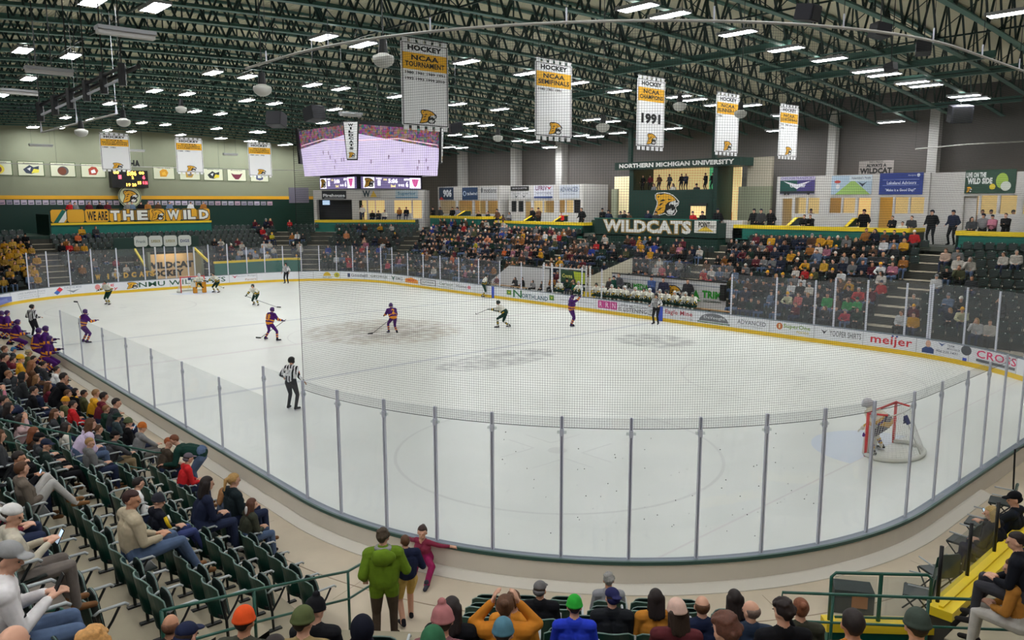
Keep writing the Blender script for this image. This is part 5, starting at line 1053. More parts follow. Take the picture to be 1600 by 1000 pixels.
def rotz(v, a): c, s = math.cos(a), math.sin(a); return np.array([v[0]*c-v[1]*s, v[0]*s+v[1]*c, v[2]])
def rotx(v, a): c, s = math.cos(a), math.sin(a); return np.array([v[0], v[1]*c-v[2]*s, v[1]*s+v[2]*c])
def roty(v, a): c, s = math.cos(a), math.sin(a); return np.array([v[0]*c+v[2]*s, v[1], -v[0]*s+v[2]*c])
class Pose:
    """joints in metres, figure faces +Y, floor at z=0"""
    def __init__(s, hip, chest, neck, head, yaw=0.0, pitch=0.0, **j):
        s.hip, s.chest, s.neck, s.head = (np.array(q, float) for q in (hip, chest, neck, head)); s.yaw, s.pitch = yaw, pitch; s.j = {k: np.array(v, float) for k, v in j.items()}
def seated(lean=0.0, knee=.46, foot=.5, spread=.1, hands='lap', yaw=0.0, pitch=0.0, hipz=.53, fz=.07, twist=0.0):
    hip = np.array([0, -.02, hipz]); up = np.array([0, math.sin(lean), math.cos(lean)])
    chest = hip+up*.32; neck = hip+up*.53; head = neck+np.array([0, math.sin(lean*.6)*.15+.03, .145])
    j = {}
    for s_, x in (('l', -1), ('r', 1)):
        j['hip'+s_] = hip+np.array([x*.1, 0, -.02]); j['knee'+s_] = np.array([x*(spread+.04), knee, hipz+.02+R.uniform(-.02, .02)]); j['ank'+s_] = np.array([x*(spread+.02), foot, fz]); j['toe'+s_] = j['ank'+s_]+np.array([x*.02, .17, -.035])
        sh = neck+np.array([x*.19, -.01, -.07]); j['sh'+s_] = sh
        if hands == 'lap': e = sh+np.array([x*.06, .05, -.28]); w_ = np.array([x*.07, .3, hipz+.12])
        elif hands == 'knees': e = sh+np.array([x*.07, .22, -.2]); w_ = np.array([x*.05, knee-.02, hipz+.15])
        elif hands == 'phone': e = sh+np.array([x*.05, .08, -.27]); w_ = chest+np.array([x*.06, .32, -.02])
        elif hands == 'crossed': e = sh+np.array([x*.05, .08, -.26]); w_ = chest+np.array([-x*.1, .19, -.07])
        elif hands == 'arms': e = sh+np.array([x*.1, .02, -.26]); w_ = sh+np.array([x*.1, .24, -.32])
        elif hands == 'face': e = sh+np.array([x*.06, .16, -.22]) if x > 0 else sh+np.array([x*.06, .05, -.28]); w_ = head+np.array([.07, .15, -.1]) if x > 0 else np.array([x*.08, .28, hipz+.12])
        elif hands == 'up': e = sh+np.array([x*.12, .1, .02]); w_ = head+np.array([x*.12, .08, .02])
        j['el'+s_], j['wr'+s_] = e, w_
        j['hd'+s_] = w_+(np.array([-x*.03, .07, .02]) if hands not in ('face', 'up') else np.array([-x*.02, .0, .07]))
    return Pose(hip, chest, neck, head, yaw, pitch, **j)
def build_body(P, vox=.011, bulk=1.0, fingers=True, bust=0.0, kind='person', scale=1.0):
    """one continuous surface; returns (mesh, head matrix). regions: 0 skin 1 top 2 trousers 3 shoes (4.. extras)"""
    C_ = []   # (p0, p1, r0, r1, region)
    A = C_.append; g = bulk; j = P.j
    for x in (-1, 1):
        A((P.hip+[x*.085, 0, 0], P.hip+[x*.06, 0, .12], .115, .11*g, 2 if kind != 'coat' else 1))
        A((P.hip+[x*.05, 0, .1], P.chest+[x*.075, 0, 0], .115*g, .118*g, 1))
        A((P.chest+[x*.07, .01, 0], P.neck+[x*.08, 0, -.1], .118*g, .085*g, 1))
        A((P.neck+[0, 0, -.06], j['shl' if x < 0 else 'shr'], .075*g, .072*g, 1))
    A((P.neck+[0, 0, -.05], P.neck+(P.head-P.neck)*.5, .062, .054, 0))
    A((P.neck+[-.04, -.01, -.03], P.neck+[.04, -.01, -.03], .066*g, .066*g, 1))
    for s_, x in (('l', -1), ('r', 1)):
        A((j['sh'+s_], j['el'+s_], .064*g, .05*g, 1)); d = (j['wr'+s_]-j['el'+s_]); A((j['el'+s_], j['el'+s_]+d*.88, .05*g, .036*g, 1)); A((j['el'+s_]+d*.85, j['wr'+s_], .029, .027, 0))
        hd = j['hd'+s_]-j['wr'+s_]; hd /= np.linalg.norm(hd)+1e-9; sd = np.cross(hd, [0, 0, 1]); sd /= np.linalg.norm(sd)+1e-9; nn_ = np.cross(sd, hd); w_ = j['wr'+s_]
        A((w_+hd*.02-sd*.018, w_+hd*.075-sd*.022, .021, .018, 0)); A((w_+hd*.02+sd*.018, w_+hd*.075+sd*.022, .021, .018, 0))
        if fingers:
            for k, (o_, l_) in enumerate(((-.033, .062), (-.011, .072), (.011, .068), (.033, .052))):
                b0 = w_+hd*.085+sd*o_; b1 = b0+hd*l_*.55-nn_*.012; A((b0, b1, .0105, .0098, 0)); A((b1, b1+hd*l_*.3-nn_*.028, .0098, .009, 0))
            tb = w_+hd*.03-sd*x*.034; A((tb, tb+hd*.035-sd*x*.022, .0125, .011, 0)); A((tb+hd*.035-sd*x*.022, tb+hd*.065-sd*x*.018, .011, .0095, 0))
        else: A((w_+hd*.07, w_+hd*.12-nn_*.02, .026, .02, 0))
        A((j['hip'+s_], j['knee'+s_], .098*min(g, 1.15), .066, 2)); A((j['knee'+s_], j['ank'+s_], .064, .05, 2))
        A((j['ank'+s_]-[0, .035, .012], j['toe'+s_], .044, .036, 3)); A((j['ank'+s_]-[0, .02, 0], j['ank'+s_]+[0, 0, .05], .044, .044, 3))
    # head
    V = []; F = []; tags = []
    for p0, p1, r0, r1, reg in C_:
        v, f = capsule(p0, p1, r0, r1); n = len(V); V += list(v); F += [tuple(n+a for a in q) for q in f]
    HM = lambda q: P.head+rotz(rotx(np.asarray(q, float), -P.pitch), P.yaw)
    def ell(c, r, nu=14, nv=10):
        n = len(V)
        for i in range(nv+1):
            t = math.pi*i/nv
            for k in range(nu): a = 2*math.pi*k/nu; V.append(HM(np.array(c)+np.array([math.sin(t)*math.cos(a)*r[0], math.sin(t)*math.sin(a)*r[1], math.cos(t)*r[2]])))
        for i in range(nv):
            for k in range(nu): q = (k+1) % nu; F.append((n+i*nu+k, n+(i+1)*nu+k, n+(i+1)*nu+q, n+i*nu+q))
    if kind != 'helmet_only':
        ell((0, -.008, .02), (.078, .098, .1)); ell((0, .022, -.05), (.058, .066, .062)); ell((0, .1, -.012), (.013, .022, .022)); ell((0, .088, .022), (.045, .014, .012))
        ell((-.08, .0, -.01), (.012, .02, .03)); ell((.08, .0, -.01), (.012, .02, .03)); ell((0, .083, -.055), (.024, .014, .009))
    me = remesh(V, F, vox)
    n = len(me.polygons); cen = np.zeros(n*3); me.polygons.foreach_get('center', cen); cen = cen.reshape(-1, 3)
    best = np.full(n, 1e9); reg = np.zeros(n, int); tt = np.zeros(n); bi = np.zeros(n, int)
    for i, (p0, p1, r0, r1, g_) in enumerate(C_):
        p0, p1 = np.asarray(p0), np.asarray(p1); d = p1-p0; L2 = d@d+1e-9; t = np.clip((cen-p0)@d/L2, 0, 1); dist = np.linalg.norm(cen-p0-t[:, None]*d, axis=1)-(r0+(r1-r0)*t)
        m = dist < best; best[m] = dist[m]; reg[m] = g_; bi[m] = i
    dh = np.linalg.norm((cen-P.head)/np.array([1, 1, 1.15]), axis=1)-.1; m = (dh < best)&(cen[:, 2] > P.neck[2]-.12); reg[m] = 0
    return me, reg, cen, (P.head.copy(), P.yaw, P.pitch)

def hair_mesh(style, vox=.012):
    """shapes in head coordinates"""
    V = []; F = []
    def ell(c, r, nu=16, nv=12, fn=None):
        n = len(V)
        for i in range(nv+1):
            t = math.pi*i/nv
            for k in range(nu):
                a = 2*math.pi*k/nu; d = np.array([math.sin(t)*math.cos(a), math.sin(t)*math.sin(a), math.cos(t)]); V.append(np.array(c)+d*np.array(r)*(fn(d) if fn else 1))
        for i in range(nv):
            for k in range(nu): q = (k+1) % nu; F.append((n+i*nu+k, n+(i+1)*nu+k, n+(i+1)*nu+q, n+i*nu+q))
    def cap(p0, p1, r0, r1): v, f = capsule(p0, p1, r0, r1); n = len(V); V.extend(list(v)); F.extend([tuple(n+a for a in q) for q in f])
    rr = random.Random(sum(map(ord, style)))
    fr = lambda d: .8 if (d[1] > .35 and d[2] < .42) or (d[2] < -.35 and d[1] > -.35) else 1.0
    if style == 'short': ell((0, -.014, .028), (.089, .108, .106), fn=lambda d: fr(d)*(1+.02*math.sin(9*d[0]+7*d[2])))
    elif style == 'curly':
        ell((0, -.014, .03), (.09, .108, .106), fn=fr)
        for k in range(60):
            a = rr.uniform(0, 6.28); t = rr.uniform(0, 1.7); d = np.array([math.sin(t)*math.cos(a), math.sin(t)*math.sin(a), math.cos(t)])
            if fr(d) == 1: ell(np.array([0, -.014, .03])+d*np.array([.088, .106, .1]), (.022, .022, .02), 6, 5)
    elif style == 'balding': ell((0, -.012, .012), (.086, .106, .09), fn=lambda d: .86 if d[2] > .5 or (d[1] > .2) else 1.0)
    elif style in ('long', 'ponytail', 'bun'):
        ell((0, -.014, .028), (.09, .11, .108), fn=fr)
        if style == 'long':
            for x in (-.06, -.02, .02, .06): cap((x, -.05, .02), (x*1.15, -.085, -.22+abs(x)*.6), .052, .036)
            for x in (-1, 1): cap((x*.07, .0, .03), (x*.085, -.01, -.17), .03, .026)
        elif style == 'ponytail': cap((0, -.1, .05), (0, -.15, .02), .03, .035); cap((0, -.15, .02), (0, -.16, -.16), .033, .016)
        else: ell((0, -.1, .07), (.045, .045, .042), 10, 8)
    elif style == 'hood': ell((0, -.03, .0), (.108, .115, .135), fn=lambda d: .74 if d[1] > .45 and d[2] < .6 else 1.0); cap((-.06, -.05, -.12), (.06, -.05, -.12), .06, .06)
    elif style in ('beanie', 'pom', 'striped'):
        ell((0, -.012, .045), (.094, .113, .115), fn=lambda d: .8 if d[2] < -.25 else 1.0)
        n_ = 18
        for k in range(n_): a, c = 2*math.pi*k/n_, 2*math.pi*(k+1)/n_; cap((.09*math.cos(a), -.012+.108*math.sin(a), .03), (.09*math.cos(c), -.012+.108*math.sin(c), .03), .015, .015)
        if style == 'pom': ell((0, -.01, .175), (.04, .04, .036), 10, 8, fn=lambda d: 1+.15*math.sin(20*d[0])*math.sin(17*d[2]))
    elif style in ('cap', 'backcap', 'brim'):
        ell((0, -.01, .05), (.09, .108, .088), fn=lambda d: .85 if d[2] < -.15 else 1.0)
        ell((0, -.03, .0), (.087, .1, .07), fn=lambda d: .8 if d[1] > .1 or d[2] > .3 else 1.0)
        sg = -1 if style == 'backcap' else 1
        if style == 'brim': ell((0, -.01, .045), (.15, .165, .014))
        else: ell((0, sg*.125-.01, .05), (.072, .075, .01), fn=None)
    elif style == 'helmet':
        ell((0, -.012, .03), (.105, .128, .12), fn=lambda d: .78 if d[1] > .5 and d[2] < .25 else (.88 if d[2] < -.5 else 1.0)); 
        for x in (-1, 1): cap((x*.09, .02, -.03), (x*.09, -.03, -.05), .025, .025)
    elif style == 'goaliemask': ell((0, .0, .01), (.115, .14, .14)); cap((-.05, .1, -.06), (.05, .1, -.06), .05, .05)
    return remesh(V, F, vox, 1, name=style)
HAIRM = {}
def hairm(style, far=False):
    k = (style, far)
    if k not in HAIRM: HAIRM[k] = hair_mesh(style, .03 if far else .0115)
    return HAIRM[k]
def slots(o, mats):
    me = o.data
    while len(me.materials) < len(mats): me.materials.append(MATS['black'])
    for i, m in enumerate(mats): o.material_slots[i].link = 'OBJECT'; o.material_slots[i].material = m
def assign(me, reg, nslots):
    while len(me.materials) < nslots: me.materials.append(MATS['black'])
    me.polygons.foreach_set('material_index', [int(r) for r in reg]); me.update()
def cloth(c): return M('cloth_%d_%d_%d' % c, *c, rough=.85, spec=.15, noise=.09, nscale=14)
SKINS = [M('skin_light', 214, 164, 138, rough=.55), M('skin_tan', 196, 142, 112, rough=.55), M('skin_deep', 130, 88, 66, rough=.55)]
def hairc(c): return M('hair_%d_%d_%d' % c, *c, rough=.65, noise=.25, nscale=60)
class Fig:
    def __init__(s, me, reg, head, n=4): assign(me, reg, n); s.me, s.head, s.n = me, head, n
def person(fig, loc, rz, top, bot, hair, hcol, label, group=None, shoe=(40, 38, 38), skin=0, scale=1.0, far=False, extra=None, name='person'):
    o = bpy.data.objects.new(name, fig.me); COL.objects.link(o); slots(o, [SKINS[skin], cloth(top), cloth(bot), cloth(shoe)]+(extra or []))
    o.location = loc; o.rotation_euler = (0, 0, rz); o.scale = (scale,)*3; tag(o, label, 'person', group)
    if hair:
        h = bpy.data.objects.new({'beanie': 'knit_hat', 'pom': 'knit_hat', 'striped': 'knit_hat', 'cap': 'baseball_cap', 'backcap': 'baseball_cap', 'brim': 'brimmed_hat', 'hood': 'hood', 'helmet': 'helmet', 'goaliemask': 'goalie_mask'}.get(hair, 'hair'), hairm(hair, far)); COL.objects.link(h)
        slots(h, [hairc(hcol) if hair in ('short', 'long', 'curly', 'balding', 'ponytail', 'bun') else cloth(hcol) if hair not in ('helmet', 'goaliemask') else M('helm_%d_%d_%d' % hcol, *hcol, rough=.3)])
        h.parent = o; p, yaw, pit = fig.head; h.location = p; h.rotation_euler = (-pit, 0, yaw)
        if hair in ('cap', 'backcap', 'beanie', 'brim', 'striped', 'pom') and not far and R.random() < .8:      # hair below the hat
            k = bpy.data.objects.new('hair', hairm('long' if 'woman' in label else 'short', far)); COL.objects.link(k); slots(k, [hairc((52, 38, 28))]); k.parent = o; k.location = p; k.rotation_euler = (-pit, 0, yaw); k.scale = (.97, .97, .9)
    if not far:
        f = MB(); p, yaw, pit = fig.head
        hp = lambda q: p+rotz(rotx(np.asarray(q, float), -pit), yaw)
        for x in (-1, 1): f.ball(hp((x*.031, .0935, .004)), (.011, .008, .006), M('eye_dark', 40, 30, 26, rough=.3), 8, 6)
        f.build('eyes', parent=o, smooth=True)
    return o
def ik(a, b, l1, l2, bend):
    a, b = np.asarray(a, float), np.asarray(b, float); d = b-a; L = np.linalg.norm(d)
    if L > (l1+l2)*.995: b = a+d/L*(l1+l2)*.995; d = b-a; L = np.linalg.norm(d)
    x = (l1*l1-l2*l2+L*L)/(2*L); h = math.sqrt(max(l1*l1-x*x, 0)); u = d/L; n = np.asarray(bend, float)-u*(u@np.asarray(bend, float)); n /= np.linalg.norm(n)+1e-9
    return a+u*x+n*h, b
def standing(lean=.15, hipz=.92, stance=.14, stride=(0, 0), wl=(-.12, .2, -.38), wr=(.12, .2, -.38), yaw=0.0, pitch=0.0, hx=0.0, shw=.19, twist=0.0):
    hip = np.array([hx, -math.sin(lean)*.18, hipz]); up = np.array([0, math.sin(lean), math.cos(lean)]); chest = hip+up*.32; neck = hip+up*.53; head = neck+np.array([0, math.sin(lean*.7)*.12+.03, .15]); j = {}
    for s_, x, w_, st in (('l', -1, wl, stride[0]), ('r', 1, wr, stride[1])):
        sh = neck+rotz(np.array([x*shw, -.01, -.07]), twist); j['sh'+s_] = sh; e, w2 = ik(sh, sh+np.array(w_, float), .29, .26, (x*.3, -.6, -.5)); j['el'+s_], j['wr'+s_] = e, w2
        d = w2-e; j['hd'+s_] = w2+d/np.linalg.norm(d)*.08
        h = hip+np.array([x*.1, 0, -.02]); k, an = ik(h, np.array([x*stance+hx*.5, st, .09]), .44, .42, (x*.1, 1, 0)); j['hip'+s_], j['knee'+s_], j['ank'+s_] = h, k, an; j['toe'+s_] = an+np.array([x*.04, .17, -.035])
    return Pose(hip, chest, neck, head, yaw, pitch, **j)
def kit_regions(P, reg, cen, kit):
    """0 skin 1 jersey 2 trousers 3 skates 4 band A 5 band B 6 glove"""
    j = P.j; out = reg.copy(); up = (P.neck-P.hip)/np.linalg.norm(P.neck-P.hip); h = (cen-P.hip)@up
    if kit in ('home', 'away'):
        m = (reg == 1)&(h < .2); out[m] = 4; m = (reg == 1)&(h < .13)&(h > .07); out[m] = 5
        for s_ in 'lr':
            a, b = j['el'+s_], j['wr'+s_]; d = b-a; t = ((cen-a)@d)/(d@d); r = np.linalg.norm(cen-a-np.clip(t, -.6, 1.3)[:, None]*d, axis=1); near = r < .09
            out[(reg == 1)&near&(t > -.2)&(t < .6)] = 4; out[(reg == 1)&near&(t > .08)&(t < .3)] = 5; out[near&(t > .78)] = 6
            a, b = j['knee'+s_], j['ank'+s_]; d = b-a; t = ((cen-a)@d)/(d@d); r = np.linalg.norm(cen-a-np.clip(t, 0, 1)[:, None]*d, axis=1); m = (reg == 2)&(r < .09)&(t > .12); out[m] = 1; out[m&(t > .35)&(t < .75)] = 4; out[m&(t > .48)&(t < .62)] = 5
        pass
    if kit == 'ref':
        m = (reg == 1); out[m&(np.sin(cen[:, 0]*62) > .1)] = 4
        for s_ in 'lr':
            a, b = j['sh'+s_], j['wr'+s_]; d = b-a; t = ((cen-a)@d)/(d@d); r = np.linalg.norm(cen-a-np.clip(t, 0, 1)[:, None]*d, axis=1); nr = m&(r < .1)&(t > .12); out[nr] = 1; out[nr&(np.sin(t*30) > .1)] = 4; out[nr&(t > .24)&(t < .52)] = 5
    return out
KITS = {'home': dict(top=(222, 220, 208), bot=(22, 52, 44), shoe=(24, 24, 26), A=(24, 56, 46), B=(214, 172, 60), G=(24, 40, 34), helm=(34, 48, 44)),
        'away': dict(top=(74, 30, 104), bot=(74, 30, 104), shoe=(24, 24, 26), A=(232, 150, 50), B=(74, 30, 104), G=(50, 24, 74), helm=(66, 34, 96)),
        'ref': dict(top=(222, 222, 224), bot=(30, 30, 36), shoe=(24, 24, 26), A=(22, 22, 24), B=(222, 222, 224), G=(200, 150, 120), helm=(20, 20, 22))}
def player(pose, kit, loc, rz, label, name='hockey_player', number=None, arm=None, scale=1.04, bulk=1.42, mask=None, group=None, vox=.014, far=False):
    if kit == 'ref': bulk = 1.16
    me, reg, cen, head = build_body(pose, vox, bulk, fingers=not far and kit == 'ref')
    k = KITS[kit]; reg = kit_regions(pose, reg, cen, kit); f = Fig(me, reg, head, 7)
    o = person(f, loc, rz, k['top'], k['bot'], mask or 'helmet', k['helm'] if not mask else (206, 206, 210), label, group, shoe=k['shoe'], scale=scale, extra=[cloth(k['A']), cloth(arm or k['B']), cloth(k['G'])], name=name)
    b = MB()
    for s_ in 'lr': a = pose.j['ank'+s_]; t = pose.j['toe'+s_]; d = (t-a); d[2] = 0; d /= np.linalg.norm(d); c = (a+t)/2; b.obox((c[0], c[1], .022), d*.15, (-d[1]*.003, d[0]*.003, 0), (0, 0, .016), ALU)
    b.build('skate_blades', parent=o)
    if number:
        up = (pose.neck-pose.hip)/np.linalg.norm(pose.neck-pose.hip); bk = np.cross([1, 0, 0], up); bk = -bk if bk[1] > 0 else bk; c = pose.chest+bk*(.118*bulk+.02); b = MB(); w_ = .15 if len(number) > 1 else .08
        b.text(number, lambda p, q: tuple(c+np.array([w_*(p*2-1), 0, 0])+up*(q-.45)*.26), 0, 1, 0, 1, cloth((236, 160, 60) if kit == 'away' else (24, 56, 46) if kit == 'home' else (240, 240, 240)), .05); b.build('jersey_number', parent=o)
    if mask:   # cage
        p, yaw, pit = head; b = MB()
        for q in range(5): b.poly([p+rotz(np.array([.1*math.sin(t), .02+.13*math.cos(t), -.07+.03*q]), yaw) for t in np.linspace(-1.1, 1.1, 7)], .004, ALU, 4)
        b.build('face_cage', parent=o)
    return o
def stick(hand0, hand1, blade, label, col=(30, 30, 34)):
    """shaft runs through two hands down to the blade point on the ice"""
    a, c = np.asarray(hand0, float), np.asarray(blade, float); b = MB(); m = M('stick_%d' % col[0], *col, rough=.4); b.tube(a, c, .014, m, 6)
    o = tag(b.build('hockey_stick'), label, 'stick'); d = c-a; d[2] = 0; d /= np.linalg.norm(d)+1e-9; b = MB(); b.obox(c+d*.13+np.array([0, 0, .01]), d*.15, (-d[1]*.008, d[0]*.008, 0), (0, 0, .035), BLACK); b.build('blade', parent=o); return o
def face(loc, u): 
    """heading (rz) that turns +Y toward the given direction in the plane"""
    return math.atan2(u[1], u[0])-math.pi/2
LEFTV = (-.75, -.66)      # screen left on the floor
RIGHTV = (.75, .66)
AWAYV = (-.74, .67)
def W(o, q): return np.array(o.matrix_basis @ Vector(q))
def skater(u, v, dirv, kit, pose, label, blade=None, number=None, **k):
    p = onZ(u, v, 0); rz = face(p, dirv); o = player(pose, kit, (p[0], p[1], 0), rz, label, number=number, **k)
    if blade:
        c = onZ(*blade, .03); h = W(o, pose.j['hdr']); h2 = W(o, pose.j['hdl']); a = h+(h-h2)*.3 if np.linalg.norm(h-c) > np.linalg.norm(h2-c) else h2+(h2-h)*.3
        hi = h if np.linalg.norm(h-c) > np.linalg.norm(h2-c) else h2; lo = h2 if hi is h else h
        a = hi+(hi-c)/np.linalg.norm(hi-c)*.12; stick(a, lo, c, 'stick held by '+k.get('sl', label.split(',')[0]).replace('player', 'the player'))
    return o
# on the ice
ps = lambda **k: standing(**k)
def sk(*a, sl=None, **k): return skater(*a, **k)
skater(424, 532, (-.3, .95), 'away', ps(lean=.3, hipz=.84, stance=.42, wl=(-.3, .25, -.32), wr=(.24, .3, -.3), yaw=.1), 'purple player with number 18 skating away near centre ice, legs wide', blade=(407, 528), number='18')
skater(614, 521, (-.95, .2), 'away', ps(lean=.42, hipz=.8, stance=.16, stride=(.16, -.16), wl=(-.05, .42, -.32), wr=(.1, .3, -.36)), 'purple player crouching beside the centre emblem, stick to the left', blade=(582, 521), number='2')
skater(786, 512, (-.85, -.5), 'home', ps(lean=.62, hipz=.76, stance=.2, stride=(.22, -.3), wl=(-.02, .52, -.12), wr=(.05, .3, -.26)), 'white jersey player leaning forward alone right of centre ice', blade=(744, 491))
skater(893, 510, (.3, .95), 'away', ps(lean=.05, hipz=.9, stance=.12, stride=(.05, -.1), wl=(-.02, .3, .28), wr=(.1, .35, .3)), 'purple player with raised arms skating toward the team bench')
skater(757, 464, (.5, .8), 'home', ps(lean=.3, hipz=.86, stance=.16, stride=(.12, -.2), wl=(-.2, .2, -.3), wr=(.2, .2, -.3)), 'white jersey player standing at the far blue line boards', far=True)
skater(170, 476, (.5, -.85), 'home', ps(lean=.3, hipz=.84, stance=.2, stride=(.1, -.1), wl=(-.3, .1, -.35), wr=(.3, .2, -.3)), 'white jersey player alone on the ice near the left end boards', far=True)
skater(400, 477, (.55, -.7), 'home', ps(lean=.7, hipz=.74, stance=.25, stride=(.15, -.3), wl=(-.05, .4, -.4), wr=(.12, .45, -.38)), 'white jersey player bent low with stick reaching right, far zone', blade=(433, 480), far=True)
skater(339, 457, (.3, -.9), 'home', ps(lean=.5, hipz=.78, stance=.25, wl=(-.15, .4, -.3), wr=(.15, .4, -.3)), 'white jersey defender standing right of the far goal', blade=(349, 450), far=True)
skater(448, 443, (.6, -.75), 'ref', ps(lean=.02, hipz=.92, stance=.14, wl=(-.12, .1, -.45), wr=(.14, .1, -.45)), 'official in striped shirt standing along the far corner boards', name='person', far=True)
skater(1025, 507, (.2, -.97), 'ref', ps(lean=.05, hipz=.92, stance=.13, wl=(-.1, .22, -.3), wr=(.1, .22, -.3)), 'official in striped shirt at the near blue line by the bench boards', name='person', arm=(222, 222, 224))
skater(457, 640, (-.5, .87), 'ref', ps(lean=.12, hipz=.92, stance=.16, stride=(.02, -.05), wl=(-.16, .06, -.34), wr=(.2, .1, -.44), yaw=-.25), 'referee with orange armbands watching from the near left ice', name='person', arm=(236, 96, 50), number='27', scale=1.05)
skater(133, 536, (-.2, .98), 'away', ps(lean=.25, hipz=.84, stance=.2, wl=(-.3, .32, .0), wr=(.1, .4, -.2), yaw=.3), 'purple player with stick raised beside the left side glass', number='2', far=False)
h = onX(121, 470, -8.4); stick(onX(135, 505, -8.1), None, onX(121, 472, -8.6), 'stick held upright by the player beside the left side glass')
# far goaltender, near goaltender
gp = onZ(309, 457, 0)
g1 = player(ps(lean=.45, hipz=.72, stance=.34, wl=(-.22, .3, -.2), wr=(.22, .3, -.25)), 'home', (gp[0]+.3, gp[1], 0), face(None, (1, -.1)), 'goaltender in white with gold leg pads crouching in the far goal', name='hockey_goaltender', bulk=1.4, mask='goaliemask', far=True)
b = MB(); PADG = cloth((206, 140, 50))
for x in (-1, 1): b.obox((x*.33, .2, .42), (.15, 0, 0), (0, .07, .0), (0, -.02, .4), PADG)
b.build('leg_pads', parent=g1, bevel=.03)
b = MB(); b.obox((.5, .42, .7), (.17, 0, 0), (0, .03, 0), (0, 0, .2), cloth((222, 222, 214))); b.build('blocker', parent=g1, bevel=.02)
pn = ps(lean=.8, hipz=.8, stance=.36, wl=(-.14, .12, -.42), wr=(.14, .14, -.42), yaw=.2)
g2 = player(pn, 'away', (26.72, -.35, 0), face(None, (-1, -.12)), 'goaltender leaning out past the red post inside the near goal', name='hockey_goaltender', bulk=1.6, mask='goaliemask')
slots(g2, [SKINS[0], cloth((232, 222, 200)), cloth((40, 36, 60)), cloth((24, 24, 26)), cloth((210, 160, 60)), cloth((70, 30, 100)), cloth((226, 220, 204))])
b = MB()
for x in (-1, 1): b.obox((x*.3, .2, .42), (.15, 0, 0), (0, .07, .0), (0, -.02, .4), cloth((232, 228, 220))); b.obox((x*.3, .24, .55), (.152, 0, 0), (0, .06, .0), (0, -.01, .06), cloth((90, 46, 130)))
b.build('leg_pads', parent=g2, bevel=.03)
# visiting bench at the left: players on the bench side of the near boards
BWK = [(13, 492, 'standing at the far end of the bench rail', .9), (6, 530, 'with gold numerals seated low at the picture edge', .62), (28, 520, 'bent over the bench boards', .75), (50, 489, None, 1), (72, 506, 'leaning out over the bench boards, head turned', .88), (60, 520, 'facing away with large gold numerals', .8), (76, 532, 'sitting closest to the first glass post', .66)]
for i, (u, v, t, hh) in enumerate(BWK):
    if t is None:
        p = onY(u, v, -13.9); player(ps(lean=.02, hipz=.92, wl=(-.1, .2, -.3), wr=(.1, .2, -.3), yaw=-.5), 'ref', (p[0], -13.9, 0), 0.6, 'official in striped shirt standing behind the visiting bench glass', name='person', arm=(222, 222, 224)); continue
    y = -15.5; p = onY(u, v, y); hz = max(.55, min(.95, p[2]-.4-.66)); P_ = ps(lean=.25 if hh < .85 else .1, hipz=hz, stance=.18, wl=(-.1, .3, -.22), wr=(.1, .3, -.25), yaw=[-.4, .3, 0, 0, .8, 0, .4][i])
    player(P_, 'away', (p[0], y-.1, .4), [-.3, .4, .1, 0, -.4, .2, -.5][i], 'purple player '+t, number=['', '7', '', '', '', '8', ''][i] or None, group='visiting bench')
# ---------------------------------------------------------------- seats
SEATG = M('seat_green', 14, 58, 48, rough=.3, spec=.6); SEATD = M('seat_pan_green', 8, 28, 26, rough=.35, spec=.6); SEDGEHI = M('seat_edge_highlight', 120, 146, 138, rough=.35); ARM = M('arm_grey', 176, 182, 184, rough=.35); LEGM = M('seat_leg', 20, 24, 24, rough=.5)  # the pale edge tone is a highlight painted along the green plastic
def curved(w, z0, z1, y0, bow, lean, th, m, n=8, rz_=5, rnd=.06, e=0.0):
    b = MB(); V = []; F = []
    for s_ in (0, 1):
        for i in range(n+1):
            u = -1+2*i/n
            for k in range(rz_+1):
                t = k/rz_; zt = z1-rnd*max(0, abs(u)-.55)**2*5*1.0; z = z0+(zt-z0)*t; x = w*u*(1-.06*t*t); y = y0-bow*(1-u*u)-lean*(z-z0)+s_*th; V.append((x, y, z))
    K = rz_+1; N = (n+1)*K
    for i in range(n):
        for k in range(rz_):
            a = i*K+k; F.append((a, a+K, a+K+1, a+1)); F.append((N+a, N+a+1, N+a+K+1, N+a+K))
    for i in range(n): F.append((i*K, N+i*K, N+(i+1)*K, (i+1)*K)); a = i*K+rz_; F.append((a, a+K, N+a+K, N+a))
    for k in range(rz_): F.append((k, k+1, N+k+1, N+k)); a = n*K+k; F.append((a, N+a, N+a+1, a+1))
    b.add(V, F, m); edge = [V[k] for k in range(K)]+[V[i*K+rz_] for i in range(1, n)]+[V[n*K+k] for k in range(rz_, -1, -1)]
    return b, [np.array(q)+[0, th/2, 0] for q in edge]
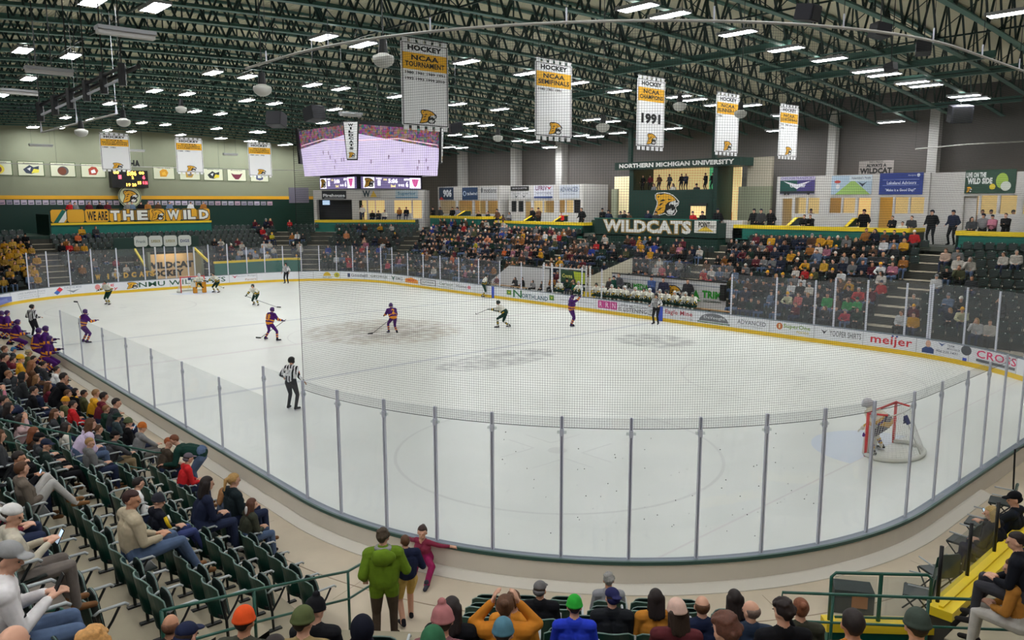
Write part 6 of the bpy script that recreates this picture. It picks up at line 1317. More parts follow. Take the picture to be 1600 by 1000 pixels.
def seat_proto(open_):
    t = empty('stadium_seat', (0, 0, -50))
    b, ed = curved(.245, .32, .80, -.18, .085, .16, .022, SEATG); o = b.build('backrest', parent=t, smooth=False); r = MB(); r.poly(ed, .011, SEDGEHI, 6); r.build('edge_highlight', parent=o, smooth=True)  # edge tube carries the painted highlight
    if open_: b = MB(); b.obox((0, .0, .41), (.21, 0, 0), (0, .2, .02), (0, -.001, .015), SEATD); b.build('seat_pan', parent=t, bevel=.02)
    else: b, ed = curved(.225, .33, .76, -.105, -.02, .12, .03, SEATD, rnd=.09); o = b.build('seat_pan', parent=t); r = MB(); r.poly(ed, .006, SEDGEHI, 5); r.build('edge_highlight', parent=o, smooth=True)
    b = MB(); b.poly([(.262, -.2, .6), (.262, -.14, .635), (.262, .12, .64), (.262, .15, .61)], .017, ARM, 8); b.build('armrest', parent=t, smooth=True)
    b = MB(); b.poly([(.262, -.14, .02), (.262, -.15, .3), (.262, -.2, .6)], .02, LEGM, 6); b.poly([(.262, -.15, .3), (.262, -.02, .48), (.262, .06, .62)], .016, LEGM, 6); b.obox((.262, -.13, .012), (.035, 0, 0), (0, .11, 0), (0, 0, .012), LEGM); b.obox((0, -.21, .37), (.26, 0, 0), (0, .02, 0), (0, 0, .02), LEGM); b.build('leg', parent=t)
    return t
SP = {False: seat_proto(False), True: seat_proto(True)}
# plain seats for the distance, all in one mesh
class Bulk:
    def __init__(s): s.V = []; s.F = []; s.Mi = []; s.n = 0; s.mats = []
    def add(s, V, F, Mi, mats):
        mp = []
        for m in mats:
            if m not in s.mats: s.mats.append(m)
            mp.append(s.mats.index(m))
        s.V.append(V); s.F.append((F, s.n)); s.Mi.append(np.array(mp)[Mi]); s.n += len(V)
    def build(s, name):
        V = np.concatenate(s.V); me = bpy.data.meshes.new(name); fc = []
        for F, n in s.F: fc.extend([tuple(a+n for a in q) for q in F])
        me.from_pydata(V.tolist(), [], fc)
        for m in s.mats: me.materials.append(m)
        me.polygons.foreach_set('material_index', np.concatenate(s.Mi).tolist()); me.polygons.foreach_set('use_smooth', [True]*len(fc)); me.update()
        o = bpy.data.objects.new(name, me); COL.objects.link(o); return o
_b = MB(); _b.add([(-.22, -.19, .4), (0, -.24, .4), (.22, -.19, .4), (-.21, -.25, .78), (0, -.31, .82), (.21, -.25, .78)], [(0, 1, 4, 3), (1, 2, 5, 4)], SEATG); _b.add([(-.2, -.12, .42), (.2, -.12, .42), (.2, -.16, .76), (-.2, -.16, .76)], [(0, 1, 2, 3)], SEATD)
_b.box(.25, .275, -.2, .12, .62, .65, LEGM); _b.box(.255, .27, -.18, -.1, 0, .62, LEGM); _b.box(-.02, .02, -.3, -.27, .76, .8, M('seat_number_glint', 214, 216, 210))  # bright dot for the light glinting off each seat number plate
FARSEAT = (np.array(_b.v), _b.f, np.array(_b.m), _b.mats)
bulk_seats = Bulk()
def xform(V, loc, rz, s=1.0): c, q = math.cos(rz), math.sin(rz); V = V*s; return np.stack([V[:, 0]*c-V[:, 1]*q+loc[0], V[:, 0]*q+V[:, 1]*c+loc[1], V[:, 2]+loc[2]], 1)

# ---------------------------------------------------------------- seated figures, near set
NEAR = {}
def nearfig(key):
    if key not in NEAR:
        hands, lean, knee, foot, yaw, pitch, bulk = key
        P_ = seated(lean=lean, knee=knee, foot=foot, hands=hands, yaw=yaw, pitch=pitch, hipz=.55); me, reg, cen, head = build_body(P_, .0105, bulk, True); NEAR[key] = Fig(me, reg, head, 4)
    return NEAR[key]
CN = [((22, 22, 26), 'black'), ((34, 40, 62), 'navy'), ((60, 62, 66), 'charcoal'), ((30, 58, 46), 'dark green'), ((130, 130, 132), 'grey'), ((104, 36, 48), 'maroon'), ((222, 216, 204), 'cream'), ((226, 166, 40), 'mustard'), ((94, 66, 48), 'brown'), ((190, 120, 140), 'pink'), ((110, 130, 160), 'light blue'), ((200, 40, 44), 'red'), ((232, 110, 50), 'orange'), ((44, 160, 80), 'bright green'), ((214, 200, 50), 'yellow'), ((50, 70, 170), 'blue'), ((90, 92, 60), 'olive'), ((236, 236, 236), 'white'), ((170, 110, 50), 'tan')]
def cname(c): return min(CN, key=lambda q: sum((a-b)**2 for a, b in zip(q[0], c)))[1]
BK, NV, CH, DGc, GR, MR, CRM, MU, BR, PK, LB, RD, ORG, BG, YW, BL, OL, WH, TN = [q[0] for q in CN]
JEANS = (86, 104, 134); DJ = (44, 52, 78); KH = (150, 130, 100)
HB, HD, HL, HG = (92, 60, 38), (36, 26, 24), (190, 150, 92), (150, 148, 144)
# (head u, v, stand, hair, hair colour, top, trousers, hands, head turn, lean, description)
NP = [
 (76, 569, 'N', 'short', HD, CH, DJ, 'lap', .2, .1, 'dark haired spectator alone at the far end of the front row'), (90, 578, 'N', 'short', HD, WH, DJ, 'lap', 0, .15, 'spectator in a white top near the end of the front row'),
 (92, 591, 'N', 'short', HD, BK, BK, 'knees', 0, .3, 'black clad spectator bending forward behind the white top'), (110, 595, 'N', 'cap', BK, NV, DJ, 'lap', -.3, .1, 'spectator in black cap and navy jacket, front row'),
 (94, 611, 'N', 'short', HB, BK, BK, 'lap', .2, .4, 'brown haired spectator leaning low beside a plaid shirt'), (84, 602, 'N', 'long', HB, MR, DJ, 'lap', .2, .1, 'long haired spectator in maroon plaid'), (126, 611, 'N', 'short', HD, MU, BK, 'lap', 0, .1, 'dark haired fan in a mustard shirt, front row'),
 (140, 614, 'N', 'short', HD, OL, DJ, 'lap', .1, .1, 'spectator in olive jacket between two mustard shirts'), (151, 615, 'N', 'short', (150, 110, 70), MU, BK, 'lap', 0, .15, 'sandy haired fan in a bright mustard shirt'), (163, 620, 'N', 'short', HD, MR, DJ, 'knees', -.1, .2, 'spectator in dark maroon right of the mustard shirts'),
 (175, 625, 'N', 'short', HD, CH, DJ, 'lap', -.3, .2, 'dark haired spectator in charcoal in the front row'), (175, 638, 'N', 'short', (140, 100, 60), DGc, DJ, 'lap', -.1, .1, 'sandy haired spectator in dark green jacket'), (190, 649, 'N', 'brim', (30, 50, 44), (60, 74, 78), BK, 'phone', -.2, .1, 'spectator in a wide brimmed dark green hat'),
 (210, 659, 'N', 'beanie', (90, 100, 70), BK, DJ, 'lap', -.2, .1, 'spectator in a speckled green knit hat'), (224, 668, 'N', 'striped', (196, 110, 50), GR, (120, 118, 116), 'knees', -.5, .2, 'spectator in grey hoodie and orange striped knit hat'),
 (112, 626, 'N', 'beanie', (210, 150, 40), OL, DJ, 'lap', .1, .1, 'spectator in mustard knit hat and olive coat'), (124, 631, 'N', 'short', HD, RD, NV, 'lap', -.2, .1, 'spectator with red yoke on a navy jacket'), (88, 647, 'N', 'long', HB, CH, DJ, 'face', -.8, .15, 'long haired woman in charcoal resting chin on hand'),
 (114, 666, 'N', 'long', HD, CRM, DJ, 'lap', -.2, .1, 'dark haired woman in a cream sweater behind the rail'), (133, 664, 'N', 'long', HB, (206, 190, 216), JEANS, 'lap', -.2, .3, 'child in pale lilac coat beside the cream sweater'), (165, 678, 'N', 'short', HB, CH, DJ, 'lap', .0, .1, 'brown haired spectator behind the brimmed hat'),
 (182, 681, 'N', 'cap', BK, (70, 70, 74), KH, 'knees', -.5, .2, 'man in black cap and grey jacket with khaki trousers'), (153, 690, 'N', 'short', (170, 130, 80), (110, 110, 110), DJ, 'lap', -.6, .1, 'small fair child in a checked jacket'), (45, 657, 'N', 'long', HD, (190, 160, 160), DJ, 'up', -.4, .05, 'woman in dusty pink sweater raising a hand'),
 (25, 646, 'N', 'long', HD, BK, BK, 'lap', .1, .1, 'long dark haired spectator left of the pink sweater'), (18, 624, 'N', 'short', HD, CH, DJ, 'lap', .1, .1, 'dark haired spectator above the left rail'), (70, 680, 'N', 'cap', BK, CH, BK, 'lap', 0, .1, 'spectator in black cap behind the long auburn hair'),
 (68, 696, 'N', 'long', (120, 66, 36), (60, 44, 34), BK, 'lap', .1, .1, 'woman with long auburn hair near the left rail'), (87, 706, 'N', 'cap', (40, 46, 66), (34, 48, 44), BK, 'lap', -.8, .05, 'man in navy cap and dark green hoodie, legs stretched out'), (8, 672, 'N', 'long', HB, CH, BK, 'lap', 0, .1, 'brown haired spectator at the left edge above the rail'),
 (15, 586, 'N', 'short', (150, 104, 70), CH, JEANS, 'lap', -.3, .2, 'sandy haired spectator far left of the crowd'), (5, 577, 'N', 'short', HB, CH, DJ, 'lap', 0, .1, 'spectator cut by the left edge, upper row'), (38, 588, 'N', 'hood', (46, 48, 50), (46, 48, 50), DJ, 'lap', 0, .2, 'spectator with a dark hood up'), (60, 587, 'N', 'long', (130, 92, 56), BK, DJ, 'lap', .1, .1, 'spectator with light brown hair in black'),
 (28, 604, 'N', 'hood', (60, 62, 66), (60, 62, 66), JEANS, 'knees', -.1, .2, 'spectator in charcoal hood with jeans'), (5, 603, 'N', 'short', HB, PK, DJ, 'face', -.3, .1, 'spectator with hand to mouth at the left edge'), (55, 610, 'N', 'short', HD, BK, DJ, 'lap', .1, .2, 'spectator in black leaning in the middle left rows'),
 (58, 569, 'N', 'long', (140, 90, 56), BR, DJ, 'lap', .1, .1, 'spectator with wavy auburn hair near the bench'), (40, 560, 'N', 'beanie', (226, 176, 40), MU, DJ, 'lap', 0, .1, 'fan in bright yellow knit hat and hoodie'), (52, 551, 'N', 'cap', (176, 160, 120), OL, DJ, 'lap', -.2, .1, 'spectator in tan cap below the visiting bench'), (60, 560, 'N', 'short', HD, BK, BK, 'lap', 0, .1, 'spectator in black jacket right of the tan cap'),
 (15, 545, 'N', 'short', HB, MR, DJ, 'lap', 0, .1, 'spectator in maroon at the left edge below the bench'), (28, 546, 'N', 'cap', (70, 120, 160), CH, DJ, 'lap', 0, .1, 'spectator in a light blue cap'), (22, 562, 'N', 'short', HD, MR, BK, 'lap', 0, .2, 'dark haired spectator in maroon coat'), (6, 557, 'N', 'short', HD, BK, BK, 'lap', 0, .2, 'spectator in black at the left edge'), (10, 712, 'N', 'short', HB, BR, DJ, 'lap', 0, .1, 'spectator in brown by the left edge, below the rail'),
 (265, 692, 'N', 'short', (170, 90, 50), (70, 60, 50), DJ, 'lap', -1.2, .2, 'red haired child turning round in the front row'), (296, 716, 'N', 'cap', (110, 100, 110), RD, DJ, 'lap', .0, .2, 'man in red hoodie and grey cap, front row'), (324, 756, 'N', 'long', HD, NV, DJ, 'lap', -.2, .15, 'dark haired woman in navy right of the red hoodie'),
 (377, 748, 'N', 'ponytail', HL, (34, 44, 48), DJ, 'lap', -.1, .1, 'blonde woman in dark jacket at the end of the front row'), (362, 768, 'N', 'long', (160, 112, 70), (84, 92, 110), DJ, 'lap', -.2, .1, 'woman with long light brown hair in slate blue'), (390, 783, 'N', 'long', (96, 60, 44), (64, 66, 54), JEANS, 'lap', -.1, .15, 'girl in olive jacket with a white scarf'),
 (219, 757, 'N', 'short', HD, WH, DJ, 'lap', -.1, .15, 'dark haired boy in white behind the beige coat'), (223, 777, 'N', 'short', (60, 34, 30), (190, 176, 150), JEANS, 'lap', -.7, -.05, 'young man in beige coat and light jeans'), (262, 780, 'N', 'beanie', (50, 50, 58), (24, 26, 36), (62, 72, 120), 'lap', -.7, -.1, 'man in knit hat and black jacket with gold sleeve bands'),
 (35, 738, 'N', 'short', HD, BK, DJ, 'phone', -.5, .2, 'dark haired man in black coat looking at a phone'), (60, 728, 'N', 'short', HB, (110, 100, 90), (186, 184, 180), 'lap', 0, -.2, None), (9, 784, 'N', 'cap', BK, (120, 40, 56), DJ, 'lap', -.4, .1, 'man in black cap and maroon vest at the left edge'),
 (46, 800, 'N', 'backcap', (224, 222, 218), (196, 188, 170), (120, 112, 106), 'phone', -.6, .05, 'man in a backwards white cap and plaid shirt'),
 (709, 940, 'C', 'long', HD, BK, DJ, 'lap', 0, .1, 'dark haired spectator in black left of the mustard coats'), (769, 937, 'C', 'bun', HB, (196, 124, 40), DJ, 'up', .1, .05, 'woman in mustard coat with both hands by her head'), (803, 929, 'C', 'bun', HB, (200, 130, 44), DJ, 'lap', -.2, .1, 'brown haired woman in mustard jacket, second of the pair'),
 (844, 914, 'C', 'cap', (110, 108, 108), BK, (110, 70, 50), 'lap', -.4, .05, 'man in grey cap and black hooded jacket'), (897, 938, 'C', 'beanie', (50, 170, 60), (44, 66, 200), DJ, 'lap', .0, .1, 'child in bright blue hoodie and green knit hat'), (950, 900, 'C', 'curly', HG, (150, 150, 154), DJ, 'lap', .1, .0, 'grey haired man in light grey in the front row'),
 (955, 925, 'C', 'backcap', (40, 42, 84), (34, 36, 40), BK, 'lap', .3, .05, 'broad man in navy cap and black shirt'), (1022, 926, 'C', 'long', HD, (196, 130, 50), DJ, 'lap', 0, .05, 'woman with long black hair in mustard'), (1055, 955, 'C', 'beanie', (214, 180, 164), (90, 40, 44), DJ, 'lap', .4, .15, 'woman in a pale pink knit hat'),
 (1093, 937, 'C', 'balding', HB, (30, 38, 64), DJ, 'lap', .1, .1, 'short haired man in navy jacket'), (1143, 927, 'C', 'long', HD, (34, 38, 60), DJ, 'lap', 0, .0, 'dark haired spectator in navy beyond the bald man'), (1154, 944, 'C', 'balding', (120, 100, 90), (44, 56, 76), DJ, 'lap', .7, .1, 'bald man in slate navy jacket turned left'),
 (1135, 985, 'C', 'curly', (96, 58, 44), (40, 44, 60), DJ, 'lap', .4, .2, 'curly brown haired spectator at the bottom edge'), (1196, 940, 'C', 'bun', (120, 70, 44), (60, 60, 50), DJ, 'lap', .1, .05, 'red brown haired spectator left of the curly hair'), (1217, 944, 'C', 'curly', HD, BK, BK, 'face', .3, .1, 'curly dark haired man in black resting his cheek'),
 (1322, 962, 'C', 'short', HD, (196, 126, 54), DJ, 'lap', .2, .1, 'dark haired man in a mustard brown jacket'), (1372, 964, 'C', 'beanie', (64, 74, 66), (220, 180, 40), DJ, 'lap', -.1, .1, 'spectator in grey green knit hat and yellow jacket'), (695, 958, 'C', 'pom', (170, 110, 110), (130, 84, 90), DJ, 'lap', .4, .1, 'spectator in a patterned reddish knit hat'),
 (706, 974, 'C', 'beanie', (80, 120, 136), (60, 66, 90), DJ, 'lap', 0, .1, 'spectator in a large blue grey knit hat'), (681, 992, 'C', 'beanie', (50, 100, 70), (40, 60, 50), DJ, 'lap', 0, .1, 'spectator in green hat cut by the bottom edge'), (500, 942, 'C', 'pom', (26, 26, 30), (30, 30, 34), DJ, 'lap', -.7, .1, 'woman in black knit hat and black vest'),
 (546, 966, 'C', 'hood', (22, 24, 36), (24, 26, 36), DJ, 'lap', -.2, .1, 'spectator with a black hood in the aisle row'), (377, 958, 'C', 'beanie', (226, 84, 36), (64, 66, 56), DJ, 'lap', 0, .05, 'spectator in a bright orange knit hat'), (409, 957, 'C', 'beanie', (88, 96, 60), (150, 130, 90), DJ, 'lap', -.3, .05, 'spectator in an olive knit hat'),
 (278, 966, 'C', 'balding', (120, 80, 60), (40, 40, 44), DJ, 'lap', 0, .05, 'bald man beside a navy cap in the bottom left'), (304, 980, 'C', 'cap', (34, 40, 66), (30, 36, 56), DJ, 'lap', -.4, .05, 'spectator in navy cap in the bottom left'), (45, 990, 'C', 'balding', (120, 80, 60), (60, 50, 60), DJ, 'lap', 0, .05, 'bald spectator cut by the bottom left corner'),
 (150, 994, 'C', 'curly', (190, 140, 80), (70, 60, 50), DJ, 'lap', 0, .05, 'curly blond head at the bottom left edge'), (440, 1000, 'C', 'short', HD, BK, BK, 'phone', 0, .1, 'dark haired spectator at the very bottom left of centre'),
 (1572, 758, 'E', 'cap', BK, (30, 34, 40), NV, 'knees', .6, .1, 'man in black cap, farther of the pair behind the goal'), (1571, 776, 'E', 'cap', (24, 30, 40), (26, 32, 48), NV, 'phone', .6, .1, 'man in dark cap, nearer of the pair behind the goal'), (1547, 802, 'E', 'long', (190, 160, 104), (30, 32, 38), (34, 36, 60), 'lap', .3, .15, 'blonde woman in black jacket behind the glass barrier'),
]
STANDS = {'N': (SN, 9, 1.28), 'C': (SC, 9, 1.2), 'E': (SE, 6, 1.25)}
FORCE = {(45, 990): 8, (150, 994): 8, (278, 966): 5, (304, 980): 6, (1135, 985): 7, (706, 974): 6, (46, 800): 5, (9, 784): 5, (35, 738): 4, (165, 678): 1, (182, 681): 1, (153, 690): 2, (10, 712): 4, (8, 672): 4, (950, 900): 0, (955, 925): 3, (1022, 926): 3, (1143, 927): 3, (1217, 944): 5, (1322, 962): 6, (1372, 964): 6, (87, 706): 3, (68, 696): 3, (28, 604): 2, (844, 914): 2}
def locate(u, v, A, kmax, hh):
    best = None
    for k in range(kmax):
        if (u, v) in FORCE and k != FORCE[(u, v)]: continue
        off = 2+.85*k-.24; d = ray(u, v); n3 = np.array([*A.n, 0]); den = d@n3; tt = ((A.c0@A.n+off)-CAM@n3)/den
        if tt <= 0: continue
        q = CAM+d*tt; a = (q[:2]-A.c0)@A.t; e = abs(q[2]-(A.z(k)+hh))
        if best is None or e < best[0]: best = (e, k, a, q[2]-A.z(k))
    e, k, a, h = best; off = 2+.85*k-.22-.13; d = ray(u, v); n3 = np.array([*A.n, 0]); q = CAM+d*(((A.c0@A.n+off)-CAM@n3)/(d@n3))
    return e, k, (q[:2]-A.c0)@A.t, q[2]-A.z(k)
rows = {}
for i, (u, v, st_, *rest) in enumerate(NP):
    A, km, hh = STANDS[st_]; e, k, a, h = locate(u, v, A, km, hh); rows.setdefault((st_, k), []).append([a, i, h])
def lims(A, k):
    o = 2+.85*k
    if A is SN: return -14, ((meet(SN, o, SC, o)-SN.c0)@SN.t-(.35 if k < 3 else .1) if k < 5 else 30.0)
    if A is SC: return (-2.35 if k < 4 else -3.2 if k < 6 else (meet(SN, o, SC, o)-SC.c0)@SC.t+1.9), min((meet(SC, o, SE, o)-SC.c0)@SC.t-.5, 1.55 if k < 3 else 1.9)
    return None
AISLE = {'N': [(16.6, 17.9)]}
seatlist = []
for st_, km in (('N', 9), ('C', 9)):
    A = STANDS[st_][0]
    for k in range(km):
        lo, hi = lims(A, k); P_ = sorted(rows.get((st_, k), []))
        for q in range(1, len(P_)):      # keep neighbours a seat apart
            if P_[q][0]-P_[q-1][0] < .5: P_[q][0] = P_[q-1][0]+.5
        rows[(st_, k)] = P_
        pos = [q[0] for q in P_]; segs = []; cuts = [lo]+pos+[hi]
        for q in pos: seatlist.append((A, k, q, True, st_))
        for a0, a1 in zip(cuts[:-1], cuts[1:]):
            a0 += .0 if a0 == lo else .27; a1 -= .0 if a1 == hi else .27; n = int((a1-a0)/.53)
            if a1-a0 < .5 or n < 1: continue
            w_ = min((a1-a0)/n, .56)
            for q in range(n):
                a = a0+w_*(q+.5)
                if any(x0-.1 < a < x1+.1 for x0, x1 in AISLE.get(st_, [])): continue
                seatlist.append((A, k, a, False, st_))
vis = []
for A, k, a, occ, st_ in seatlist:
    p = A.xy(k, a, -.22); q = proj((p[0], p[1], A.z(k)+.7))
    if q[2] > 1.2 and -60 < q[0] < 1660 and q[1] < 1090: vis.append((q[2], A, k, a, occ, st_))
vis.sort(key=lambda q: q[0]); cnt_ = {}
near_set = vis[:300]
rest_seats = vis[300:]
near_set.sort(key=lambda q: (q[5], q[2], q[3]))
for D_, A, k, a, occ, st_ in near_set:
    p = A.xy(k, a, -.22); o = copy_tree(SP[occ]); o.location = (p[0], p[1], A.z(k)); o.rotation_euler = (0, 0, A.rz); c = cnt_.setdefault((st_, k), 0); cnt_[(st_, k)] += 1
    tag(o, '%s dark green seat, %s from the left in %s row, %s' % ('occupied' if occ else 'empty folded', ordw(c), ordw(k), A.name), 'seat', 'stadium seats near the camera')
for s_ in SP.values():
    for c in list(s_.children_recursive): bpy.data.objects.remove(c)
    bpy.data.objects.remove(s_)
for D_, A, k, a, occ, st_ in rest_seats: p = A.xy(k, a, -.22); bulk_seats.add(xform(FARSEAT[0], (p[0], p[1], A.z(k)), A.rz), FARSEAT[1], FARSEAT[2], FARSEAT[3])
# the people of the near stands
for (st_, k), P_ in rows.items():
    A = STANDS[st_][0]
    for a, i, h in P_:
        u, v, s0, hair, hc, top, bot, hands, yaw, lean, desc = NP[i]
        legs = desc and 'stretched' in desc or (i and u in (223, 262, 14)); sc_ = 1.0
        if desc and ('child' in desc): sc_ = .8
        fig = nearfig((hands, round(lean*5)/5, .52 if legs else .46, .75 if legs else .5, round(yaw*2.5)/2.5, .15, 1.2 if 'jacket' in (desc or '') or 'coat' in (desc or '') or 'broad' in (desc or '') else 1.08))
        if desc is None:
            P0 = seated(lean=-.12, knee=.3, foot=.62, hands='lap', yaw=.2, hipz=.55, fz=.5)
            for q_ in 'lr': P0.j['knee'+q_][2] += .38; P0.j['wr'+q_][2] += .12; P0.j['hd'+q_][2] += .12
            fig = Fig(*(lambda b_: (b_[0], b_[1], b_[3]))(build_body(P0, .0105, 1.1, True)), 4)
        hz = h/(fig.head[0][2]); sc_ = min(1.1, max(.78 if 'child' in (desc or '') or 'girl' in (desc or '') else .93, hz))
        off = -.22+(.02); z = A.z(k)+max(-.22, min(.3, h-fig.head[0][2]*sc_))*(0 if A is SE else 1)
        if A is SE: z = .4
        p = A.xy(k, a, off)
        if desc is None: desc = 'person in light grey trousers with both feet up on the seats ahead'
        o = person(fig, (p[0], p[1], z), A.rz+R.uniform(-.08, .08), top, bot, hair, hc, desc, scale=sc_, skin=R.choice([0, 0, 0, 1]), shoe=(130, 92, 56) if 'feet up' in desc else R.choice([(40, 38, 38), (120, 84, 54), (200, 198, 196)]))
        if 'white scarf' in desc: b = MB(); hp = fig.head[0]; b.ball(hp+[0, -.12, -.12], (.06, .03, .11), cloth((224, 222, 220)), 10, 8); b.build('scarf', parent=o, smooth=True)
        if 'gold sleeve' in desc:
            b = MB(); m_ = cloth((230, 190, 40))
            b.poly([(.26, .0, 1.02), (.29, .03, .9), (.27, .08, .8)], .03, m_, 8); b.poly([(.24, .06, 1.03), (.27, .09, .9)], .018, cloth((230, 230, 225)), 8); b.build('sleeve_band', parent=o, smooth=True)
        if hands == 'phone': 
            w_ = fig.me; b = MB(); q = np.array([.03, .37, 1.0-.12]); Mx = o.matrix_basis; c = Mx @ Vector((0.02, .42, .87)); b.obox((0, 0, 0), (.038, 0, 0), (0, .004, 0), (0, 0, .075), BLACK); b.obox((0, -.0045, 0), (.034, 0, 0), (0, .001, 0), (0, 0, .068), mat('phone_screen', (.6, .8, 1), emit=.6))
            ph = tag(b.build('phone', loc=tuple(c), rz=o.rotation_euler[2]), 'phone held by the '+desc.split(',')[0], 'phone'); ph.rotation_euler[0] = -.5

# man in the white jersey, nearest of the left stand
jf = nearfig(('phone', .2, .52, .62, -.6, .25, 1.2)); hp = CAM+ray(14, 872)*5.9; jz = hp[2]-jf.head[0][2]
hq = rotz(jf.head[0], SN.rz-.1); jo = person(jf, (hp[0]-hq[0], hp[1]-hq[1], jz), SN.rz-.1, (226, 222, 222), JEANS, 'cap', (150, 150, 150), 'man in white and purple jersey holding a phone at the lower left')
b = MB(); PU = cloth((90, 50, 150))
for x in (-1, 1):
    e = np.array([x*.215, .115, .8]); b.ball(e+[0, 0, .07], (.062, .062, .028), PU, 14, 6); b.ball(e+[0, .02, .03], (.064, .066, .03), BLACK if 0 else cloth((26, 24, 28)), 14, 6)
b.build('sleeve_band', parent=jo, smooth=True)
b = MB(); b.obox((0, 0, 0), (.038, 0, 0), (0, .004, 0), (0, 0, .075), BLACK); c = jo.matrix_basis @ Vector((0.0, .44, .92)); o = tag(b.build('phone', loc=tuple(c), rz=SN.rz), 'phone held by the man in the white and purple jersey', 'phone'); o.rotation_euler[0] = -.5

# ---------------------------------------------------------------- far crowd
FAR = []
def farfig(P_, stand=False):
    me, reg, cen, head = build_body(P_, .034, 1.22, fingers=False); V = np.array([v.co[:] for v in me.vertices]); F = [tuple(p.vertices) for p in me.polygons]
    return V, F, np.array(reg), head
def farhair(style, head):
    hm = hairm(style, True); V = np.array([v.co[:] for v in hm.vertices]); F = [tuple(p.vertices) for p in hm.polygons]; p, yaw, pit = head
    c, s_ = math.cos(yaw), math.sin(yaw); V = np.stack([V[:, 0]*c-V[:, 1]*s_, V[:, 0]*s_+V[:, 1]*c, V[:, 2]], 1)+p; return V, F
PF = []
for hands, yaw, lean in (('lap', 0, .1), ('lap', -.6, .15), ('knees', .3, .35), ('crossed', 0, .05), ('phone', .2, .15), ('face', -.2, .15), ('arms', .5, 0), ('lap', .6, .05)):
    PF.append(farfig(seated(lean=lean, hands=hands, yaw=yaw, hipz=.55)))
ST = [farfig(standing(lean=.03, hipz=.92, wl=(-.1, .15, -.4), wr=(.1, .15, -.4), yaw=y_)) for y_ in (0, .5, -.5)]+[farfig(standing(lean=.1, hipz=.92, wl=(.1, .25, -.2), wr=(-.1, .25, -.22), yaw=.2))]
PV = []
for i, f in enumerate(PF+ST):
    for h in (('short', 'long') if i % 2 else ('short', 'beanie')) if i < 8 else ('short', 'cap'):
        hv, hf = farhair(h, f[3]); V = np.concatenate([f[0], hv]); F = f[1]+[tuple(a+len(f[0]) for a in q) for q in hf]; reg = np.concatenate([f[2], np.full(len(hf), 4)]); me = bpy.data.meshes.new('far_person'); me.from_pydata(V.tolist(), [], F)
        for _ in range(5): me.materials.append(BLACK)
        me.polygons.foreach_set('material_index', reg.tolist()); me.polygons.foreach_set('use_smooth', [True]*len(F)); me.update(); PV.append((me, V, F, reg, h, i >= 8))
SEATED = [p for p in PV if not p[5]]; STANDP = [p for p in PV if p[5]]
DENS = [(-20, 60, 365, 455, .8, 'gold'), (85, 150, 352, 398, .22, None), (100, 245, 392, 440, .3, None), (330, 372, 372, 402, .5, None), (372, 400, 380, 404, .5, 'white'), (395, 475, 325, 372, .3, None), (405, 470, 375, 404, .45, 'white'), (340, 400, 325, 372, .1, None), (488, 660, 345, 366, .18, None), (488, 600, 366, 432, .42, None), (600, 660, 366, 432, .3, None),
        (655, 790, 342, 440, .62, None), (790, 920, 352, 440, .82, None), (920, 1000, 356, 440, .5, None), (1000, 1145, 356, 440, .72, None), (1145, 1430, 360, 420, .66, None), (1145, 1360, 420, 500, .8, None), (1360, 1432, 360, 440, .4, None), (1430, 1520, 365, 470, .42, None), (1360, 1440, 440, 520, .55, None), (1520, 1640, 385, 412, .3, None), (1440, 1640, 412, 540, .1, None)]
NOTE = [(743, 379, YW, 0), (710, 398, ORG, 0), (764, 371, (240, 150, 110), 0), (787, 388, ORG, 0), (818, 362, MU, 0), (875, 362, RD, 0), (995, 375, MU, 0), (1004, 378, MU, 0), (1017, 391, MU, 0), (876, 403, MU, 0), (855, 394, MU, 0), (1040, 415, (224, 80, 90), 0), (1048, 428, (70, 90, 190), 0), (1108, 428, (226, 90, 96), 0), (1032, 402, CRM, 0), (1060, 388, PK, 0), (1093, 390, CRM, 0), (1287, 374, MU, 0), (1299, 376, MU, 0), (1275, 375, BR, 0), (1310, 374, DGc, 0), (1264, 376, TN, 0), (1291, 408, (230, 180, 60), 0), (1240, 395, MU, 0), (1265, 411, MU, 0), (1289, 470, BG, 0), (1317, 472, BG, 0), (1336, 472, BG, 0), (1252, 466, (226, 120, 120), 0), (1325, 488, (200, 60, 80), 0), (1387, 414, WH, 0), (1322, 422, WH, 0), (1235, 440, WH, 0), (1235, 452, (220, 220, 180), 0), (1424, 455, GR, 0), (1458, 392, (220, 190, 170), 0), (1497, 408, CRM, 0), (1504, 418, OL, 0), (1507, 492, (226, 224, 180), 0), (1540, 500, CRM, 0), (1446, 430, BK, 0), (1445, 428, WH, 0), (1395, 470, WH, 0), (1572, 400, CRM, 0), (1588, 400, CRM, 0),
        (547, 397, RD, 0), (562, 389, RD, 0), (545, 409, (210, 80, 90), 0), (605, 411, (226, 70, 90), 0), (540, 365, (230, 150, 100), 0), (570, 372, (240, 190, 160), 0), (627, 405, PK, 0), (410, 356, RD, 0), (417, 366, MR, 0), (431, 366, YW, 0), (447, 343, RD, 0), (418, 343, MR, 0), (124, 365, (226, 110, 60), 0), (106, 380, RD, 0), (97, 380, BK, 0), (116, 380, TN, 0), (127, 379, MU, 0), (184, 398, (160, 50, 70), 0), (200, 415, CRM, 0), (50, 433, LB, 0), (346, 372, CRM, 0)]
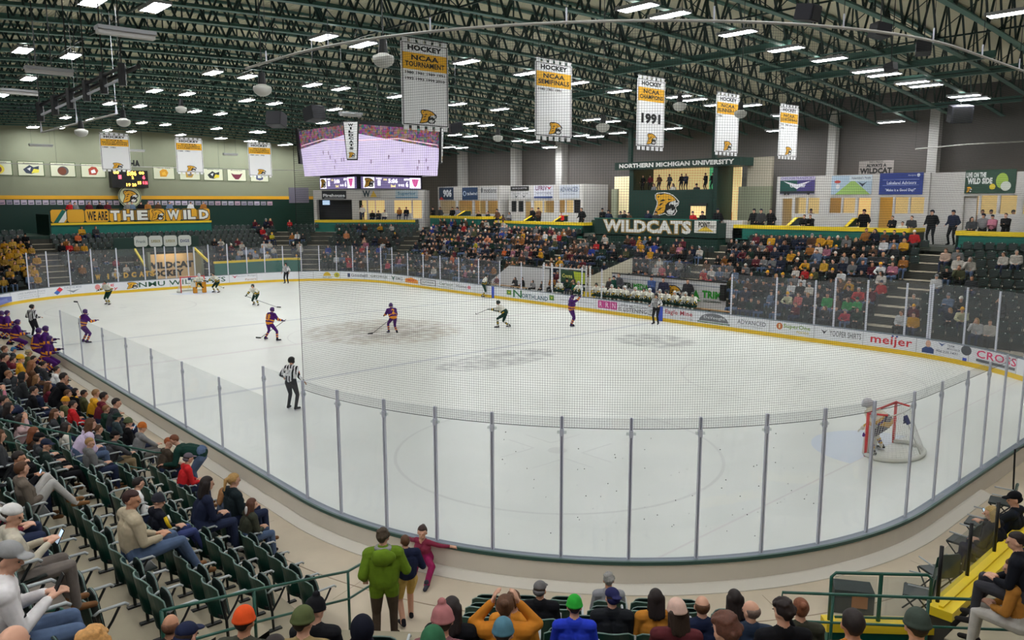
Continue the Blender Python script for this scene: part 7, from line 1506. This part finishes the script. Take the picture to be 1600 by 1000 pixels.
# every far seat
GAISLE = {'F': [(-7.6, -6.2), (5.8, 7.2), (18.7, 20.2)], 'G': [(-3.7, -1.7)], 'H': [(-8.8, -7.3)]}
allseats = []
for key, A in (('F', SF), ('G', SG), ('H', SH)):
    for k in range(10):
        o = 2+.85*k
        if A is SF: lo, hi = (meet(SG, o, SF, o)-SF.c0)@SF.t, 34
        elif A is SG: lo, hi = sorted([(meet(SG, o, SF, o)-SG.c0)@SG.t, (meet(SH, o, SG, o)-SG.c0)@SG.t])
        else: lo, hi = -18, (meet(SH, o, SG, o)-SH.c0)@SH.t
        lo += .9 if A is not SH else 0; hi -= .9 if A is not SF else 0; a = lo+.27
        while a < hi:
            ok = not any(x0 < a < x1 for x0, x1 in GAISLE[key])
            if A is SF and k < 2 and (-10.6 < a < -3.6 or 0 < a < 11.2): ok = False
            if A is SF and k == 2 and -.5 < a < 2.3: ok = False
            if A is SF and k >= 8 and -6 < a < 6: ok = False
            if A is SG and k == 0 and a < 0 or A is SH and k == 0 and a > 3: ok = False
            if A is SH and ((k < 5 and -1.3 < a < 3.8) or (k in (3,) and -4 < a < 4) or k > 8 and -7.3 < a < 7): ok = False
            if ok: allseats.append((key, A, k, a))
            a += .54
ppl = {}
hc = []
for i, (key, A, k, a) in enumerate(allseats):
    p = A.xy(k, a, -.22); z = A.z(k); bulk_seats.add(xform(FARSEAT[0], (p[0], p[1], z), A.rz), FARSEAT[1], FARSEAT[2], FARSEAT[3]); q = proj((p[0], p[1], z+1.2)); hc.append((q[0], q[1], q[2]))
hc = np.array(hc)
for u, v, c, _ in NOTE:
    j = int(((hc[:, 0]-u)**2+1.5*(hc[:, 1]-v)**2).argmin()); ppl[j] = c
PAL = [BK]*16+[NV]*9+[CH]*11+[DGc]*5+[GR]*5+[MR]*4+[CRM]*2+[MU]+[BR]*6+[PK, LB, LB, WH, WH]+[OL]*3+[BL, RD, TN, TN]
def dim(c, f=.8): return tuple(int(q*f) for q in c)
rg = random.Random(11)
for i, (u, v, D_) in enumerate(hc):
    if i in ppl: continue
    for u0, u1, v0, v1, pr, pal in DENS:
        if u0 <= u < u1 and v0 <= v < v1:
            if rg.random() < pr: ppl[i] = rg.choice([MU, MU, (214, 170, 70), (180, 140, 60), BK]) if pal == 'gold' else rg.choice([WH, WH, CRM, (170, 180, 200), BK]) if pal == 'white' else rg.choice(PAL)
            break
bulk_people = Bulk(); ids = sorted(ppl, key=lambda i: hc[i][2]); NI = 300-len(NP)-8; n_ind = {}
ids_show = [i for i in ids if -10 < hc[i][0] < 1610]; indiv = set(ids_show[:NI-100]); hcols = [(40, 30, 26)]*4+[(90, 60, 40)]*3+[(170, 130, 80), (150, 146, 140), (26, 24, 26)]
cntp = {}
NOTEI = set()
for i in sorted(ppl, key=lambda i: (allseats[i][0], allseats[i][2], allseats[i][3])):
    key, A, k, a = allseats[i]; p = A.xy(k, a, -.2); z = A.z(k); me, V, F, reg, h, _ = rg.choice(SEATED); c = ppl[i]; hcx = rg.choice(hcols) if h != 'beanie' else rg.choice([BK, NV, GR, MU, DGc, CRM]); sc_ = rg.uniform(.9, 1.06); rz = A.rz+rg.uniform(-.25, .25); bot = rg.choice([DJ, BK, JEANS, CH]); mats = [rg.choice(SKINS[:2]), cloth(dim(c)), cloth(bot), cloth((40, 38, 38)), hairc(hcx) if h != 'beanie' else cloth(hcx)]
    if i in indiv:
        o = bpy.data.objects.new('person', me); COL.objects.link(o); slots(o, mats); o.location = (p[0], p[1], z); o.rotation_euler = (0, 0, rz); o.scale = (sc_,)*3; n = cntp.get((key, k), 0); cntp[(key, k)] = n+1
        tag(o, '%s top, %s, %s from the left in %s row of %s' % (cname(c), {'short': 'short hair', 'long': 'long hair', 'beanie': 'knit hat'}[h], ordw(n), ordw(k), A.name), 'person', 'spectators in the '+A.name)
    elif -60 < hc[i][0] < 1680: bulk_people.add(xform(V, (p[0], p[1], z), rz, sc_), F, reg, mats)
tag(bulk_people.build('crowd'), 'remaining spectators filling the distant far stands', 'crowd', kind='stuff')
tag(bulk_seats.build('seating'), 'remaining dark green seats of the distant stands', 'seating', kind='stuff')
# standing and sitting people at the suites, booth and benches: u, v of head, plane y, standing?, top colour, label
def far_at(u, v, y, stand, c, label, z0=None, rz=math.pi, bot=(30, 30, 34), vr=None, name='person', group=None):
    p = onY(u, v, y)
    if not stand and p[2] > 6.1 and v > 300: stand, z0 = 1, 4.5
    pool = STANDP if stand else SEATED; me, V, F, reg, h, _ = pool[vr] if vr is not None else rg.choice(pool); hh = max(v_[2] for v_ in V[::7]); z = p[2]-hh+.12
    if z0 is not None: s_ = max(.75, min(1.15, (p[2]+.1-z0)/hh)); z = z0
    else: s_ = 1.0
    o = bpy.data.objects.new(name, me); COL.objects.link(o); slots(o, [SKINS[0], cloth(c), cloth(bot), cloth((30, 30, 30)), hairc((50, 36, 28)) if h != 'cap' else cloth((30, 34, 50))]); o.location = (p[0], y, z); o.rotation_euler = (0, 0, rz+rg.uniform(-.3, .3)); o.scale = (s_,)*3
    return tag(o, label, 'person', group)
SU = [(1351, 322, 26.2, 1, BK, 'person in black vest standing in the open suite doorway'), (1268, 321, 27.6, 1, MR, 'maroon clad person standing inside the leftmost right suite'), (1257, 338, 25.6, 0, BK, 'left of two people on the dark sofa below the coach sign'), (1268, 338, 25.6, 0, BK, 'right of two people on the dark sofa below the coach sign'), (1395, 340, 25.6, 0, BK, 'person in black seated below the blue sign, left'), (1425, 340, 25.6, 0, CH, 'person in charcoal seated below the blue sign, right'), (1411, 349, 25.4, 0, CRM, 'small pale figure seated between two dark coats'), (1457, 330, 25.2, 1, BK, 'usher in black standing at the top of the right aisle'), (1491, 326, 25.5, 0, NV, 'person in navy plaid seated at the corner of the last suite'), (1537, 318, 27.8, 1, MR, 'person in maroon standing inside the last suite'), (1550, 322, 27.9, 1, BR, 'long haired person inside the last suite'), (1537, 336, 25.8, 0, GR, 'person in grey seated in the last suite box'), (1552, 338, 25.8, 0, PK, 'person in pink seated in the last suite box'), (1573, 336, 25.7, 0, BK, 'person in black seated in the last suite box'), (1519, 342, 25.6, 0, CH, 'person seated at the left of the last suite box'), (1585, 318, 27.8, 1, RD, 'person in red inside the last suite'),
      (1179, 321, 25.6, 1, BK, 'left of three standing people right of the press wall'), (1190, 319, 25.4, 1, CH, 'middle of three standing people right of the press wall'), (1205, 323, 25.6, 1, BK, 'right of three standing people right of the press wall'),
      (1122, 324, 24.4, 1, BK, 'man in dark suit and white shirt beside the camera platform'), (1005, 280, 26.9, 1, BK, 'leftmost person standing in the press booth'), (1016, 279, 26.9, 1, MR, 'second person from left in the press booth'), (1030, 283, 26.9, 1, BR, 'third person from left in the press booth'), (1046, 284, 26.9, 1, CH, 'fourth person from left in the press booth'), (1065, 282, 26.9, 1, BK, 'fifth person from left in the press booth'), (1072, 281, 26.9, 1, NV, 'sixth person from left in the press booth'), (1103, 277, 26.9, 1, BK, 'person with crossed arms at the green end of the booth'), (1114, 279, 26.9, 1, BK, 'rightmost person in the press booth'), (1022, 289, 26.7, 0, GR, 'person seated low in the booth, left'), (1052, 289, 26.7, 0, CRM, 'person seated low in the booth, middle'), (1089, 289, 26.7, 0, CH, 'person seated low in the booth, right'),
      (942, 327, 24.3, 0, BK, 'person seated at the left end of the press table'), (951, 330, 24.3, 0, NV, 'second person at the press table'), (970, 332, 24.3, 0, CH, 'third person at the press table'), (976, 331, 24.3, 0, BK, 'fourth person at the press table'), (983, 333, 24.3, 0, BR, 'fifth person at the press table'), (1013, 330, 24.3, 0, NV, 'sixth person at the press table'), (1025, 332, 24.3, 0, CH, 'seventh person at the press table'), (1083, 332, 24.3, 0, RD, 'person in red at the press table window'), (1098, 332, 24.3, 0, BK, 'last person at the press table'),
      (832, 323, 25.8, 1, BK, 'left of a standing couple before the middle suites'), (842, 326, 25.8, 1, BR, 'right of a standing couple before the middle suites'), (877, 334, 25.7, 0, RD, 'person in red seated in the middle suite box'), (909, 320, 25.7, 1, BK, 'person with camera standing at the right end of the middle suites'), (796, 333, 25.7, 0, GR, 'person in grey at the left of the middle suite box'), (787, 337, 25.7, 0, BR, 'person in brown at the left of the middle suite box'), (677, 323, 25.8, 1, BK, 'leftmost standing person at the navy sign suites'), (688, 324, 25.8, 1, CH, 'second standing person at the navy sign suites'), (707, 325, 25.8, 1, BK, 'third standing person at the navy sign suites'), (715, 322, 25.8, 1, (150, 150, 170), 'person in pale blue shirt at the navy sign suites'), (749, 332, 25.7, 0, BK, 'person seated under the motions sign, left'), (764, 332, 25.7, 0, CH, 'person seated under the motions sign, right'), (777, 328, 25.7, 1, BR, 'person standing at the right wall of the navy sign suites')]
for u, v, y, stnd, c, lab in SU: far_at(u, v, y, stnd, c, lab, z0=(7.72 if v < 292 else 4.5) if stnd else None)
for u, v, st2, c, lab in [(566, 322, 1, CRM, 'person in cream standing in the corner suite'), (582, 331, 0, BK, 'person in black seated in the corner suite, left'), (592, 331, 0, CH, 'person in charcoal seated in the corner suite, middle'), (601, 330, 0, CRM, 'person in cream seated in the corner suite'), (635, 326, 0, BK, 'person in black seated before the rightmost corner window'), (624, 326, 0, TN, 'person in tan seated before the rightmost corner window')]:
    a, z = onD(u, v, 10.9); q = SG.c0+SG.n*10.9+SG.t*a; me, V, F, reg, h, _ = (STANDP if st2 else SEATED)[len(lab) % 8]; o = bpy.data.objects.new('person', me); COL.objects.link(o); slots(o, [SKINS[0], cloth(c), cloth(DJ), cloth((30, 30, 30)), hairc((50, 36, 28))]); o.location = (q[0], q[1], z-(1.62 if st2 else 1.2)); o.rotation_euler = (0, 0, SG.rz); tag(o, lab, 'person')
for i, (u, c) in enumerate([(109, RD), (117, GR), (139, MR), (156, BK), (168, MR), (199, GR), (206, LB), (220, BK), (231, TN), (247, BR), (265, LB), (298, WH), (318, TN)]):
    p = onX(u, 320, -41); me, V, F, reg, h, _ = STANDP[i % 4]; o = bpy.data.objects.new('person', me); COL.objects.link(o); slots(o, [SKINS[0], cloth(c), cloth(DJ), cloth((30, 30, 30)), hairc((50, 36, 28))]); o.location = (-41, p[1], 5.4); o.rotation_euler = (0, 0, -math.pi/2); o.scale = (.96,)*3
    tag(o, 'person in %s standing behind the slogan balcony, %s from the left' % (cname(c), ordw(i)), 'person', 'people on the slogan balcony')
# team bench: home players seated, coaches standing
for i, (u, v) in enumerate([(934, 453), (946, 448), (959, 449), (969, 456), (980, 455), (996, 450), (1008, 455), (1019, 456), (1034, 458), (1043, 458), (1058, 464), (1074, 467), (1084, 470), (877, 450), (907, 448)]):
    y = 15.55 if i < 13 else 15.5; p = onY(u, v, y); P_ = seated(lean=.3, hands='knees', yaw=[.3, -.2, .5][i % 3], hipz=.62)
    if i < 3: FB = None
    if i < 4:
        me, reg, cen, head = build_body(P_, .026, 1.35, fingers=False); BF = BFS.append((Fig(me, kit_regions(P_, reg, cen, 'home'), head, 7))) if 'BFS' in globals() else None
        if 'BFS' not in globals(): BFS = [Fig(me, kit_regions(P_, reg, cen, 'home'), head, 7)]
    f = BFS[i % len(BFS)]; k = KITS['home']; z = max(.4, p[2]-1.33)
    o = person(f, (p[0], y, z if z < .8 else .45), math.pi+[.2, -.2, 0][i % 3], k['top'], k['bot'], 'helmet', (206, 208, 204) if i % 3 else k['helm'], 'home player in white on the bench, %s counted from the left' % ordw(i) if i < 13 else ['home player in white leaning over the boards beside the green coat', 'home player in white right of the green coat at the boards'][i-13], 'home bench', shoe=k['shoe'], far=True, extra=[cloth(k['A']), cloth(k['B']), cloth(k['G'])], name='hockey_player')
for (u, v, c, bc, lab) in [(968, 428, (70, 70, 76), (30, 30, 34), 'coach in charcoal suit with white shirt behind the left of the bench'), (960, 433, (20, 70, 56), BK, 'staff member in green behind the home bench'), (953, 436, (60, 56, 60), BK, 'staff member in dark jacket at the left end of the bench'), (1019, 432, (66, 88, 140), (50, 60, 100), 'coach in bright blue suit behind the bench'), (1037, 436, (44, 44, 66), (30, 30, 44), 'coach in dark navy suit beside the blue suit'), (1075, 437, (52, 50, 56), (40, 40, 44), 'tall coach in dark suit near the right end of the bench')]:
    far_at(u, v, 16.55, 1, c, lab, z0=.45, bot=bc)
far_at(897, 443, 15.6, 1, (16, 84, 64), 'person in green coat at the penalty box gate', z0=.4)
for i, (u, v) in enumerate([(806, 435), (817, 435), (834, 443), (776, 437), (848, 444), (865, 446)]): far_at(u, v, 16.4, 0, [CH, BK, GR, MR, CH, BK][i], 'official seated behind the penalty box glass, %s from the left' % ordw(i), z0=.4, group='penalty box officials')

# ---------------------------------------------------------------- people on the walkway
pg = standing(lean=.02, hipz=.95, stance=.12, stride=(.0, .12), wl=(-.08, .12, -.42), wr=(.14, .25, -.36), yaw=-.3, pitch=.1); me, reg, cen, head = build_body(pg, .0105, 1.42, True)
mlow = (reg == 2)&(cen[:, 2] > .78); reg[mlow] = 1; up_ = 1; fg = Fig(me, reg, head, 4)
c0_ = onZ(603, 1012, .4); man = person(fg, (c0_[0], c0_[1], .4), face(None, (-.9, .62)), (104, 132, 34), (78, 66, 56), 'curly', (70, 56, 40), 'man in a green hooded coat walking down the aisle toward the boards', scale=1.06, shoe=(50, 44, 40))
b = MB(); b.ball((0, -.15, 1.42), (.17, .09, .12), cloth((104, 132, 34)), 16, 12, fn=lambda d: 1+.06*math.sin(8*d[0])); b.build('hood', parent=man, smooth=True)
b = MB(); b.poly([(.09*math.cos(t), -.02+.085*math.sin(t), 1.5) for t in np.linspace(0, 6.2832, 13)], .035, cloth((150, 150, 152)), 8); b.build('collar', parent=man, smooth=True)
pk = standing(lean=.05, hipz=.9, stance=.1, stride=(-.1, .14), wl=(-.1, .3, -.3), wr=(.1, .2, -.35)); me, reg, cen, head = build_body(pk, .011, 1.25, True); reg[(reg == 2)&(cen[:, 2] < .5)] = 0
kk = onZ(637, 975, .4); person(Fig(me, reg, head, 4), (kk[0], kk[1], .4), face(None, (-.95, .35)), (34, 40, 66), (200, 170, 96), 'short', HB, 'man in khaki shorts and navy jacket hidden behind the green coat', shoe=(34, 34, 40), scale=.86)
# girl leaning on the boards
g = s_of(onZ(668, 850, .88)); gp_, gn = path(g, .42); hip = np.array([0, -.02, .30]); P_ = Pose(hip, hip+[0, .03, .2], hip+[.0, .03, .36], hip+[-.02, .06, .49], .35, .1)
J_ = P_.j
for s_, x in (('l', -1), ('r', 1)):
    sh = P_.neck+np.array([x*.125, 0, -.05]); wr_ = np.array([x*.52, -.28, .47]); e, w2 = ik(sh, wr_, .22, .21, (0, .2, -1)); J_['sh'+s_], J_['el'+s_], J_['wr'+s_] = sh, e, w2; J_['hd'+s_] = w2+np.array([x*.05, -.02, -.01])
J_['hipl'], J_['kneel'], J_['ankl'], J_['toel'] = hip+[-.06, 0, 0], np.array([-.3, .22, .28]), np.array([-.34, .46, .06]), np.array([-.38, .58, .04]); J_['hipr'], J_['kneer'], J_['ankr'], J_['toer'] = hip+[.06, .02, 0], np.array([-.02, .3, .26]), np.array([-.12, .58, .06]), np.array([-.16, .7, .04])
J_['kneel'] = np.array([-.3, .2, .27])
def small_body(P_, vox):
    me, reg, cen, head = build_body(P_, vox, .78, False); return me, reg, cen, head
me, reg, cen, head = small_body(P_, .0095); girl = person(Fig(me, reg, head, 4), (gp_[0], gp_[1], .4), math.atan2(gn[1], gn[0])-math.pi/2, (140, 52, 76), (140, 34, 80), 'bun', (60, 40, 34), 'girl in maroon hoodie and magenta leggings leaning back against the boards', scale=1.0, shoe=(60, 60, 70))
girl.children[0].scale = (.9, .9, .9)
b = MB(); b.text('S2', lambda p, q: (-.05+.1*p, .155, .36+.14*q), 0, 1, 0, 1, cloth((206, 170, 180)), .03); b.build('shirt_print', parent=girl)
# man bending at the front row in a dark green jacket
pb = standing(lean=1.05, hipz=.9, stance=.14, wl=(-.05, .3, -.28), wr=(.1, .4, -.25), pitch=.5); me, reg, cen, head = build_body(pb, .0115, 1.3, True); q = onZ(292, 778, .4); person(Fig(me, reg, head, 4), (q[0]-.1, q[1]+.25, .4), face(None, (-.6, -.8)), (26, 58, 50), JEANS, 'short', (120, 70, 44), 'person in dark green jacket bending over the front row by the rail', scale=.98)

# ---------------------------------------------------------------- rails, barrier, right corner platform
def rail(pts_top, posts_, label, low=.45, r=.021, m=None, name='hand_rail'):
    m = m or M('rail_green', 24, 84, 70, rough=.35, spec=.6); t = empty(name, tuple(pts_top[0]), 0, label, 'railing'); o0 = np.array(pts_top[0], float)
    b = MB(); b.poly([np.array(p)-o0 for p in pts_top], r, m, 10); b.build('top_bar', parent=t, smooth=True)
    b = MB(); b.poly([np.array(p)-o0-[0, 0, low] for p in pts_top], r*.9, m, 10); b.build('middle_bar', parent=t, smooth=True)
    for p, z0 in posts_: b = MB(); p = np.array(p, float); b.tube(p-o0, np.array([p[0], p[1], z0])-o0, r, m, 8); b.build('post', parent=t, smooth=True)
    return t
rail([(17.55, -16.3, 1.3), (17.55, -16.75, 1.42), (17.55, -20.8, 3.3)], [((17.55, -16.3, 1.3), .4), ((17.55, -18.4, 2.2), 1.2), ((17.55, -20.4, 3.1), 2.0)], 'dark green double rail beside the left stand aisle')
mt = [meet(SN, o, SC, o) for o in (1.0, 1.6, 3.4, 4.7)]
T_ = [(mt[0][0]+.15, mt[0][1], 1.33), (mt[1][0]+.15, mt[1][1], 1.38), (mt[2][0]+.15, mt[2][1], 2.0), (mt[3][0]+.15, mt[3][1], 2.42)]
rail(T_, [((T_[1]), .4), (T_[2], 1.1), (T_[3], 1.7)], 'dark green double rail descending between the left and centre stands')
tq = [onX(-20, 955, 28.6), onX(105, 952, 28.6), onX(110, 1040, 28.6)]
rail([onX(-60, 962, 27.6), onX(95, 952, 27.6), onX(108, 962, 27.6)], [(onX(108, 962, 27.6), 2.6)], 'short dark green rail at the bottom left corner', low=.5)
def C3(o, a, z): p = SC.c0+SC.n*o+SC.t*a; return (p[0], p[1], z)
rail([C3(2.5, 2.05, 1.25), C3(2.5, 2.08, 1.62), C3(2.62, 3.6, 1.66), C3(2.75, 5.6, 1.7)], [(C3(2.5, 2.05, 1.5), .4), (C3(2.55, 2.75, 1.62), .4), (C3(2.62, 4.0, 1.62), .4)], 'dark green rail across the lower right in front of the yellow ledge', low=.42)
# glass barrier and yellow ledges of the accessible platform
b = MB(); G1, G2 = C3(1.9, 2.9, .4), C3(1.9, 4.35, .4); d = np.array(G2)-np.array(G1)
b.prism([G1, G2, C3(2.05, 4.35, .4), C3(2.05, 2.9, .4)], (0, 0, .42), GREEN); b.prism([C3(1.86, 2.85, .82), C3(1.86, 4.4, .82), C3(2.12, 4.4, .82), C3(2.12, 2.85, .82)], (0, 0, .13), YEL); struct(b, 'wall_right')
t = empty('glass_barrier', G1, 0, 'clear barrier in a dark green frame on the yellow ledge', 'barrier'); o0 = np.array(G1); RG = M('rail_green', 24, 84, 70)
b = MB(); b.poly([np.array(C3(2.0, 2.92, .95))-o0, np.array(C3(2.0, 2.92, 1.62))-o0, np.array(C3(2.0, 2.98, 1.68))-o0, np.array(C3(2.0, 4.27, 1.68))-o0, np.array(C3(2.0, 4.33, 1.62))-o0, np.array(C3(2.0, 4.33, .95))-o0], .024, RG, 8); b.build('frame', parent=t, smooth=True)
b = MB(); b.poly([np.array(C3(2.0, 3.0, 1.0))-o0, np.array(C3(2.0, 4.27, 1.0))-o0], .02, RG, 8); b.build('bottom_bar', parent=t)
b = MB(); b.poly([np.array(C3(2.0, 3.62, .9))-o0, np.array(C3(2.0, 3.62, 1.68))-o0], .03, RG, 8); b.build('post', parent=t)
for a_ in (2.97, 3.66): b = MB(); b.prism([np.array(C3(2.0, a_, 1.04))-o0, np.array(C3(2.0, a_+.6, 1.04))-o0, np.array(C3(2.0, a_+.6, 1.64))-o0, np.array(C3(2.0, a_, 1.64))-o0], (SC.n[0]*.01, SC.n[1]*.01, 0), SGLASS); b.build('pane', parent=t)
# long yellow topped ledge running away along the end stand
P0 = onX(1468, 975, 31.75); P1 = onX(1600, 850, 31.75)
YX = 31.9; y0_, z0_ = onX(1470, 950, YX)[1:]; y1_, z1_ = onX(1604, 838, YX)[1:]
b = MB(); b.prism([(YX-.14, y0_, .4), (YX+.14, y0_, .4), (YX+.14, y0_, z0_-.12), (YX-.14, y0_, z0_-.12)], (0, 6.5, 0), M('ledge_side', 64, 62, 58, rough=.8)); sl = (z1_-z0_)/(y1_-y0_); sl = 0
b.prism([(YX-.17, y0_-.05, z0_-.13), (YX+.17, y0_-.05, z0_-.13), (YX+.17, y0_-.05, z0_), (YX-.17, y0_-.05, z0_)], (0, 6.6, 0), YEL); b.box(YX-.03, YX+.03, y0_, y0_+6.5, z0_, z0_+.03, YEL); struct(b, 'wall_right')
for i, (dy) in enumerate((.15, 1.35, 2.6)):
    b = MB(); b.tube((YX-.1, y0_+dy, z0_), (YX-.1, y0_+dy, z0_+.85), .028, BLACK, 8); tag(b.build('barrier_post', smooth=True), 'black glass clamp post on the yellow ledge, %s from the camera' % ordw(i), 'post', 'clamp posts on the yellow ledge')
    if i < 2: b = MB(); b.box(YX-.105, YX-.095, y0_+dy+.05, y0_+[1.35, 2.6][i]-.05, z0_+.02, z0_+.78, SGLASS); tag(b.build('barrier_glass'), 'clear low glass sheet on the yellow ledge, %s from the camera' % ordw(i), 'glass screen')
# loose chairs behind the barrier, people at the right edge
def folding_chair(loc, rz, label):
    t = empty('side_chair', loc, rz, label, 'chair'); b, ed = curved(.23, .42, .86, -.2, .04, .12, .02, SEATG); b.build('backrest', parent=t); b = MB(); b.obox((0, 0, .44), (.22, 0, 0), (0, .2, 0), (0, 0, .02), SEATD); b.build('seat', parent=t, bevel=.01)
    for x in (-.24, .24):
        b = MB(); b.poly([(x, -.22, 0), (x, .18, .45)], .014, DARKM, 6); b.build('leg', parent=t); b = MB(); b.poly([(x, .2, 0), (x, -.2, .45)], .014, DARKM, 6); b.build('leg', parent=t)
        b = MB(); b.poly([(x*1.08, -.2, .64), (x*1.08, .14, .65)], .014, ARM, 6); b.build('armrest', parent=t, smooth=True)
q = onZ(1430, 965, .4); folding_chair((q[0], q[1], .4), 1.9, 'green chair turned sideways behind the glass barrier'); q = onZ(1462, 930, .4); folding_chair((q[0], q[1], .4), 1.0, 'green chair near the clamp post, farther from the barrier')
q = onZ(1335, 958, .4); b = MB(); b.obox((0, 0, .2), (.3, 0, 0), (0, .2, 0), (0, 0, .2), M('box_dark', 40, 50, 48)); b.obox((.08, -.203, .22), (.12, 0, 0), (0, .004, 0), (0, 0, .1), M('box_label', 170, 110, 60)); tag(b.build('equipment_case', loc=(q[0]-.1, q[1]+.1, .4), rz=.6, bevel=.015), 'dark equipment case with a tan label behind the glass barrier', 'case')
q = onX(1506, 830, 31.0); 
for i, (u, v) in enumerate([(1500, 880), (1525, 850), (1560, 815)]): q = onZ(u, v, .4); folding_chair((q[0], q[1], .4), math.pi/2+.1*i, 'green chair in the row behind the near goal, %s from the camera' % ordw(i))
# right edge spectators above the yellow ledge
fr = nearfig(('lap', .2, .46, .5, .4, .15, 1.2))
for (u, v, c, bc, hair, hcx, lab) in [(1592, 905, (176, 120, 54), (190, 186, 180), 'short', HB, 'person in brown corduroy coat and pale trousers at the right edge'), (1597, 862, (24, 26, 34), (60, 60, 66), 'short', HD, 'person in black with hands clasped at the right edge')]:
    q = onX(u, v, 33.0); o = person(fr, (33.0, q[1]+.25, max(.5, q[2]-1.2)), math.pi/2+.1, c, bc, hair, hcx, lab, scale=1.0)
b = MB(); b.box(32.1, 37, y0_-.4, y0_+7, .35, 1.05, TREAD); struct(b, 'floor')
# black gate frame by the far end of the near glass
b = MB(); p = onX(1512, 815, 29.87); g0 = onX(1530, 700, 30.4); b.poly([onX(1581, 815, 30.6), onX(1586, 702, 30.6), onX(1600, 698, 30.6)], .02, BLACK, 6); tag(b.build('gate_rail'), 'black bent rail beside the far end of the near glass', 'railing')
